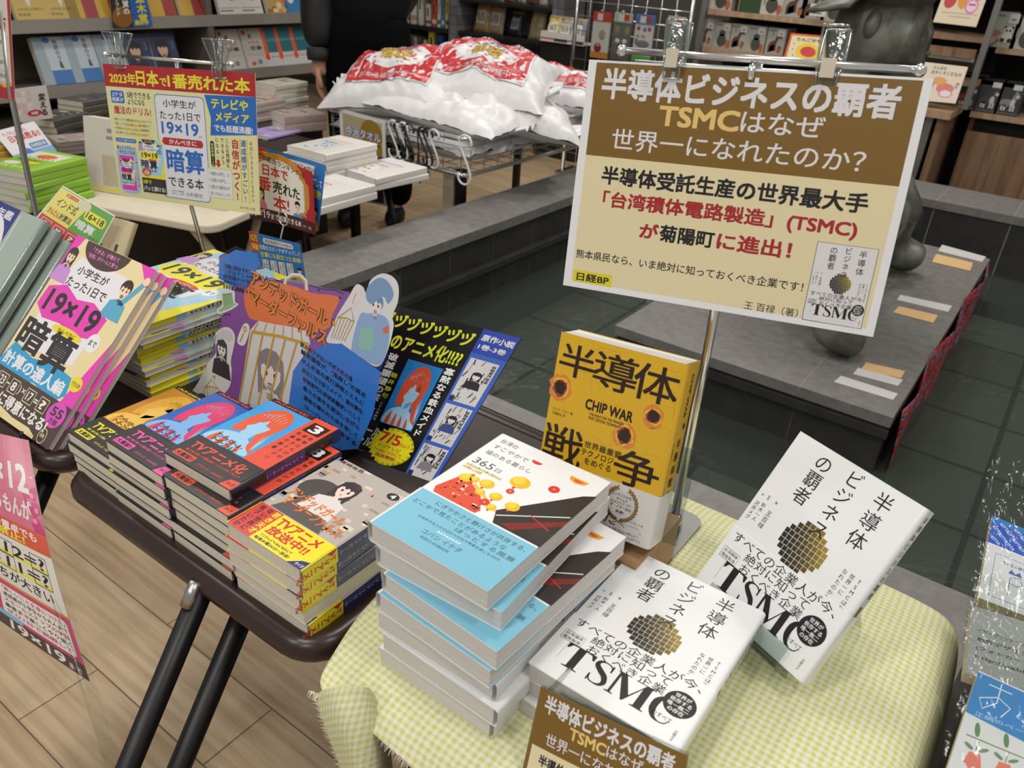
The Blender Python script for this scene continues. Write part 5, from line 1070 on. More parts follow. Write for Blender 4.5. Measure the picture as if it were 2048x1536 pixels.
# pink paper hanging off the front of the left table
HO = V((-.90, .302, .67)); HN = V((.30, -.77, .56)).normalized()
hp = [onpl(u, v, HO, HN) for u, v in ((-60, 852), (46, 880), (168, 1368), (-70, 1190))]
def hang_art():
    a = Art(.3); m_ = '#c04a70'
    a.rect(0, 0, 100, 200, '#d2ccc0', 1, 6); a.rect(0, 118, 100, 200, '#c4687e', 2, 6); a.poly([(80, 150), (100, 160), (100, 118), (88, 118)], '#b8336e', 3)
    for x, y in ((92, 150), (88, 142), (95, 138), (91, 128)): a.ell(x, y, 2.4, 2.4, '#d884a8', 4, n=12)
    a.text('19×12', 16, 150, 90, 176, '#d8d2cc', .05, 6); a.text('できるもんが', 20, 126, 88, 144, '#d8d2cc', .04, 6); a.rect(0, 100, 100, 118, '#c8553a', 3, 4); a.text('大の電卓でも', 30, 108, 88, 116, '#e4ded6', .02, 6); a.text('禁止!', 44, 101, 74, 109, '#e4d83a', .02, 6)
    for i, (t, y) in enumerate((('13×12=?', 84), ('11×11=?', 70))): a.rect(10, y - 2, 92, y + 2, '#d8cf5a', 3, 4); a.text(t, 12, y, 90, y + 10, '#2a2624', .01, 6); a.frame(38, y - 1.5, 58, y + 11.5, .7, '#2a2624', 7); a.frame(76, y - 1.5, 92, y + 11.5, .7, '#2a2624', 7)
    a.text('どっちが大きい', 20, 56, 90, 66, '#2a2624', .01, 6); a.rect(0, 12, 100, 50, m_, 3, 4); a.rect(0, 50, 100, 52, '#c88a3a', 4, 4); person(a, 18, 34, 14, '#2c2422', '#e8c8b0', '#e0dcd4', 1, 5, 0)
    a.rrect(36, 16, 96, 46, 3, '#dcd6cc', 5)
    for i, t in enumerate(('「新しいことを身につけた」', '達成感が小学生から大人まで', 'スモールステップの学習', '最後まで楽しくやり抜く', 'ぜひ1日で挑戦して')): a.text(t, 39, 40.5 - i * 5.6, 94, 44.5 - i * 5.6, ('#b8382c', '#2a2624')[i % 2], .012, 8)
    a.rect(0, 0, 100, 13, '#5a453c', 4, 4); a.text('19×19', 40, 2, 84, 11, '#dcd6cc', .02, 8); a.text('まで', 86, 2, 96, 7, '#dcd6cc', .01, 8); a.rrect(30, 12, 52, 17, 2, '#7fb0d0', 9); return a
sheet('hanging_paper', hang_art(), hp, 'pink printed paper hanging off the front of the left table', 'poster', .0008, '#d2ccc0', W=100, H=200, curve=lambda u, v: .012 * math.sin(v * 3.0) - .010 * u * u, back='#b9aaa6')
hb = thing('plastic_sleeve', 'clear plastic sleeve curling behind the pink hanging paper', 'sleeve', Matrix.Translation(hp[1])); q0 = hp[1]
e1, e2 = onpl(72, 975, HO + V((0, .02, 0)), HN), onpl(245, 1540, HO + V((0, .02, 0)), HN); e3, e4 = onpl(64, 1050, HO, HN), onpl(190, 1400, HO, HN); e5 = onpl(220, 1500, HO, HN)
mb = MB(); mb.grid(lambda u, v: (e3.lerp(e5, v) * (1 - u) + e1.lerp(e2, v) * u) - q0 + V((0, -.012 * math.sin(PI * u), 0)), 8, 14, FILM); mb.build('film', hb)
# upper-left hanging paper on its own post
TO = V((-1.75, .78, 1.1)); TN = V((.3, -.95, .05)).normalized()
tp = [onpl(u, v, TO, TN) for u, v in ((-40, -60), (16, -60), (30, 202), (-30, 188))]
def tl():
    a = Art(.4); a.rect(0, 0, 60, 200, '#b5303a', 1); a.poly([(0, 14), (0, 200), (54, 200), (56, 24), (40, 18), (24, 26), (12, 16)], '#e0b04a', 2); a.poly([(0, 22), (0, 200), (53, 200), (55, 30), (40, 24), (24, 32), (12, 22)], '#dcd8d4', 3)
    a.text('え方', 16, 108, 50, 134, '#b5303a', .03, 5)
    for y, r in ((90, 14), (58, 13), (36, 9)): a.ell(40, y, r, r, '#a8a4a0', 4); a.ell(40, y, r - .6, r - .6, '#dcd8d4', 5); a.text('算数', 32, y - 2, 48, y + 5, '#6a4a4a', 0, 7)
    return a
sheet('promo_card', tl(), tp, 'white and red hanging card at the upper left on a steel post', 'card', .0008, '#dcd8d4', W=60, H=200)
pb_ = onpl(72, 420, TO, TN); ps = thing('sign_post', 'steel post under the white and red card at the upper left', 'post', flat(pb_.x, pb_.y, 0, 0)); b4 = ps.matrix_world.translation.copy()
mb = MB(); mb.tube([V((.02, .01, 0)), onpl(72, 425, TO - TN * .004, TN) - b4, onpl(22, 190, TO - TN * .004, TN) - b4, onpl(5, 20, TO - TN * .004, TN) - b4], .006, STEEL, 10); mb.build('pole', ps)
mb = MB(); mb.prism([(p[0] + .02, p[1] + .01) for p in rloop(-.05, -.05, .05, .05, .02, 0)], 0, .008, BLK); mb.build('base_plate', ps)
# ---------------------------------------------------------------- wrapped stationery packs at the right edge
rk = thing('display_rack', 'dark stationery rack along the right edge of the photograph', 'rack', flat(.09, .40, 0, 0))
mb = MB(); mb.box((0, 0, 0), (.40, .62, .69), M('#3c3a38', .6)); mb.build('body', rk); mb = MB(); mb.box((-.002, -.002, .69), (.40, .40, .705), M('#8a7d66', .5)); mb.build('shelf_board', rk); mb = MB(); mb.box((-.006, 0, .66), (-.002, .40, .73), ACRYL); mb.build('front_rail', rk)
def pack(pl, nz_, corners_px, W_, H_, art, label, film_px, tk=.012):
    n = V(nz_).normalized(); P4 = [onpl(u, v, pl, n) for u, v in corners_px]; base = P4[3]
    r = thing('stationery_pack', label, 'stationery', Matrix.Translation(base), 'wrapped stationery packs at the right edge')
    lo = [p - base for p in P4]; mb = MB(); mb.hexa([p - n * tk for p in (lo[3], lo[2], lo[1], lo[0])], [lo[3], lo[2], lo[1], lo[0]], M('#c8b99a', .6)); mb.build('pad', r)
    c = sheet('printed_card', art, [p + n * .0006 for p in lo], None, None, .0005, '#dcdcde', r, W_, H_)
    F4 = [onpl(u, v, pl + n * .004, n) - base for u, v in film_px]; mb = MB()
    def fl_(u, v):
        p = (F4[3] * (1 - u) + F4[2] * u) * (1 - v) + (F4[0] * (1 - u) + F4[1] * u) * v
        return p + n * (.004 + .003 * math.sin(u * 23 + v * 7) * math.sin(v * 17) + .006 * math.sin(PI * u) + (.02 * (v - .8) / .2 if v > .8 else 0))
    mb.grid(fl_, 30, 30, BAGF); mb.build('film_bag', r); return r
def kitta():
    a = Art(.25); a.rect(0, 0, 100, 150, '#d8d9dc', 1); a.rect(0, 98, 100, 150, '#2456c0', 2); a.poly([(0, 138), (100, 138), (100, 150), (0, 150)], '#2f7ac0', 3)
    for j in range(4):
        for i in range(5): a.text('KITTA', 2 + i * 21 + (j % 2) * 10, 103 + j * 10, 19 + i * 21 + (j % 2) * 10, 108.5 + j * 10, '#d4def0', .03, 5, rot=-36)
    a.rect(0, 95, 100, 98, '#e2e2e4', 3); a.frame(14, 10, 96, 84, .8, '#4a64b0', 3); a.text('ちいさく持てる透明シール', 26, 70, 94, 76, '#4a64b0', .01, 5); a.line([(40, 20), (40, 52), (54, 56), (58, 46), (50, 40), (40, 42)], 1, '#4a64b0', 4); a.poly([(36, 58), (40, 66), (46, 60), (52, 66), (56, 58)], '#4a64b0', 4); return a
pack(V((.05, .9, .745)), (0, -.12, 1), ((1985, 1032), (2120, 1088), (2095, 1250), (1955, 1195)), 100, 150, kitta(), 'wrapped pack with a blue printed top, upper one at the right edge', ((1968, 945), (2110, 985), (2100, 1260), (1940, 1225)))
def omamori():
    a = Art(.25); a.rect(0, 0, 110, 150, '#d6d8da', 1); a.poly([(0, 92), (0, 148), (110, 148), (110, 76)], '#3d83c4', 2)
    for x in (30, 84): a.line([(x - 14, 138), (x + 14, 138)], 1.4, '#dfe6ee', 4); a.line([(x, 146), (x, 118), (x - 14, 104), (x - 20, 116), (x, 126), (x + 16, 118), (x + 8, 102)], 1.4, '#dfe6ee', 4)
    a.text('正絹のペーパー', 10, 92, 88, 98, '#b9cfe4', 0, 4); a.line([(8, 66), (40, 64), (76, 62), (110, 58)], 1.4, '#6f8a62', 3)
    for x in (22, 54, 92):
        a.poly([(x - 9, 34), (x - 6, 48), (x + 6, 48), (x + 10, 34), (x + 7, 28), (x + 3, 33), (x - 2, 28), (x - 6, 33)], '#dc7c6a', 4)
        for q_, r_ in ((-8, 150), (8, 30)): a.ell(x + q_, 54, 6, 2.2, '#6f9068', 5, rot=r_, n=12)
        a.ell(x - 4, 76, 3, 9, '#5f8a5a', 4, rot=12, n=14); a.line([(x, 49), (x + 1, 62)], .9, '#6f8a62', 5)
    return a
pack(V((.09, .62, .738)), (0, -.06, 1), ((1957, 1342), (2140, 1425), (2105, 1640), (1882, 1575)), 110, 150, omamori(), 'wrapped pack with pink flowers, lower one at the right edge', ((1938, 1180), (2120, 1235), (2110, 1660), (1870, 1590)))
gy = [(1945, 1212), (2100, 1260), (2090, 1400), (1930, 1345)]
def grayp():
    a = Art(.3); a.rect(0, 0, 100, 100, '#9fa0a2', 1)
    for i, t in enumerate(('イヤープリント・16', '紙製デザイン', '(フォトカード)', 'http://pebble')): a.text(t, 10, 62 - i * 13, 70 + 6 * i, 68 - i * 13, '#4a4b50', .015, 4)
    return a
pack(V((.07, .74, .733)), (0, -.06, 1), gy, 100, 100, grayp(), 'wrapped grey pack lying between the two printed packs', ((1930, 1185), (2090, 1240), (2085, 1410), (1925, 1350)))
# ================================================================ BACKGROUND
def simple(name, mb, label, cat, group=None, mtx=None):
    o = mb.build(name)
    if mtx is not None: o.matrix_world = mtx
    return tag(o, label, cat, group)
GB = M('#6a6158', .5); GBD = M('#4a443e', .55)
# ---- bookcase with a deep counter along the left
CX, CY0, CY1 = -2.88, -.3, 2.56
bcs = thing('bookcase', 'grey brown bookcase with a deep counter along the left side', 'bookcase', Matrix.Translation((-3.6, 1.2, 0)))
B0 = V((-3.6, 1.2, 0))
def part(nm, a, b, m, root, o, bev=0):
    mb = MB(); mb.box(V(a) - o, V(b) - o, m); return mb.build(nm, root, bev)
part('counter', (-3.9, CY0, 0), (CX, CY1, .515), M('#2e2722', .5), bcs, B0); part('counter_top', (-3.9, CY0 - .01, .515), (CX + .01, CY1 + .01, .53), M('#3a302a', .4), bcs, B0)
part('back_panel', (-3.92, -.3, .53), (-3.88, 3.6, 1.7), GB, bcs, B0); part('end_panel', (-3.9, 3.57, 0), (-3.56, 3.6, 1.7), GB, bcs, B0)
for z in (.64, .893, 1.15, 1.42): part('shelf', (-3.88, -.3, z - .035), (-3.6, 3.57, z), GB, bcs, B0); part('price_rail', (-3.604, -.3, z - .038), (-3.597, 3.57, z + .012), M('#8f8a82', .25), bcs, B0)
part('divider', (-3.88, 2.52, .53), (-3.6, 2.55, 1.7), GB, bcs, B0)
def mini(kind):
    a = Art(.4)
    if kind == 'sky': a.rect(0, 0, 128, 188, '#8fa0a8', 1); a.rect(44, 0, 128, 56, '#2f6aa8', 2); a.rect(44, 56, 128, 188, '#b3bcc2', 2); a.ell(58, 174, 16, 12, '#3a5aa8', 3); a.vtext('物語のうた', 92, 176, 20, '#3c4046', .02); a.poly([(84, 66), (92, 96), (100, 60)], '#2c2e34', 3)
    if kind == 'face': a.rect(0, 0, 128, 188, '#2a3558', 1); person(a, 56, 112, 62, '#191618', '#c9a48e', '#20222e', 1, 2, 0); a.rect(60, 0, 124, 12, '#cdb92e', 8); a.vtext('夜の本', 112, 150, 12, '#5f7fb0', .02, l=8)
    if kind == 'gold': a.rect(0, 0, 128, 188, '#b59a4a', 1); a.poly([(14, 188), (64, 44), (114, 188)], '#c9c4bc', 2); a.vtext('貫く', 64, 180, 38, '#7a5a44', .02); a.text('人生を変える言葉の力', 12, 34, 116, 44, '#5a4628', .01, 4); a.text('新装版', 12, 14, 60, 24, '#5a4628', .01, 4)
    if kind == 'red': a.rect(0, 0, 128, 188, '#b8932e', 1); a.rect(70, 0, 128, 188, '#8f2420', 2); a.vtext('財界の王', 34, 180, 26, '#7a5a1c', .02); a.vtext('上巻', 100, 170, 20, '#a8443c', .02)
    if kind == 'white': a.rect(0, 0, 128, 188, '#c9c6c0', 1); a.ell(92, 90, 15, 22, '#b8404a', 3); a.poly([(74, 60), (96, 120), (116, 66)], '#7a3038', 2); a.text('はじめての暮らし', 8, 140, 110, 152, '#4a4644', .02); a.text('春夏秋冬の記録', 8, 112, 70, 122, '#4a4644', .01); a.rect(4, 26, 120, 30, '#8a8680', 2); a.rect(6, 12, 80, 18, '#5a5652', 2)
    if kind == 'photo': a.rect(0, 0, 128, 188, '#c2bcb4', 1); a.ell(18, 168, 12, 12, '#b8404a', 2); a.ell(52, 150, 9, 12, '#8a5a44', 2); a.text('ママの', 34, 112, 104, 126, '#b8644a', .03); a.text('定番', 40, 84, 112, 104, '#3a3634', .04); a.text('やさしいレシピ', 14, 58, 116, 66, '#77726c', .01); a.ell(80, 26, 14, 12, '#6a8a7a', 2); a.ell(40, 20, 14, 10, '#a8683a', 2)
    if kind == 'teal': a.rect(0, 0, 128, 188, '#2b6f78', 1); a.rect(0, 0, 128, 66, '#c4c2be', 2); a.rect(-2, 50, 22, 188, '#e2602c', 3); a.ell(10, 46, 15, 16, '#d8482c', 4); a.text('海の経済学', 32, 120, 118, 134, '#6fa4aa', .01); a.text('新訳', 34, 40, 100, 50, '#8a8884', .01)
    if kind == 'blue': a.rect(0, 0, 128, 188, '#2f74a8', 1); a.ell(46, 88, 26, 44, '#d8d4cc', 2); a.ell(46, 88, 14, 28, '#a8a098', 3); a.text('色の図鑑', 70, 130, 122, 146, '#6fb0b8', .02); a.rect(80, 80, 120, 110, '#4a9a9a', 2)
    if kind == 'warm': a.rect(0, 0, 128, 188, '#b58a52', 1); rr_ = random.Random(3); [a.ell(rr_.uniform(10, 118), rr_.uniform(10, 178), rr_.uniform(8, 22), rr_.uniform(8, 18), rr_.choice(['#c8a45a', '#8a5a34', '#b8643a', '#8a9a5a', '#d8c08a']), 2 + i % 3) for i in range(24)]
    return a
MINI = {}
def faceout(kind, y, z, label, grp, ncop=1, x=-3.63, t=.022, col='#b8b2a8'):
    m_ = frame((x - .0, y, z), (0, 1, 0), (-.30, 0, .954))
    if kind not in MINI: MINI[kind] = book('shelf_book', .128, .188, t, mini(kind), col, PAGE, label, 'book', m_, grp, gloss=.4, coat=0); return MINI[kind]
    return dup(MINI[kind], label, m_, grp)
def yat(px, py, x=-3.62): return on(px, py, 'x', x).y
G2, G1 = 'face-out books on the lower wall shelf', 'face-out books on the upper wall shelf'
for k, px in enumerate((88, 148, 208)): faceout('sky', yat(px, 170), .645, 'face-out book with pale and blue bands on the lower left shelf, %s from the left' % ('leftmost', 'second', 'third')[k], G2, col='#7f8c8c', t=.03)
for k, px in enumerate((262, 318)): faceout('face', yat(px, 160), .645, 'dark blue face-out book with a portrait above the yellow sign, %s one' % ('left', 'right')[k], G2, col='#2a3558')
for k, px in enumerate((448, 495)): faceout('photo', yat(px, 130), .645, 'pale face-out recipe book on the lower left shelf, %s of the pair' % ('left', 'right')[k], G2)
for k, px in enumerate((535, 562, 592)): faceout('teal', yat(px, 130), .645, 'teal book with an orange spine strip left of the person, %s of the row' % ('leftmost', 'middle', 'rightmost')[k], G2, col='#bdb8b0')
for k, px in enumerate((32, 98)): faceout('gold', yat(px, 40), .898, 'gold book with a white wedge on the upper left shelf, %s of the pair' % ('left', 'right')[k], G1, col='#b59a4a')
for k, px in enumerate((136, 190, 300, 360)): faceout('red', yat(px, 30), .898, 'ochre and dark red book on the upper left shelf, %s from the left' % ('leftmost', 'second', 'third', 'rightmost')[k], G1, col='#b8932e')
for k, px in enumerate((438, 482)): faceout('white', yat(px, 25), .898, 'white book with a small red figure on the upper shelf, %s of the pair' % ('left', 'right')[k], G1, col='#bdb8b0')
faceout('warm', yat(534, 22), .898, 'brown and orange patterned book on the upper left shelf', G1); faceout('blue', yat(570, 22), .898, 'blue book with a white oval on the upper shelf near the person', G1)
def shelfcard():
    a = Art(.4); a.rect(0, 0, 100, 90, '#2e2a22', 1); a.rect(52, 0, 100, 90, '#2a5fae', 2); a.ell(28, 28, 26, 28, '#8a5a24', 2); a.vtext('直木賞', 80, 86, 26, '#d8cf2e', .04); a.vtext('受賞の', 40, 88, 18, '#e0dcd4', .03); a.vtext('ブランド', 18, 80, 12, '#e0dcd4', .02); a.text('最新作', 56, 4, 92, 18, '#d8cf2e', .03); return a
cp = [on(u, v, 'x', -3.585) for u, v in ((218, -12), (290, -18), (305, 52), (225, 56))]
sheet('shelf_card', shelfcard(), cp, 'brown and blue card hanging from the upper left shelf edge', 'card', .001, W=100, H=90, dz=2e-4)
# ---- stacks on the counter
def flatpile(px, py, z0, n, w, h, t, cols, label, grp, a=0, tops=None, page=None, first_z=None):
    """pile whose base centre is seen at px,py on height z0"""
    p = on(px, py, 'z', z0); proto = None
    for k in range(n):
        rr = random.Random(int(px * 3 + k)); z = z0 + .0005 + t * (n - 1 - k); ang = a + rr.uniform(-4, 4)
        m_ = Matrix.Translation((p.x + rr.uniform(-.004, .004), p.y + rr.uniform(-.004, .004), z)) @ Matrix.Rotation(math.radians(ang), 4, 'Z') @ Matrix.Translation((-w / 2, -h / 2, 0))
        lab = label[0] if k == 0 else label[1].replace('%s', ORD[k])
        if proto is None: proto = book('shelf_book', w, h, t, tops, cols, page or PAGE, lab, 'book', m_, grp, gloss=.4, coat=.1)
        else: dup(proto, lab, m_)
def top_art(bg, c1, c2, seed, txt='本'):
    a = Art(.4); a.rect(0, 0, 128, 188, bg, 1); rr = random.Random(seed)
    for k in range(8): a.ell(rr.uniform(15, 113), rr.uniform(15, 173), rr.uniform(6, 24), rr.uniform(5, 16), rr.choice([c1, c2]), 2 + k % 2)
    a.text(txt, 24, 110, 104, 130, '#3a3634', .02, 5); return a
ZC = .531
flatpile(182, 238, ZC, 4, .13, .19, .022, '#5a5348', ('dark-covered hardback on the pile behind the yellow sign', 'hardback, %s from the top of the pile behind the yellow sign'), 'hardbacks piled behind the yellow sign', 20, top_art('#5d5548', '#8a7d6c', '#2f4a7a', 1))
flatpile(122, 282, ZC, 4, .13, .19, .024, '#4a4844', ('dark hardback with a pale edge on the pile at the left', 'hardback, %s from the top of the left counter pile'), 'hardbacks piled at the left of the counter', 28, top_art('#4c4a46', '#c9b8a4', '#7a6a5c', 2))
flatpile(160, 300, ZC, 3, .12, .17, .016, '#9a8f88', ('pink and grey paperback beside the left hardback pile', 'paperback, %s from the top beside the left hardback pile'), 'paperbacks beside the left hardback pile', -10, top_art('#a89a94', '#c8a8ac', '#6a8a6a', 3))
flatpile(22, 312, ZC, 3, .13, .19, .018, '#c9a24a', ('yellow book on the small pile at the far left', 'yellow book, %s from the top of the small pile at the far left'), 'yellow books piled at the far left', 12, top_art('#d0ab52', '#c9c4bc', '#b07a3a', 4))
flatpile(28, 286, ZC, 1, .13, .19, .03, '#2c2030', ('dark purple book behind the yellow pile at the far left', ''), None, 5, top_art('#2c2030', '#4a3a5a', '#c8c4c0', 14))
flatpile(565, 222, ZC, 6, .14, .2, .022, '#d8d4c4', ('pale thick book with a yellow edge left of the person, pile top', 'pale thick book, %s from the top of the pile left of the person'), 'pale thick books piled left of the person', 8, top_art('#d2cec2', '#cfc04a', '#b8b4ac', 5), PAGE)
flatpile(520, 236, ZC, 4, .13, .19, .02, '#b8aca4', ('reddish paperback on the pile behind the red card', 'paperback, %s from the top of the pile behind the red card'), 'paperbacks piled behind the red card', 4, top_art('#c9bab2', '#c87a6a', '#8a7a70', 6))
flatpile(600, 258, ZC, 2, .13, .19, .035, '#a8968e', ('thick brownish book at the counter corner by the person', 'thick brownish book underneath, at the counter corner by the person'), 'thick books at the counter corner', -14, top_art('#b8a8a0', '#8a7268', '#c8c0b8', 7))
flatpile(545, 268, ZC, 1, .14, .2, .012, '#b8a4d8', ('lilac booklet at the counter edge above the red card', ''), None, 6, top_art('#b8a4d8', '#d8d0e4', '#9a84c8', 8))
bl = [on(u, v, 'x', CX - .02) for u, v in ((16, 274), (98, 252), (118, 308), (40, 330))]
for p in (bl[0], bl[1]): p.x -= .10; p.z -= .0
def revive():
    a = Art(.4); a.rect(0, 0, 120, 84, '#d4d0d0', 1); a.rect(0, 0, 120, 24, '#6f9ccc', 2); a.text('そしてきょうも生きた', 14, 68, 84, 76, '#b8303a', .01); a.text('日本は甦る!!', 22, 50, 112, 66, '#b8303a', .04, 4); a.rect(62, 26, 112, 40, '#4a78b0', 3); a.text('日本復活の会', 66, 29, 108, 37, '#dcdad6', .02, 5)
    a.ell(42, 40, 7, 9, '#c8a088', 4); a.ell(42, 45, 7.5, 6, '#2a2626', 4); a.poly([(22, 10), (26, 28), (42, 34), (58, 28), (64, 10)], '#3a6ab0', 3); return a
sheet('shelf_card', revive(), bl, 'white and blue card with red lettering leaning on the left counter', 'card', .001, W=120, H=84, dz=2e-4)
wr_ = [on(u, v, 'x', CX - .16) for u, v in ((28, 178), (92, 170), (106, 236), (30, 246))]
def kawaru():
    a = Art(.4); a.rect(0, 0, 90, 90, '#c4bcb8', 1); a.vtext('変える', 72, 70, 20, '#26242a', .03); a.ell(48, 20, 18, 9, '#b83048', 3); a.text('話題', 40, 16, 56, 24, '#e0dcd8', .03, 5); rr = random.Random(4); [a.rect(6 + 14 * i, 20 + 16 * j, 15 + 14 * i, 32 + 16 * j, rr.choice(['#d8c8c4', '#c8a8a4', '#b8b0ac']), 2) for i in range(3) for j in range(4)]; return a
sheet('shelf_card', kawaru(), wr_, 'pale printed board with brush lettering standing on the left counter', 'card', .001, W=90, H=90, dz=2e-4)
# ---- white table (turned) with yellow-green books
WT = thing('white_table', 'cream folding table with rounded corners behind the yellow sign', 'table', Matrix.Translation((-2.27, 1.36, 0)) @ Matrix.Rotation(math.radians(17), 4, 'Z'))
CW = M('#d6ccb6', .4)
mb = MB(); mb.prism([(p[0], p[1]) for p in rloop(-.33, -.2, .33, .19, .05, 0)], .525, .55, CW); mb.build('tabletop', WT, .006)
for sx_ in (-.24, .24):
    for a_, b_ in (((sx_, -.17, .525), (sx_ * 1.1, .20, .01)), ((sx_, .17, .525), (sx_ * 1.1, -.20, .01))): mb = MB(); mb.tube([a_, b_], .013, M('#b8ab96', .5), 10); mb.build('leg', WT)
def green_top():
    a = Art(.3, .4); a.rect(0, 0, 128, 188, '#8fbf3a', 1); a.rect(0, 120, 128, 188, '#e4e2d0', 2); a.ell(70, 150, 34, 20, '#e0652c', 3); a.ell(40, 60, 26, 16, '#e8e4d4', 3); a.ell(92, 84, 18, 12, '#f0d83a', 3); a.text('10歳までに', 16, 92, 96, 108, '#2a3a1c', .03, 5); a.text('さんすう', 20, 20, 110, 44, '#e8f0d0', .05, 5)
    for i in range(7): a.ell(12 + i * 17, 128, 5, 4, '#4a8a2a', 4)
    return a
flatpile(88, 400, .5505, 6, .15, .21, .019, '#8fbf3a', ('yellow-green book on top of the pile on the cream table', 'yellow-green book, %s from the top on the cream table'), 'yellow-green books on the cream table', 14, green_top(), PAGEW)
def grey_back(): a = Art(.4); a.rect(0, 0, 150, 215, '#cfcac0', 1); [a.rect(84 + 2.4 * i, 176, 85.4 + 2.4 * i, 188, '#3a3836', 2) for i in range(16)]; [a.rect(80 + 2.4 * i, 156, 81.4 + 2.4 * i, 166, '#3a3836', 2) for i in range(16)]; a.rect(60, 20, 140, 110, '#bfb49a', 2); a.line([(62, 108), (80, 40), (60, 20)], .8, '#8a7f66', 3); a.rect(6, 4, 140, 14, '#d8cf5a', 2); return a
p = on(176, 378, 'z', .552); book('workbook', .15, .215, .045, grey_back(), '#9fb85a', PAGEW, 'thick grey-white workbook standing on the cream table', 'book', frame((p.x, p.y, .552), (.95, .3, 0), (.02, .18, .98)) @ Matrix.Translation((0, 0, -.045)), spine='#cfcac0', gloss=.4, left=True)
for dx, lab in ((.17, 'middle one'), (.33, 'right one')):
    q = p + V((.95, .3, 0)).normalized() * dx; flatz = .5505
    mm_ = Matrix.Translation((q.x, q.y + .02, flatz)) @ Matrix.Rotation(math.radians(17), 4, 'Z'); mb = MB(); mb.box((0, 0, 0), (.14, .2, .05), PAGEW); mb.box((-.001, -.001, .05), (.141, .201, .052), M('#dcd8cc', .5)); simple('paper_box', mb, 'white low box on the cream table behind the yellow sign, ' + lab, 'box', 'white boxes on the cream table', mm_)
# ---- dark table with picture books behind the red card
tray(-2.75, 1.66, -1.955, 2.262, .53, [((-2.1, 2.15, .51), (-2.0, 2.2, .02), BLK), ((-2.1, 1.75, .51), (-2.1, 1.80, .02), BLK), ((-2.6, 2.15, .51), (-2.62, 2.2, .02), BLK), ((-2.6, 1.75, .51), (-2.6, 1.8, .02), BLK)], 'dark table carrying pale picture books beside the pool rim')
def pale(seed, c1, c2, edge): a = Art(.3, .3); a.rect(0, 0, 128, 188, '#e4e0da', 1); a.rect(0, 0, 128, 6, edge, 2); a.rect(0, 182, 128, 188, edge, 2); rr = random.Random(seed); a.ell(70, 80, 42, 52, c1, 2); a.ell(70, 80, 38, 47, '#e8e4e0', 3); [a.ell(rr.uniform(40, 100), rr.uniform(40, 120), rr.uniform(4, 9), rr.uniform(4, 8), c2, 4) for _ in range(9)]; a.text('えほん', 30, 138, 98, 156, c2, .03, 5); return a
GP = 'pale picture books on the dark table'
def ppile(px, py, n, t, art, lab, a): flatpile(px, py, .5305, n, .18, .25, t, '#e2ded8', (lab + ', topmost of its pile', lab.replace('picture book', 'picture book pile') + ', %s from the top'), GP, a, art, PAGEW)
ppile(768, 360, 2, .022, pale(1, '#e8c8cc', '#8ab868', '#8a5ac8'), 'pale picture book with green specks at the table corner', -2)
ppile(668, 352, 5, .022, pale(2, '#c8d4e0', '#5a9ac8', '#d8c878'), 'pale picture book with blue specks on the tall pile', 2)
ppile(655, 402, 2, .024, pale(3, '#e8c0cc', '#d8608a', '#c8d8e8'), 'pale picture book with pink specks on the near pile', -1)
ppile(560, 348, 2, .022, pale(4, '#e8d0d4', '#d86a8a', '#d8b8c8'), 'pale pink picture book behind the blue card', 3)
# ---- sale cart with white bags
RZ_, BZ_ = .64, .505; c0, c1_, c2_ = V((-2.627, 2.366, 0)), V((-1.885, 2.366, 0)), V((-1.885, 3.75, 0))
cart = thing('wire_cart', 'chrome wire cart heaped with white bags beside the pool', 'cart', Matrix.Translation((-2.25, 3.05, 0))); K0 = V((-2.25, 3.05, 0))
lp = lambda z, d=0: [V(p_) - K0 for p_ in rloop(-2.627 - d, 2.366 - d, -1.885 + d, 3.75 + d, .04, z)]
mb = MB(); mb.tube(lp(RZ_), .011, CHROME, 10, True); mb.build('top_rim', cart); mb = MB(); mb.tube(lp(BZ_), .009, CHROME, 10, True); mb.build('bottom_rim', cart)
mb = MB()
for z in (.54, .575, .61): mb.tube(lp(z), .0018, STEEL, 6, True)
for i in range(9): x = -2.6 + .087 * i; mb.tube([V((x, 2.366, BZ_)) - K0, V((x, 2.366, RZ_)) - K0], .0018, STEEL, 6); mb.tube([V((x, 2.366, BZ_)) - K0, V((x, 3.75, BZ_)) - K0], .0018, STEEL, 6)
for i in range(16): y = 2.4 + .087 * i; mb.tube([V((-1.885, y, BZ_)) - K0, V((-1.885, y, RZ_)) - K0], .0018, STEEL, 6); mb.tube([V((-2.627, y, BZ_)) - K0, V((-2.627, y, RZ_)) - K0], .0018, STEEL, 6); mb.tube([V((-2.627, y, BZ_)) - K0, V((-1.885, y, BZ_)) - K0], .0018, STEEL, 6)
mb.build('wire_basket', cart)
for x, y in ((-2.56, 2.44), (-1.96, 2.44), (-1.96, 3.68), (-2.56, 3.68)):
    part('leg', (x - .016, y - .016, .04), (x + .016, y + .016, BZ_), BLK, cart, K0)
part('post_cover', (-2.045, 2.43, .03), (-1.99, 2.47, BZ_ - .01), M('#c3b6a0', .5), cart, K0)
for z in (.30, .12): mb = MB(); mb.tube([V((-1.96, 2.44, z)) - K0, V((-1.96, 3.68, z)) - K0], .01, STEEL, 8); mb.build('side_bar', cart)
m, nt, ns, L, b = nodemat('white_carrier_bag'); b.inputs['Base Color'].default_value = lin('#e4e3e4'); b.inputs['Roughness'].default_value = .38; BAGW = m
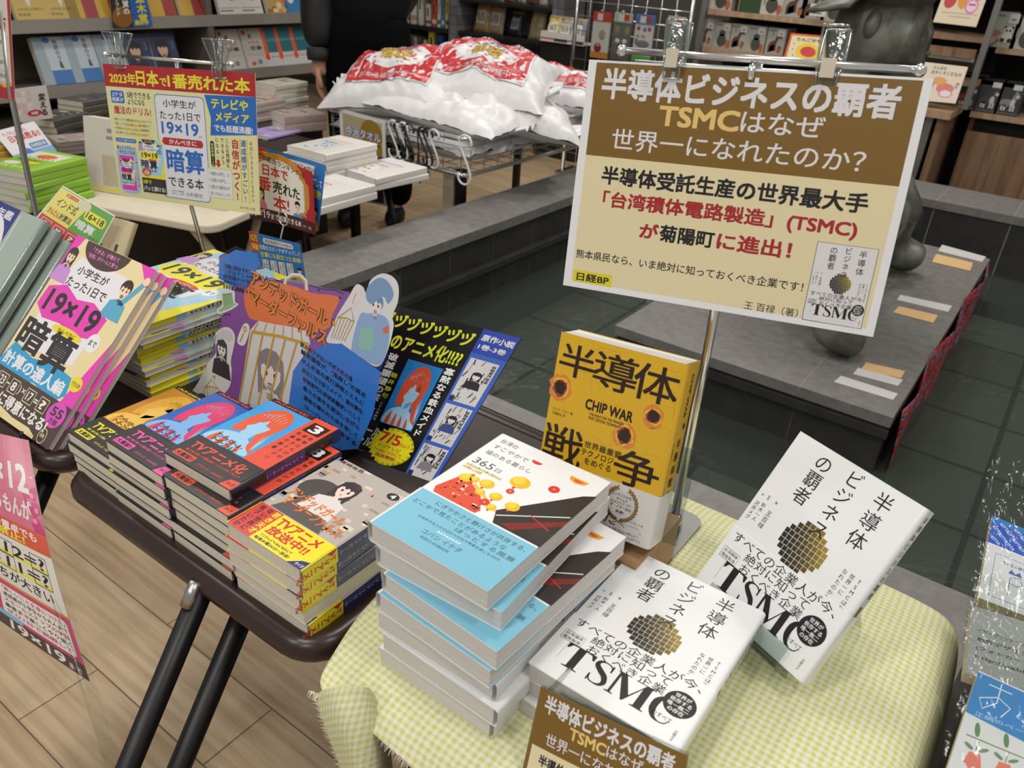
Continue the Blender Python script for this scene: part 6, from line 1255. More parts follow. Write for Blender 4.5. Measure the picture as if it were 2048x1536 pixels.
def pillow(w, h, d, seed, print_=True, lab='', m_=None, corner=1, art=None):
    rr = random.Random(seed); off = V((rr.uniform(0, 9), rr.uniform(0, 9), 0))
    def P(u, v, s=1):
        x, y = (u - .5) * w, (v - .5) * h; e = (1 - abs(2 * u - 1) ** 2.6) * (1 - abs(2 * v - 1) ** 2.6); e = max(0, e) ** .55
        q_ = V((x * 9, y * 9, 0)) + off; wr = noise.noise(q_) * .022 + abs(noise.noise(q_ * 1.8)) * .03 * (1 - .6 * e) + abs(noise.noise(q_ * 4.1)) * .012 * (1 - .7 * e)
        pinch = 1 + .10 * corner * (abs(2 * u - 1) * abs(2 * v - 1)) ** 2
        return V((x * pinch, y * pinch, (d * .62 * e + wr * (.5 + e) if s > 0 else -d * .38 * e + wr * .2 * (1 - e))))
    r = thing('carrier_bag', lab, 'bag', m_, 'white shopping bags in the wire cart'); mb = MB()
    mb.grid(lambda u, v: P(u, v, 1), 44, 40, BAGW); mb.grid(lambda u, v: P(1 - u, v, -1), 28, 24, BAGW)
    for sx_ in (-1, 1): mb.grid(lambda u, v: V((sx_ * (w * .5 + .0 + .05 * v), (u - .5) * h * .4 * (1 - .5 * v), .012 * math.sin(u * 14 + seed) + .02 * v)), 12, 6, BAGW)
    if print_:
        W_, H_ = 200, 150; a = art
        for vs, fs, c, l in a.it: mb.add([P(.16 + .68 * x / W_, .16 + .68 * y / H_, 1) + V((0, 0, .005 + .0011 * l)) for x, y in vs], fs, M(c, .35))
    mb.build('bag', r); return r
def bagart():
    a = Art(); n = 20; R_ = '#c62f36'; W_ = '#e6e4e4'
    a.rect(-3, -3, 203, 153, W_, 0, 20); a.rect(0, 0, 200, 150, R_, 1, n)
    for i in range(20):
        for j in range(14):
            pass
    pts = [(100 + 84 * math.cos(t), 74 + 46 * math.sin(t)) for t in [2 * PI * k / 40 for k in range(40)]]
    for k in range(40):
        p1, p2 = pts[k], pts[(k + 1) % 40]
        for q_ in range(5): f0, f1 = q_ / 5, (q_ + 1) / 5; a.put([(100 + (p1[0] - 100) * f0, 74 + (p1[1] - 74) * f0), (100 + (p1[0] - 100) * f1, 74 + (p1[1] - 74) * f1), (100 + (p2[0] - 100) * f1, 74 + (p2[1] - 74) * f1), (100 + (p2[0] - 100) * f0, 74 + (p2[1] - 74) * f0)], [(0, 1, 2, 3)], W_, 2)
    a.text('福袋', 66, 46, 134, 96, '#c9a63c', .045, 4); a.text('今治タオル', 60, 98, 140, 112, '#7a94c4', .03, 4); a.text('謹賀新年大感謝', 20, 130, 180, 144, W_, 0, 3); a.text('お年玉福袋開催中', 30, 6, 170, 20, W_, 0, 3); return a
BA = bagart()
def bagm(x, y, z, rz, tx=0, ty=0): return Matrix.Translation((x, y, z)) @ Matrix.Rotation(math.radians(rz), 4, 'Z') @ Matrix.Rotation(math.radians(tx), 4, 'X') @ Matrix.Rotation(math.radians(ty), 4, 'Y')
pillow(.52, .44, .20, 1, True, 'white bag with a red print heaped at the left end of the cart', bagm(-2.41, 2.60, .735, 18, 16, -4), art=BA)
pillow(.58, .46, .13, 3, False, 'plain white bag lying under the right printed bag', bagm(-2.12, 2.62, .672, 4, 0, 4))
pillow(.54, .46, .17, 2, True, 'white bag with a red print on top at the right of the heap', bagm(-2.13, 2.80, .785, 22, 14, 4), art=BA)
pillow(.46, .42, .14, 4, False, 'white bag sagging over the right corner of the cart', bagm(-1.96, 2.80, .665, 40, 4, 12))
pillow(.46, .40, .15, 5, True, 'white bag with a red print at the far right end of the cart', bagm(-2.0, 3.32, .69, 30, 6, 6), art=BA)
for k, (x, y, z, r) in enumerate(((-2.42, 2.62, .57, 4), (-2.10, 2.61, .57, -3), (-2.1, 3.1, .57, 4), (-2.1, 3.5, .57, -4))):
    pillow(.42, .40, .15, 10 + k, k == 1, 'flattened white bag low in the wire basket, %s' % ('front left', 'front right with a red print', 'in the middle', 'at the far end')[k], bagm(x, y, z, r), art=BA)
def towel():
    a = Art(.4); a.rect(0, 0, 100, 120, '#e0deda', 1); a.rect(7, 8, 93, 112, '#b7a888', 2); a.ell(70, 80, 24, 34, '#9a7a2c', 3); a.rect(60, 8, 93, 60, '#a08234', 3)
    a.text('今治タオル', 14, 66, 90, 88, '#3a5a9a', .08, 5); a.text('今治タオル', 14, 66, 90, 88, '#e4e4e4', .02, 9); a.text('福袋', 24, 22, 80, 58, '#c0353a', .10, 5); a.text('福袋', 24, 22, 80, 58, '#e4d8cc', .02, 9); return a
tw = [on(u, v, 'y', 2.345) for u, v in ((678, 216), (770, 243), (772, 345), (684, 325))]
sheet('towel_sign', towel(), tw, 'white-framed sign with blue and red lettering on the cart front', 'sign', .003, '#e0deda', W=100, H=120, dz=1.5e-4)
BKM, WHM = M('#1a1a1b', .4), M('#e2e2e0', .4)
def shook(px, m, label, y=2.345, k=1.0):
    p = on(px, 262 + (px - 800) * .28, 'y', y); p.z = RZ_ + .006; r = thing('s_hook', label, 'hook', Matrix.Translation(p), 'hooks on the cart rim'); mb = MB(); R = .024 * k
    pts = [V((R * math.cos(t), 0, R * math.sin(t) - .012)) for t in [math.radians(q_) for q_ in range(-20, 181, 20)]]
    pts += [V((-R + 2 * R * f, 0, -.012 - .085 * k * f)) for f in (.3, .6, .9)]
    pts += [V((R * math.cos(t), 0, -.097 * k - .012 + R * math.sin(t))) for t in [math.radians(q_) for q_ in range(0, -201, -20)]]
    mb.tube(pts, .0042, m, 8); mb.build('hook', r)
for k, (px, m, l_b) in enumerate(((786, WHM, 'white S hook, leftmost on the cart rim'), (797, BKM, 'black S hook between the two left white hooks'), (806, WHM, 'white S hook, second white one from the left'), (818, BKM, 'black S hook just right of the left white pair'), (846, BKM, 'black S hook left in the middle cluster'), (856, BKM, 'black S hook right in the middle cluster'), (868, WHM, 'white S hook in the middle cluster'))): shook(px, m, l_b)
shook(930, WHM, 'white S hook alone near the cart corner', 2.34, 1.25)
for k, px in enumerate((812, 838)):
    p = on(px, 262, 'y', 2.35); r = thing('cord', 'black cord hanging from the cart rim, %s' % ('left one', 'right one')[k], 'cord', Matrix.Translation((p.x, 2.348, RZ_))); mb = MB()
    mb.tube([(0, 0, .012), (.004, -.012, 0), (.008, -.008, -.08), (.0, -.006, -.13), (.01, -.006, -.16), (.014, -.006, -.20)], .003, BKM, 8); mb.tube([(.0, -.006, -.13), (-.02, -.006, -.15), (-.03, -.006, -.165)], .002, BKM, 6); mb.build('string', r)
fp = [on(u, v, 'y', 2.30) for u, v in ((690, 352), (770, 330), (773, 412), (700, 398))]; 
af = Art(.4); af.rect(0, 0, 60, 80, '#d8d6d2', 1); af.rect(4, 4, 56, 76, '#2a2826', 2); sheet('framed_poster', af, fp, 'black poster in a white frame standing under the dark table edge', 'poster', .006, '#d8d6d2', W=60, H=80, dz=2e-4)
tl_ = on(700, 360, 'y', 2.34)
# ---- person behind the cart: dark jacket, black trousers, arm hanging
PD = on(738, 60, 'y', 2.86); PD.z = 0; pa = V((.81, .586, 0)); pdn = V((.586, -.81, 0))     # pa = towards the right in the picture, pdn = towards the viewer
PMX = Matrix(((pa.x, -pdn.x, 0, PD.x), (pa.y, -pdn.y, 0, PD.y), (0, 0, 1, 0), (0, 0, 0, 1)))
per = thing('person', 'person in a dark jacket and black trousers standing behind the cart', 'person', PMX)
m, nt, ns, L, b = nodemat('jacket_patches'); t = N(nt, 'ShaderNodeTexCoord'); vo = N(nt, 'ShaderNodeTexVoronoi', Scale=8.0); L.new(t.outputs['Object'], vo.inputs[0])
sp_ = N(nt, 'ShaderNodeSeparateColor'); L.new(vo.outputs['Color'], sp_.inputs[0]); L.new(ramp(nt, sp_.outputs[0], [(0, '#131415'), (.45, '#2c2d2f'), (.7, '#1b1c1e')], 'CONSTANT'), b.inputs['Base Color']); b.inputs['Roughness'].default_value = .55; CAMO = m
JK = M('#0c0f10', .8, 0, .15); TR = M('#08090a', .9, 0, .1); SK = M('#b58a72', .5, 0, .3)
bv = [(0, 0, .93), (0, 0, 1.08), (0, 0, 1.25), (0, 0, 1.42), (0, .0, 1.52), (0, .01, 1.60), (0, 0, 1.70), (0, 0, 1.78), (-.10, 0, .88), (-.11, 0, .50), (-.11, .01, .09), (-.11, -.13, .04), (.10, 0, .88), (.11, 0, .50), (.11, .01, .09), (.11, -.13, .04),
      (-.19, 0, 1.40), (-.225, -.02, 1.10), (-.225, -.06, .80), (-.225, -.07, .755), (.19, 0, 1.40), (.20, .08, 1.10), (.10, .17, .95), (.03, .18, .92)]
be = [(0, 1), (1, 2), (2, 3), (3, 4), (4, 5), (5, 6), (6, 7), (0, 8), (8, 9), (9, 10), (10, 11), (0, 12), (12, 13), (13, 14), (14, 15), (3, 16), (16, 17), (17, 18), (18, 19), (3, 20), (20, 21), (21, 22), (22, 23)]
brd = [(.15, .10), (.15, .10), (.17, .11), (.13, .08), .055, .06, .085, .07, .085, .06, .042, .035, .085, .06, .042, .035, .06, .045, .036, .028, .06, .045, .036, .028]
skin('body', bv, be, brd, SK, per)
skin('trousers', [(0, 0, 1.02), (0, 0, .9), (-.105, 0, .84), (-.115, 0, .5), (-.118, .01, .07), (.105, 0, .84), (.115, 0, .5), (.118, .01, .07)], [(0, 1), (1, 2), (2, 3), (3, 4), (1, 5), (5, 6), (6, 7)], [(.17, .13), (.185, .135), .118, .10, .085, .118, .10, .085], TR, per)
skin('jacket', [(0, 0, .86), (0, 0, 1.08), (0, 0, 1.28), (0, 0, 1.44), (0, 0, 1.53)], [(0, 1), (1, 2), (2, 3), (3, 4)], [(.205, .15), (.205, .15), (.21, .15), (.17, .12), .085], JK, per)
s_ = -1; hx_ = -.225
skin('sleeve', [(-.17, 0, 1.42), (-.21, -.015, 1.15), (-.222, -.045, .94), (-.225, -.065, .80)], [(0, 1), (1, 2), (2, 3)], [.10, .095, .088, .068], CAMO, per)
skin('sleeve', [(.17, 0, 1.42), (.19, .07, 1.12), (.10, .17, .96)], [(0, 1), (1, 2)], [.09, .08, .065], CAMO, per)
mb = MB(); mb.tube([(hx_, -.060, .815), (hx_, -.064, .79), (hx_, -.066, .765)], [.052, .054, .050], M('#26282a', .7), 16); mb.build('cuff', per)
Z_ = -.085
hnd = skin('hand', [(hx_, -.066, .875 + Z_), (hx_, -.069, .825 + Z_), (hx_ + .002, -.072, .775 + Z_)], [(0, 1), (1, 2)], [(.034, .028), (.036, .026), (.042, .020)], SK, per)
for dy, ln, cu in ((-.034, .082, .022), (-.012, .094, .028), (.011, .09, .03), (.031, .072, .028)):
    x0, y0, z0 = hx_ + .002, -.072 + dy, .765 + Z_
    skin('finger', [(x0, y0, z0 + .02), (x0, y0, z0 - ln * .35), (x0 + cu * .4, y0, z0 - ln * .70), (x0 + cu, y0 + .002, z0 - ln)], [(0, 1), (1, 2), (2, 3)], [.012, .0115, .0105, .0085], SK, hnd)
skin('thumb', [(hx_, -.092, .82 + Z_), (hx_ + .006, -.118, .79 + Z_), (hx_ + .016, -.124, .757 + Z_), (hx_ + .02, -.122, .735 + Z_)], [(0, 1), (1, 2), (2, 3)], [.016, .0145, .012, .009], SK, hnd)
rh = skin('hand', [(.10, .17, .955), (.05, .18, .935), (.0, .185, .925)], [(0, 1), (1, 2)], [.028, (.036, .02), (.03, .018)], SK, per)
for k in range(4): skin('finger', [(.01, .185, .945 - .018 * k), (-.03, .185, .945 - .019 * k), (-.055, .178, .94 - .019 * k)], [(0, 1), (1, 2)], [.010, .0095, .008], SK, rh)
skin('thumb', [(.06, .18, .95), (.03, .19, .975), (.0, .188, .985)], [(0, 1), (1, 2)], [.012, .011, .009], SK, rh)
mb = MB(); mb.ell((0, .01, 1.75), (.092, .10, .105), M('#171413', .6)); mb.build('hair', per)
for s_ in (-1, 1): mb = MB(); mb.ell((s_ * .118, -.06, .045), (.05, .14, .05), M('#1a1817', .5)); mb.build('shoe', per)
# ---- black shelving with tiled columns at the back
m, nt, ns, L, b = nodemat('grey_square_tiles'); t = N(nt, 'ShaderNodeTexCoord'); br = N(nt, 'ShaderNodeTexBrick', Scale=1.0); br.offset = 0
br.inputs['Color1'].default_value = lin('#77757a'); br.inputs['Color2'].default_value = lin('#605e63'); br.inputs['Mortar'].default_value = lin('#4a484c'); br.inputs['Mortar Size'].default_value = .003; br.inputs['Brick Width'].default_value = .062; br.inputs['Row Height'].default_value = .062
mp = N(nt, 'ShaderNodeMapping'); mp.inputs['Rotation'].default_value = (PI / 2, 0, 0); L.new(t.outputs['Object'], mp.inputs[0]); L.new(mp.outputs[0], br.inputs[0]); L.new(br.outputs[0], b.inputs['Base Color']); b.inputs['Roughness'].default_value = .5; TILE = m
BSK = M('#1c1b1b', .5); SH = V((-3.8, 5.0, 0))
bs = thing('black_shelving', 'black shelving with grey tiled panels along the back', 'shelving', Matrix.Translation(SH))
part('back_panel', (-5.4, 5.28, 0), (-4.12, 5.3, 1.8), BSK, bs, SH); part('tiled_panel', (-4.10, 5.20, 0), (-3.13, 5.22, 1.8), TILE, bs, SH)
part('tiled_column', (-4.12, 4.93, 0), (-4.04, 5.3, 1.8), TILE, bs, SH); part('tiled_column', (-3.22, 4.93, 0), (-3.13, 5.3, 1.8), TILE, bs, SH); part('end_panel', (-5.42, 4.93, 0), (-5.39, 5.3, 1.8), BSK, bs, SH)
for z in (.455, .705, .99): part('shelf', (-5.4, 4.94, z - .028), (-4.12, 5.28, z), BSK, bs, SH)
for z in (.455, .708, .925): part('shelf', (-4.04, 4.94, z - .02), (-3.22, 5.20, z), BSK, bs, SH)
part('base', (-5.4, 4.95, 0), (-3.13, 5.28, .08), BSK, bs, SH)
def spines(y, z, row, lab, grp):
    for k, (px, w, h_, c, c2) in enumerate(row):
        x = on(px, 110, 'y', y).x; mb = MB(); mb.box((-w / 2, 0, .0005), (w / 2, .15, h_), M(c, .45)); mb.box((-w / 2 - .0004, -.0006, h_ * .12), (w / 2 + .0004, .02, h_ * .26), M(c2, .45)); mb.box((-w * .18, -.0008, h_ * .45), (w * .18, .002, h_ * .82), M('#2a2a2c' if c2 != '#2a2a2c' else '#d8d6d0', .5)); mb.box((-w / 2 + .002, .004, h_), (w / 2 - .002, .15, h_ + .0005), PAGEW)
        simple('shelf_book', mb, lab + ', %s from the left' % ('leftmost' if k == 0 else ORD[k]), 'book', grp, Matrix.Translation((x, y, z)))
spines(4.98, .706, [(800, .028, .22, '#3f4a8a', '#c8c4c0'), (813, .028, .19, '#c9bfa8', '#5a6a8a'), (826, .045, .24, '#d4cfc6', '#b8a078'), (840, .034, .24, '#d0cbc4', '#d0cbc4'), (855, .036, .15, '#c8c2ba', '#a8504a'), (867, .03, .19, '#c4523a', '#d8d0c4'), (876, .02, .2, '#d8d4c8', '#5a7a6a'), (884, .02, .19, '#4a86b8', '#d8d4c8'), (892, .026, .22, '#d8c23a', '#3a6a9a'), (902, .03, .21, '#b8a04a', '#2a2a2c')], 'book standing spine-out on the middle black shelf', 'spine-out books on the middle black shelf')
spines(4.98, .456, [(792, .03, .15, '#8a4a4a', '#c8b89a'), (802, .024, .17, '#6a7a9a', '#d8d4c8'), (812, .022, .165, '#d0ccc4', '#5a6a7a'), (821, .02, .165, '#8a8f98', '#c8c4bc'), (830, .022, .16, '#c8c4bc', '#3a5a8a'), (839, .022, .155, '#5a6a4a', '#c8b85a'), (849, .022, .15, '#d4d0c8', '#6a6a6a'), (862, .05, .21, '#d8cf4a', '#d8d4c8'), (878, .07, .19, '#2a4aa0', '#2a4aa0'), (893, .03, .13, '#d8d23a', '#d8d4c8'), (902, .03, .13, '#3a4a8a', '#d8cf4a')], 'book standing spine-out on the low black shelf', 'spine-out books on the low black shelf')
def goods(px, z, y, w, h_, d, col, lab, name='food_bag', cat='bag', grp='snack bags on the tiled shelves', patch=None, lean_=-.25):
    x = on(px, 60, 'y', y).x; mb = MB(); ml = M(col, .35)
    def P(u, v, s): e = max(0, (1 - abs(2 * u - 1) ** 3) * (1 - abs(2 * v - 1) ** 4)) ** .5; return V(((u - .5) * w * (1 - .12 * v), -s * d * .5 * e - .01 * noise.noise(V((u * 6, v * 6, px * .1))) * e, v * h_))
    mb.grid(lambda u, v: P(u, v, 1), 14, 16, ml); mb.grid(lambda u, v: P(1 - u, v, -1), 14, 16, ml)
    mb.grid(lambda u, v: P(u, .86 + .14 * v, 1) + V((0, -.002, 0)), 10, 3, M('#8f7a58', .4)) if patch else None
    if patch:
        mb.grid(lambda u, v: P(.2 + .6 * u, .25 + .45 * v, 1) + V((0, -.002, 0)), 10, 8, M(patch, .4))
        for q_ in range(3): mb.grid(lambda u, v: P(.3 + .16 * q_ + .06 * u, .34 + .26 * v, 1) + V((0, -.0035, 0)), 2, 4, M('#4a4440', .5))
    simple(name, mb, lab, cat, grp, Matrix.Translation((x, y, z)) @ Matrix.Rotation(lean_, 4, 'X'))
goods(962, .709, 5.05, .14, .21, .05, '#a88f62', 'brown paper food bag on the tiled shelf, left of the pair', patch='#c8c0b0'); goods(990, .709, 5.05, .14, .20, .05, '#b09a70', 'brown paper food bag on the tiled shelf, right of the pair', patch='#bfc0c4')
goods(1030, .709, 5.05, .11, .17, .05, '#2e2e34', 'dark grey pouch in the middle of the tiled shelf', patch='#9a9aa0'); goods(1072, .709, 5.03, .13, .2, .05, '#a89a78', 'beige food bag at the right end of the tiled shelf')
for k, (px, c) in enumerate(((945, '#a8a48c'), (975, '#b0a890'), (1020, '#b8a888'), (1046, '#a8987a'), (1072, '#b0a488'), (1096, '#9a9284'))): goods(px, .456, 5.04, .12, .13, .06, c, 'crumpled pale snack bag on the low tiled shelf, %s from the left' % ('leftmost' if k == 0 else ORD[k]))
for k, px in enumerate((930, 952, 974, 996, 1018, 1040, 1062, 1084)): goods(px, .926, 5.04, .07, .12, .04, ('#8a5a4a', '#b0a48c', '#6a4a3a', '#c8bfae')[k % 4], 'small pouch on the top tiled shelf, %s from the left' % ('leftmost' if k == 0 else ORD[k]), lean_=0)
# box display of wrapped snacks, wire grid with hanging socks
q = on(1125, 70, 'y', 4.75)
mb = MB(); mb.box((-.17, 0, -.05), (.17, .2, -.045), M('#d0cecb', .5)); mb.box((-.17, -.003, -.05), (.17, 0, .01), M('#dddbd8', .5)); mb.box((-.17, -.0042, -.034), (.17, -.003, -.026), M('#c04a4a', .5)); mb.box((-.06, -.0048, -.042), (.04, -.003, -.026), M('#3a3836', .5)); mb.box((.08, -.0048, -.042), (.16, -.003, -.026), M('#3a3836', .5)); mb.box((-.17, .0, -.05), (-.166, .2, .01), M('#c8c6c2', .5))
simple('display_tray', mb, 'white display tray with a red stripe left of the socks', 'tray', None, Matrix.Translation(q))
for k, (dx, c) in enumerate(((-.06, '#c8b85a'), (.02, '#9aa08a'), (.10, '#8a8a90'))): goods(1125 + dx * 300, q.z - .044, 4.83, .12, .15, .05, c, 'shiny snack packet in the white tray, %s one' % ('left', 'middle', 'right')[k], 'snack_packet', 'packet', 'snack packets in the white tray', '#d8d4c8')
mb = MB(); mb.box((-.17, 0, -q.z), (.17, .25, -.06), BSK) ; simple('display_plinth', mb, 'black plinth under the white display tray', 'plinth', None, Matrix.Translation((q.x, 4.76, q.z)))
GY = 4.46; gx0, gx1 = on(1150, 60, 'y', GY).x, on(1378, 60, 'y', GY).x; GZ = V(((gx0 + gx1) / 2, GY, 0))
gr = thing('wire_grid', 'chrome wire grid rack holding hanging socks', 'rack', Matrix.Translation(GZ)); mb = MB()
nx = 8
for i in range(nx + 1): x = gx0 + (gx1 - gx0) * i / nx - GZ.x; mb.tube([(x, 0, .03), (x, 0, 1.6)], .0028, CHROME, 6)
for i in range(20): z = .06 + i * .08; mb.tube([(gx0 - GZ.x, .004, z), (gx1 - GZ.x, .004, z)], .0028, CHROME, 6)
mb.build('wire_panel', gr)
for x in (gx0 - GZ.x, gx1 - GZ.x):
    mb = MB(); mb.tube([(x, 0, .0), (x, 0, 1.6)], .012, CHROME, 10); mb.build('upright', gr); mb = MB(); mb.box((x - .02, -.06, 0), (x + .02, .16, .02), STEEL); mb.build('foot', gr)
def sock(px, tip, w, h_, c, top, toe, lab, deco):
    x = on(px, 60, 'y', GY - .03).x; zt = on(px, tip, 'y', GY - .03).z; r = thing('hanging_socks', lab, 'socks', Matrix.Translation((x, GY - .03, zt)), 'packs of socks hanging on the wire grid'); W = w / 2
    mb = MB(); mb.box((-W, -.012, -h_), (W, .0, 0), M(c, .6)); mb.box((-W - .0004, -.0125, -h_), (W + .0004, .0004, -h_ * .83), M(toe, .6))
    for dx, dz, rx, rz, cc in deco: mb.ell((dx * w, -.0125, -dz * h_), (rx * w, .0015, rz * h_), M(cc, .6), None, 14, 8)
    mb.build('sock', r, .004); mb = MB(); mb.box((-W, -.014, 0 - .002), (W, -.001, h_ * .24), M(top, .4)); mb.box((-W * .5, -.0148, h_ * .02), (W * .1, -.014, h_ * .2), M('#d8d6d2', .4)); mb.box((W * .15, -.0148, h_ * .05), (W * .7, -.014, h_ * .2), M('#b8483a', .4)); mb.build('header_card', r)
    mb = MB(); mb.box((-W - .004, -.017, -h_ - .008), (W + .004, .003, h_ * .3), FILM); mb.build('film_bag', r); mb = MB(); mb.tube([(0, .03, h_ * .28), (0, -.03, h_ * .28)], .0025, CHROME, 6); mb.build('hook', r)
sock(1204, 42, .115, .20, '#cfccc8', '#c84038', '#c98a3a', 'white socks with a red card and orange toes on the grid', ((-.1, .72, .22, .13, '#8a2a2e'), (.1, .36, .2, .14, '#9a9a7a'), (-.1, .66, .12, .05, '#d8c8b8')))
sock(1246, 44, .115, .20, '#66696c', '#b8b6a4', '#5c5f62', 'grey socks with a pale card on the grid, second pack', ((-.28, .22, .14, .12, '#8a8450'), (.28, .22, .14, .12, '#8a8450'), (-.2, .5, .13, .06, '#d8d6d2'), (.2, .5, .13, .06, '#d8d6d2'), (-.2, .5, .05, .03, '#1a1a1c'), (.2, .5, .05, .03, '#1a1a1c')))
sock(1290, 48, .115, .20, '#cdccca', '#5a78b8', '#5aa83a', 'white socks with a blue card and green toes on the grid', ((0, .52, .4, .10, '#77787c'), (-.35, .46, .1, .08, '#77787c'), (-.3, .12, .1, .06, '#a8484a'), (.05, .14, .1, .06, '#5a7ab8'), (.3, .12, .1, .06, '#a8484a'), (0, .32, .12, .04, '#c8883a'), (-.3, .32, .08, .04, '#5a9a78')))
sock(1352, 48, .10, .16, '#8a8c88', '#c8c4bc', '#77787a', 'small sock pack on the grid, behind the left clip', ((0, .5, .2, .1, '#5a5c5e'),))
# ---- wooden shelving on the right with toys and picture books
def wood(name, a_, b_):
    m, nt, ns, L, b = nodemat(name); t = N(nt, 'ShaderNodeTexCoord'); mp = N(nt, 'ShaderNodeMapping'); mp.inputs['Scale'].default_value = (22, 22, 1.2); nz = N(nt, 'ShaderNodeTexNoise', Scale=1.5, Detail=6.0, Distortion=.6)
    L.new(t.outputs['Object'], mp.inputs[0]); L.new(mp.outputs[0], nz.inputs[0]); L.new(ramp(nt, nz.outputs[0], [(.32, a_), (.66, b_)]), b.inputs['Base Color']); b.inputs['Roughness'].default_value = .45; return m
WD = wood('brown_oak_veneer', '#6a4f3a', '#94755a'); WDL = wood('light_oak_edge', '#9a7c5e', '#b3967a'); GMET = M('#8a8986', .4, .6); DKB = M('#0f0e0e', .8)
WX0, WX1 = -2.045, -.56; W0 = V((-1.3, 4.8, 0))
ws = thing('wooden_shelving', 'brown wooden shelving with toys behind the big sign', 'shelving', Matrix.Translation(W0))
part('counter_top', (WX0, 4.52, .665), (-.60, 5.12, .70), WDL, ws, W0); part('end_panel', (-.66, 4.56, .0), (-.625, 5.1, .665), WD, ws, W0); part('grey_post', (-.715, 4.57, 0), (-.68, 4.61, .665), GMET, ws, W0); part('base', (WX0, 4.62, 0), (-.66, 5.1, .12), DKB, ws, W0); part('middle_shelf', (WX0, 4.6, .50), (-.70, 5.1, .525), WD, ws, W0)
part('back_panel', (WX0, 5.12, 0), (-.55, 5.14, 1.7), DKB, ws, W0)
for z in (.832, 1.03, 1.25): part('shelf', (WX0 + .02, 4.72, z - .026), (-.56, 5.12, z), WDL, ws, W0)
for x, y in ((WX0, 4.70), (-1.40, 5.07), (-.575, 4.70)): part('upright', (x - .014, y, .70), (x + .014, y + .04, 1.7), GMET, ws, W0)
part('shelf_back_strip', (-1.2, 5.06, .84), (-.6, 5.10, .93), M('#5a504a', .5), ws, W0)
part('curved_rail', (-1.0, 4.66, .935), (-.60, 4.70, .975), WD, ws, W0); part('ticket_rail', (-1.0, 4.69, .918), (-.60, 4.71, .934), M('#c8c4bc', .4), ws, W0)
def toybox(px, z, y, w, h_, lab, deco, c='#a3a59c', grp='animal toy boxes on the wooden shelves', d=.16, tag_=True, name='toy_box'):
    x = on(px, 60, 'y', y).x; mb = MB(); mb.box((-w / 2, 0, .0005), (w / 2, d, h_), M(c, .45)); a = Art(.4); a.rect(0, 0, 100, 130, c, 1)
    deco(a)
    if tag_: a.rect(56, 92, 90, 126, '#cfcdca', 4); a.rect(64, 100, 82, 108, '#8a8684', 5); a.text('¥' if False else 'ANIMAL', 8, 112, 44, 122, '#55564f', 0, 4)
    for vs, fs, c_, l in a.it: mb.add([V(((X / 100 - .5) * w, -.0004 * l, Y / 130 * h_)) for X, Y in vs], fs, M(c_, .45))
    simple(name, mb, lab, 'box', grp, Matrix.Translation((x, y, z)))
def horse(a, s=1):
    a.poly([(14, 10), (22, 10), (24, 40), (46, 52), (50, 20), (58, 20), (56, 60), (66, 84), (78, 78), (84, 84), (74, 98), (62, 104), (52, 92), (44, 70), (24, 62), (14, 44)], '#5e3a2e', 3); a.ell(74, 26, 11, 18, '#a8603a', 2); a.ell(30, 100, 6, 12, '#8f908a', 2); a.poly([(66, 40), (78, 48), (88, 30)], '#4a4a3a', 3)
def bear(a): a.ell(50, 40, 26, 34, '#4a4c3e', 3); a.ell(50, 76, 18, 16, '#4a4c3e', 3); a.ell(84, 24, 12, 22, '#a8603a', 3); a.ell(16, 60, 6, 24, '#8f908a', 2)
def grassd(a): a.rect(4, 0, 96, 70, '#2f4a2c', 2); [a.poly([(4 + 10 * i, 66), (14 + 10 * i, 66), (9 + 10 * i, 84)], '#2f4a2c', 3) for i in range(9)]
def panda(a):
    a.ell(66, 40, 17, 20, '#d8d6d0', 3); a.ell(66, 64, 15, 13, '#dcdad4', 4); a.ell(60, 64, 4, 5, '#2a2826', 5); a.ell(72, 64, 4, 5, '#2a2826', 5); a.ell(54, 75, 5, 5, '#2a2826', 3); a.ell(78, 75, 5, 5, '#2a2826', 3); a.ell(54, 28, 8, 8, '#2a2826', 5); a.ell(78, 28, 8, 8, '#2a2826', 5); a.ell(24, 24, 18, 12, '#5a5248', 3); a.ell(24, 52, 20, 12, '#9a7058', 3)
def dog(c1, c2):
    def f(a):
        a.ell(38, 50, 26, 16, c1, 3); a.poly([(54, 50), (64, 90), (80, 96), (84, 78), (74, 50)], c1, 3); a.ell(74, 84, 11, 11, c1, 4); a.ell(80, 78, 8, 7, c2, 5); a.ell(66, 52, 10, 16, c2, 4); a.poly([(66, 92), (70, 108), (76, 94)], c1, 5)
        for x in (22, 34, 60, 72): a.rect(x, 18, x + 8, 42, c2, 3)
        a.rect(0, 6, 100, 8, '#8a8884', 3); a.rect(50, 104, 88, 126, '#cfcdca', 4); a.rect(0, 112, 100, 130, '#5a5c60', 1)
    return f
for k, px in enumerate((1412, 1446, 1480, 1516, 1556)): toybox(px, .833, 4.76, .105, .135, 'grey-green toy box with a brown horse, %s in the row over the chrome bar' % ('leftmost', 'second', 'third', 'fourth', 'rightmost')[k], horse if k % 2 == 0 else bear)
for k, (px, dc, c) in enumerate(((1432, bear, '#b8b4ac'), (1490, grassd, '#a08258'), (1534, bear, '#c0bcb4'), (1580, horse, '#a3a59c'), (1618, horse, '#9a9c98'), (1660, bear, '#b0aca4'))): toybox(px, 1.031, 4.76, .13, .15, 'toy box on the top wooden shelf, %s from the left' % ('leftmost' if k == 0 else ORD[k]), dc, c, 'toy boxes on the top wooden shelf')
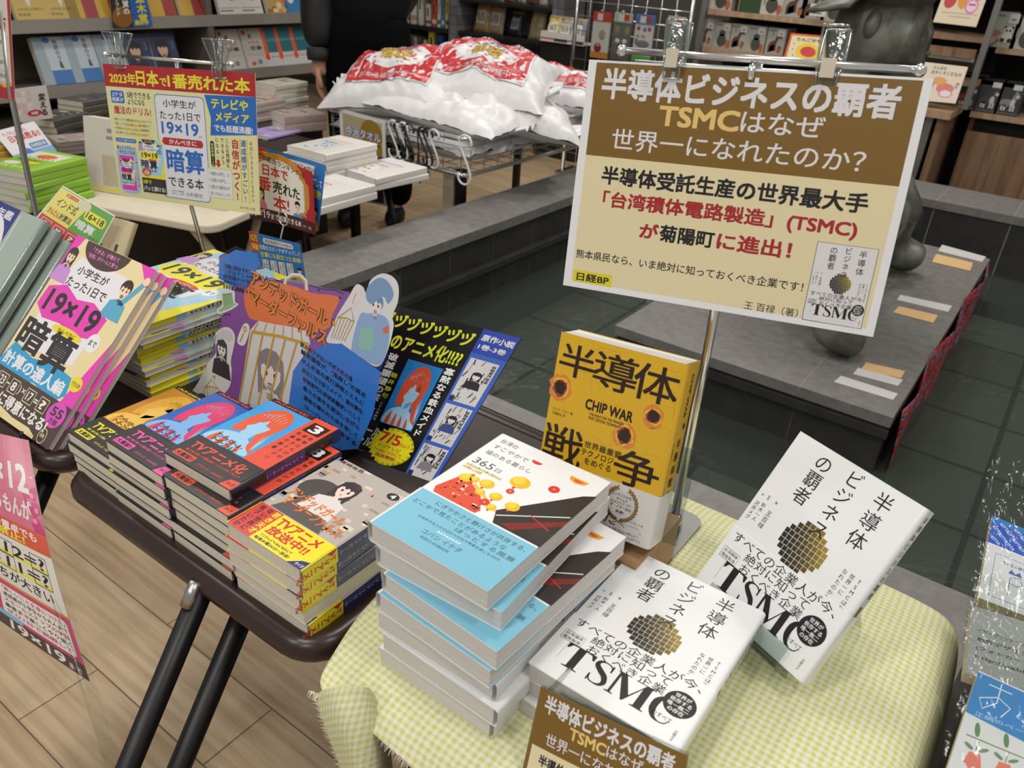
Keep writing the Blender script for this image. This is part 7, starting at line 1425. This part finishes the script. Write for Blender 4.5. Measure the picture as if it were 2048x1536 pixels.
def pbook(px4, y, label, art, W=100, H=100):
    P4 = [on(u, v, 'y', yy) for (u, v), yy in zip(px4, (y + .03, y + .03, y - .02, y - .02))]; return sheet('picture_book', art, P4, label, 'book', .008, '#d8d0c0', W=W, H=H, dz=2e-4, group='picture books facing out on the wooden shelving', curve=lambda u, v: 0)
def apple():
    a = Art(.35); a.rect(0, 0, 100, 110, '#d8642c', 1); a.rect(6, 0, 98, 102, '#e4d8a8', 2); a.ell(56, 44, 32, 34, '#e8c93a', 3); a.ell(56, 44, 20, 20, '#c83a38', 4); a.text('りんごかも', 22, 82, 88, 96, '#2c2622', .03, 5)
    for x, y in ((16, 70), (16, 48), (92, 66), (92, 46), (20, 26)): a.ell(x, y, 6, 6, '#e8e2d0', 4); a.ell(x, y, 2.5, 3, '#b84a3a', 5)
    return a
pbook(((1582, 66), (1652, 72), (1650, 132), (1566, 120)), 4.70, 'orange-bordered picture book with a red apple behind the right clip', apple(), 100, 110)
def fruit(txt):
    a = Art(.35); a.rect(0, 0, 100, 100, '#dccbb0', 1); a.ell(22, 40, 14, 14, '#b83a38', 3); a.ell(50, 42, 11, 16, '#d8923a', 3, 20); a.ell(80, 52, 14, 11, '#7aa83a', 3); a.ell(40, 58, 13, 8, '#c8682c', 3); a.text('くだもの', 20, 78, 80, 92, '#4a4036', .02, 4); a.ell(74, 32, 14, 12, '#d86aa8', 4); a.ell(74, 32, 11.5, 9.5, '#e4c8d4', 5); a.rect(66, 33, 82, 36, '#b04a88', 6); a.rect(10, 18, 92, 19.5, '#b0a088', 2); a.rect(30, 12, 80, 13.5, '#b0a088', 2); return a
pbook(((1908, -70), (1998, -72), (1952, 54), (1866, 44)), 4.63, 'cream picture book with drawn fruit on the upper rail at the right', fruit('くだもの'))
def walk():
    a = Art(.35); a.rect(0, 0, 100, 120, '#e0d2bc', 1); a.text('さんぽの', 22, 102, 54, 113, '#4a4036', .01, 4); a.text('おやくそくだもの', 20, 86, 92, 98, '#4a4036', .01, 4); a.ell(44, 66, 18, 13, '#dca05a', 3); a.ell(62, 44, 22, 17, '#d87a6a', 3); a.ell(20, 48, 14, 22, '#c8d0a0', 2); a.ell(24, 54, 7, 12, '#20201e', 4); a.ell(66, 28, 18, 13, '#d88ab8', 4); a.ell(66, 28, 14, 10, '#e8d8e0', 5); a.rect(86, 58, 94, 66, '#c86a6a', 3); a.rect(84, 48, 92, 56, '#8aa0c0', 3); return a
pbook(((1850, 124), (1936, 134), (1911, 207), (1836, 200)), 4.60, 'pale picture book with pastel blobs on the wooden counter end', walk(), 100, 120)
tg = [on(u, v, 'y', 4.69) for u, v in ((1622, 6), (1654, 10), (1650, 34), (1618, 31))]; at_ = Art(.4); at_.rect(0, 0, 40, 30, '#d4d2ce', 1); at_.rect(4, 14, 36, 17, '#3a3836', 2); at_.rect(4, 6, 30, 9, '#55524e', 2); sheet('price_tag', at_, tg, 'white price tag hanging from the upper wooden shelf', 'tag', .0008, W=40, H=30, dz=2e-4)
# right-hand cabinet
C0_ = V((-.1, 5.0, 0)); cb = thing('wooden_cabinet', 'wooden cabinet with a wide door at the far right', 'cabinet', Matrix.Translation(C0_))
part('side_panel', (-.557, 4.9, 0), (-.535, 5.35, .655), WD, cb, C0_); part('top_board', (-.557, 4.82, .655), (1.2, 5.35, .68), WDL, cb, C0_); dr = part('door', (-.55, 4.84, .27), (.35, 4.87, .585), WD, cb, C0_); part('door', (.36, 4.84, .27), (1.2, 4.87, .585), WD, cb, C0_); part('back_panel', (-.545, 5.33, 0), (1.2, 5.35, 1.7), DKB, cb, C0_)
mb = MB(); mb.box((-.449, -.1645, .268), (-.33, -.16, .285), DKB); mb.build('handle_notch', dr); part('lower_rail', (-.55, 4.845, .235), (1.2, 4.88, .262), WDL, cb, C0_); part('plinth', (-.55, 4.9, 0), (1.2, 4.93, .235), DKB, cb, C0_); part('dark_gap', (-.53, 4.885, .585), (1.2, 4.9, .655), DKB, cb, C0_)
for z in (.98, 1.25): part('shelf', (-.545, 4.90, z - .024), (1.2, 5.33, z), WDL, cb, C0_)
toybox(1976, .682, 4.86, .105, .15, 'dark box with an orange and white dog at the far right', dog('#b8602c', '#d4d0c8'), '#3c3e42', 'dog toy boxes at the far right', tag_=False); toybox(2023, .682, 4.86, .105, .15, 'dark box with a black and white dog at the far right', dog('#4a4a48', '#c8c6c0'), '#3c3e42', 'dog toy boxes at the far right', tag_=False); toybox(2068, .682, 4.86, .105, .15, 'dark box cut by the right edge of the photograph', dog('#8a8884', '#c8c6c0'), '#3c3e42', 'dog toy boxes at the far right', tag_=False)
toybox(2008, .981, 4.93, .13, .16, 'grey-green box with a panda on the upper right shelf', panda, '#a3a79a', 'panda toy boxes on the upper right shelf'); toybox(2060, .981, 4.93, .13, .16, 'grey box beside the panda box, cut by the right edge', bear, '#b0b0a8', 'panda toy boxes on the upper right shelf')
goods(1838, .70, 4.95, .06, .12, .03, '#c8c4c0', 'small white pouch with red dots beside the statue face', 'snack_packet', 'packet', None, '#b84a4a', 0)
# ---- walls at the back of the shop
WL = M('#4a4744', .8)
mb = MB(); mb.box((-6.5, 5.45, -.05), (1.7, 5.55, 3.0), WL); struct('wall_back', mb)
mb = MB(); mb.box((-6.6, -1.2, -.05), (-6.5, 5.55, 3.0), WL); struct('wall_left', mb)
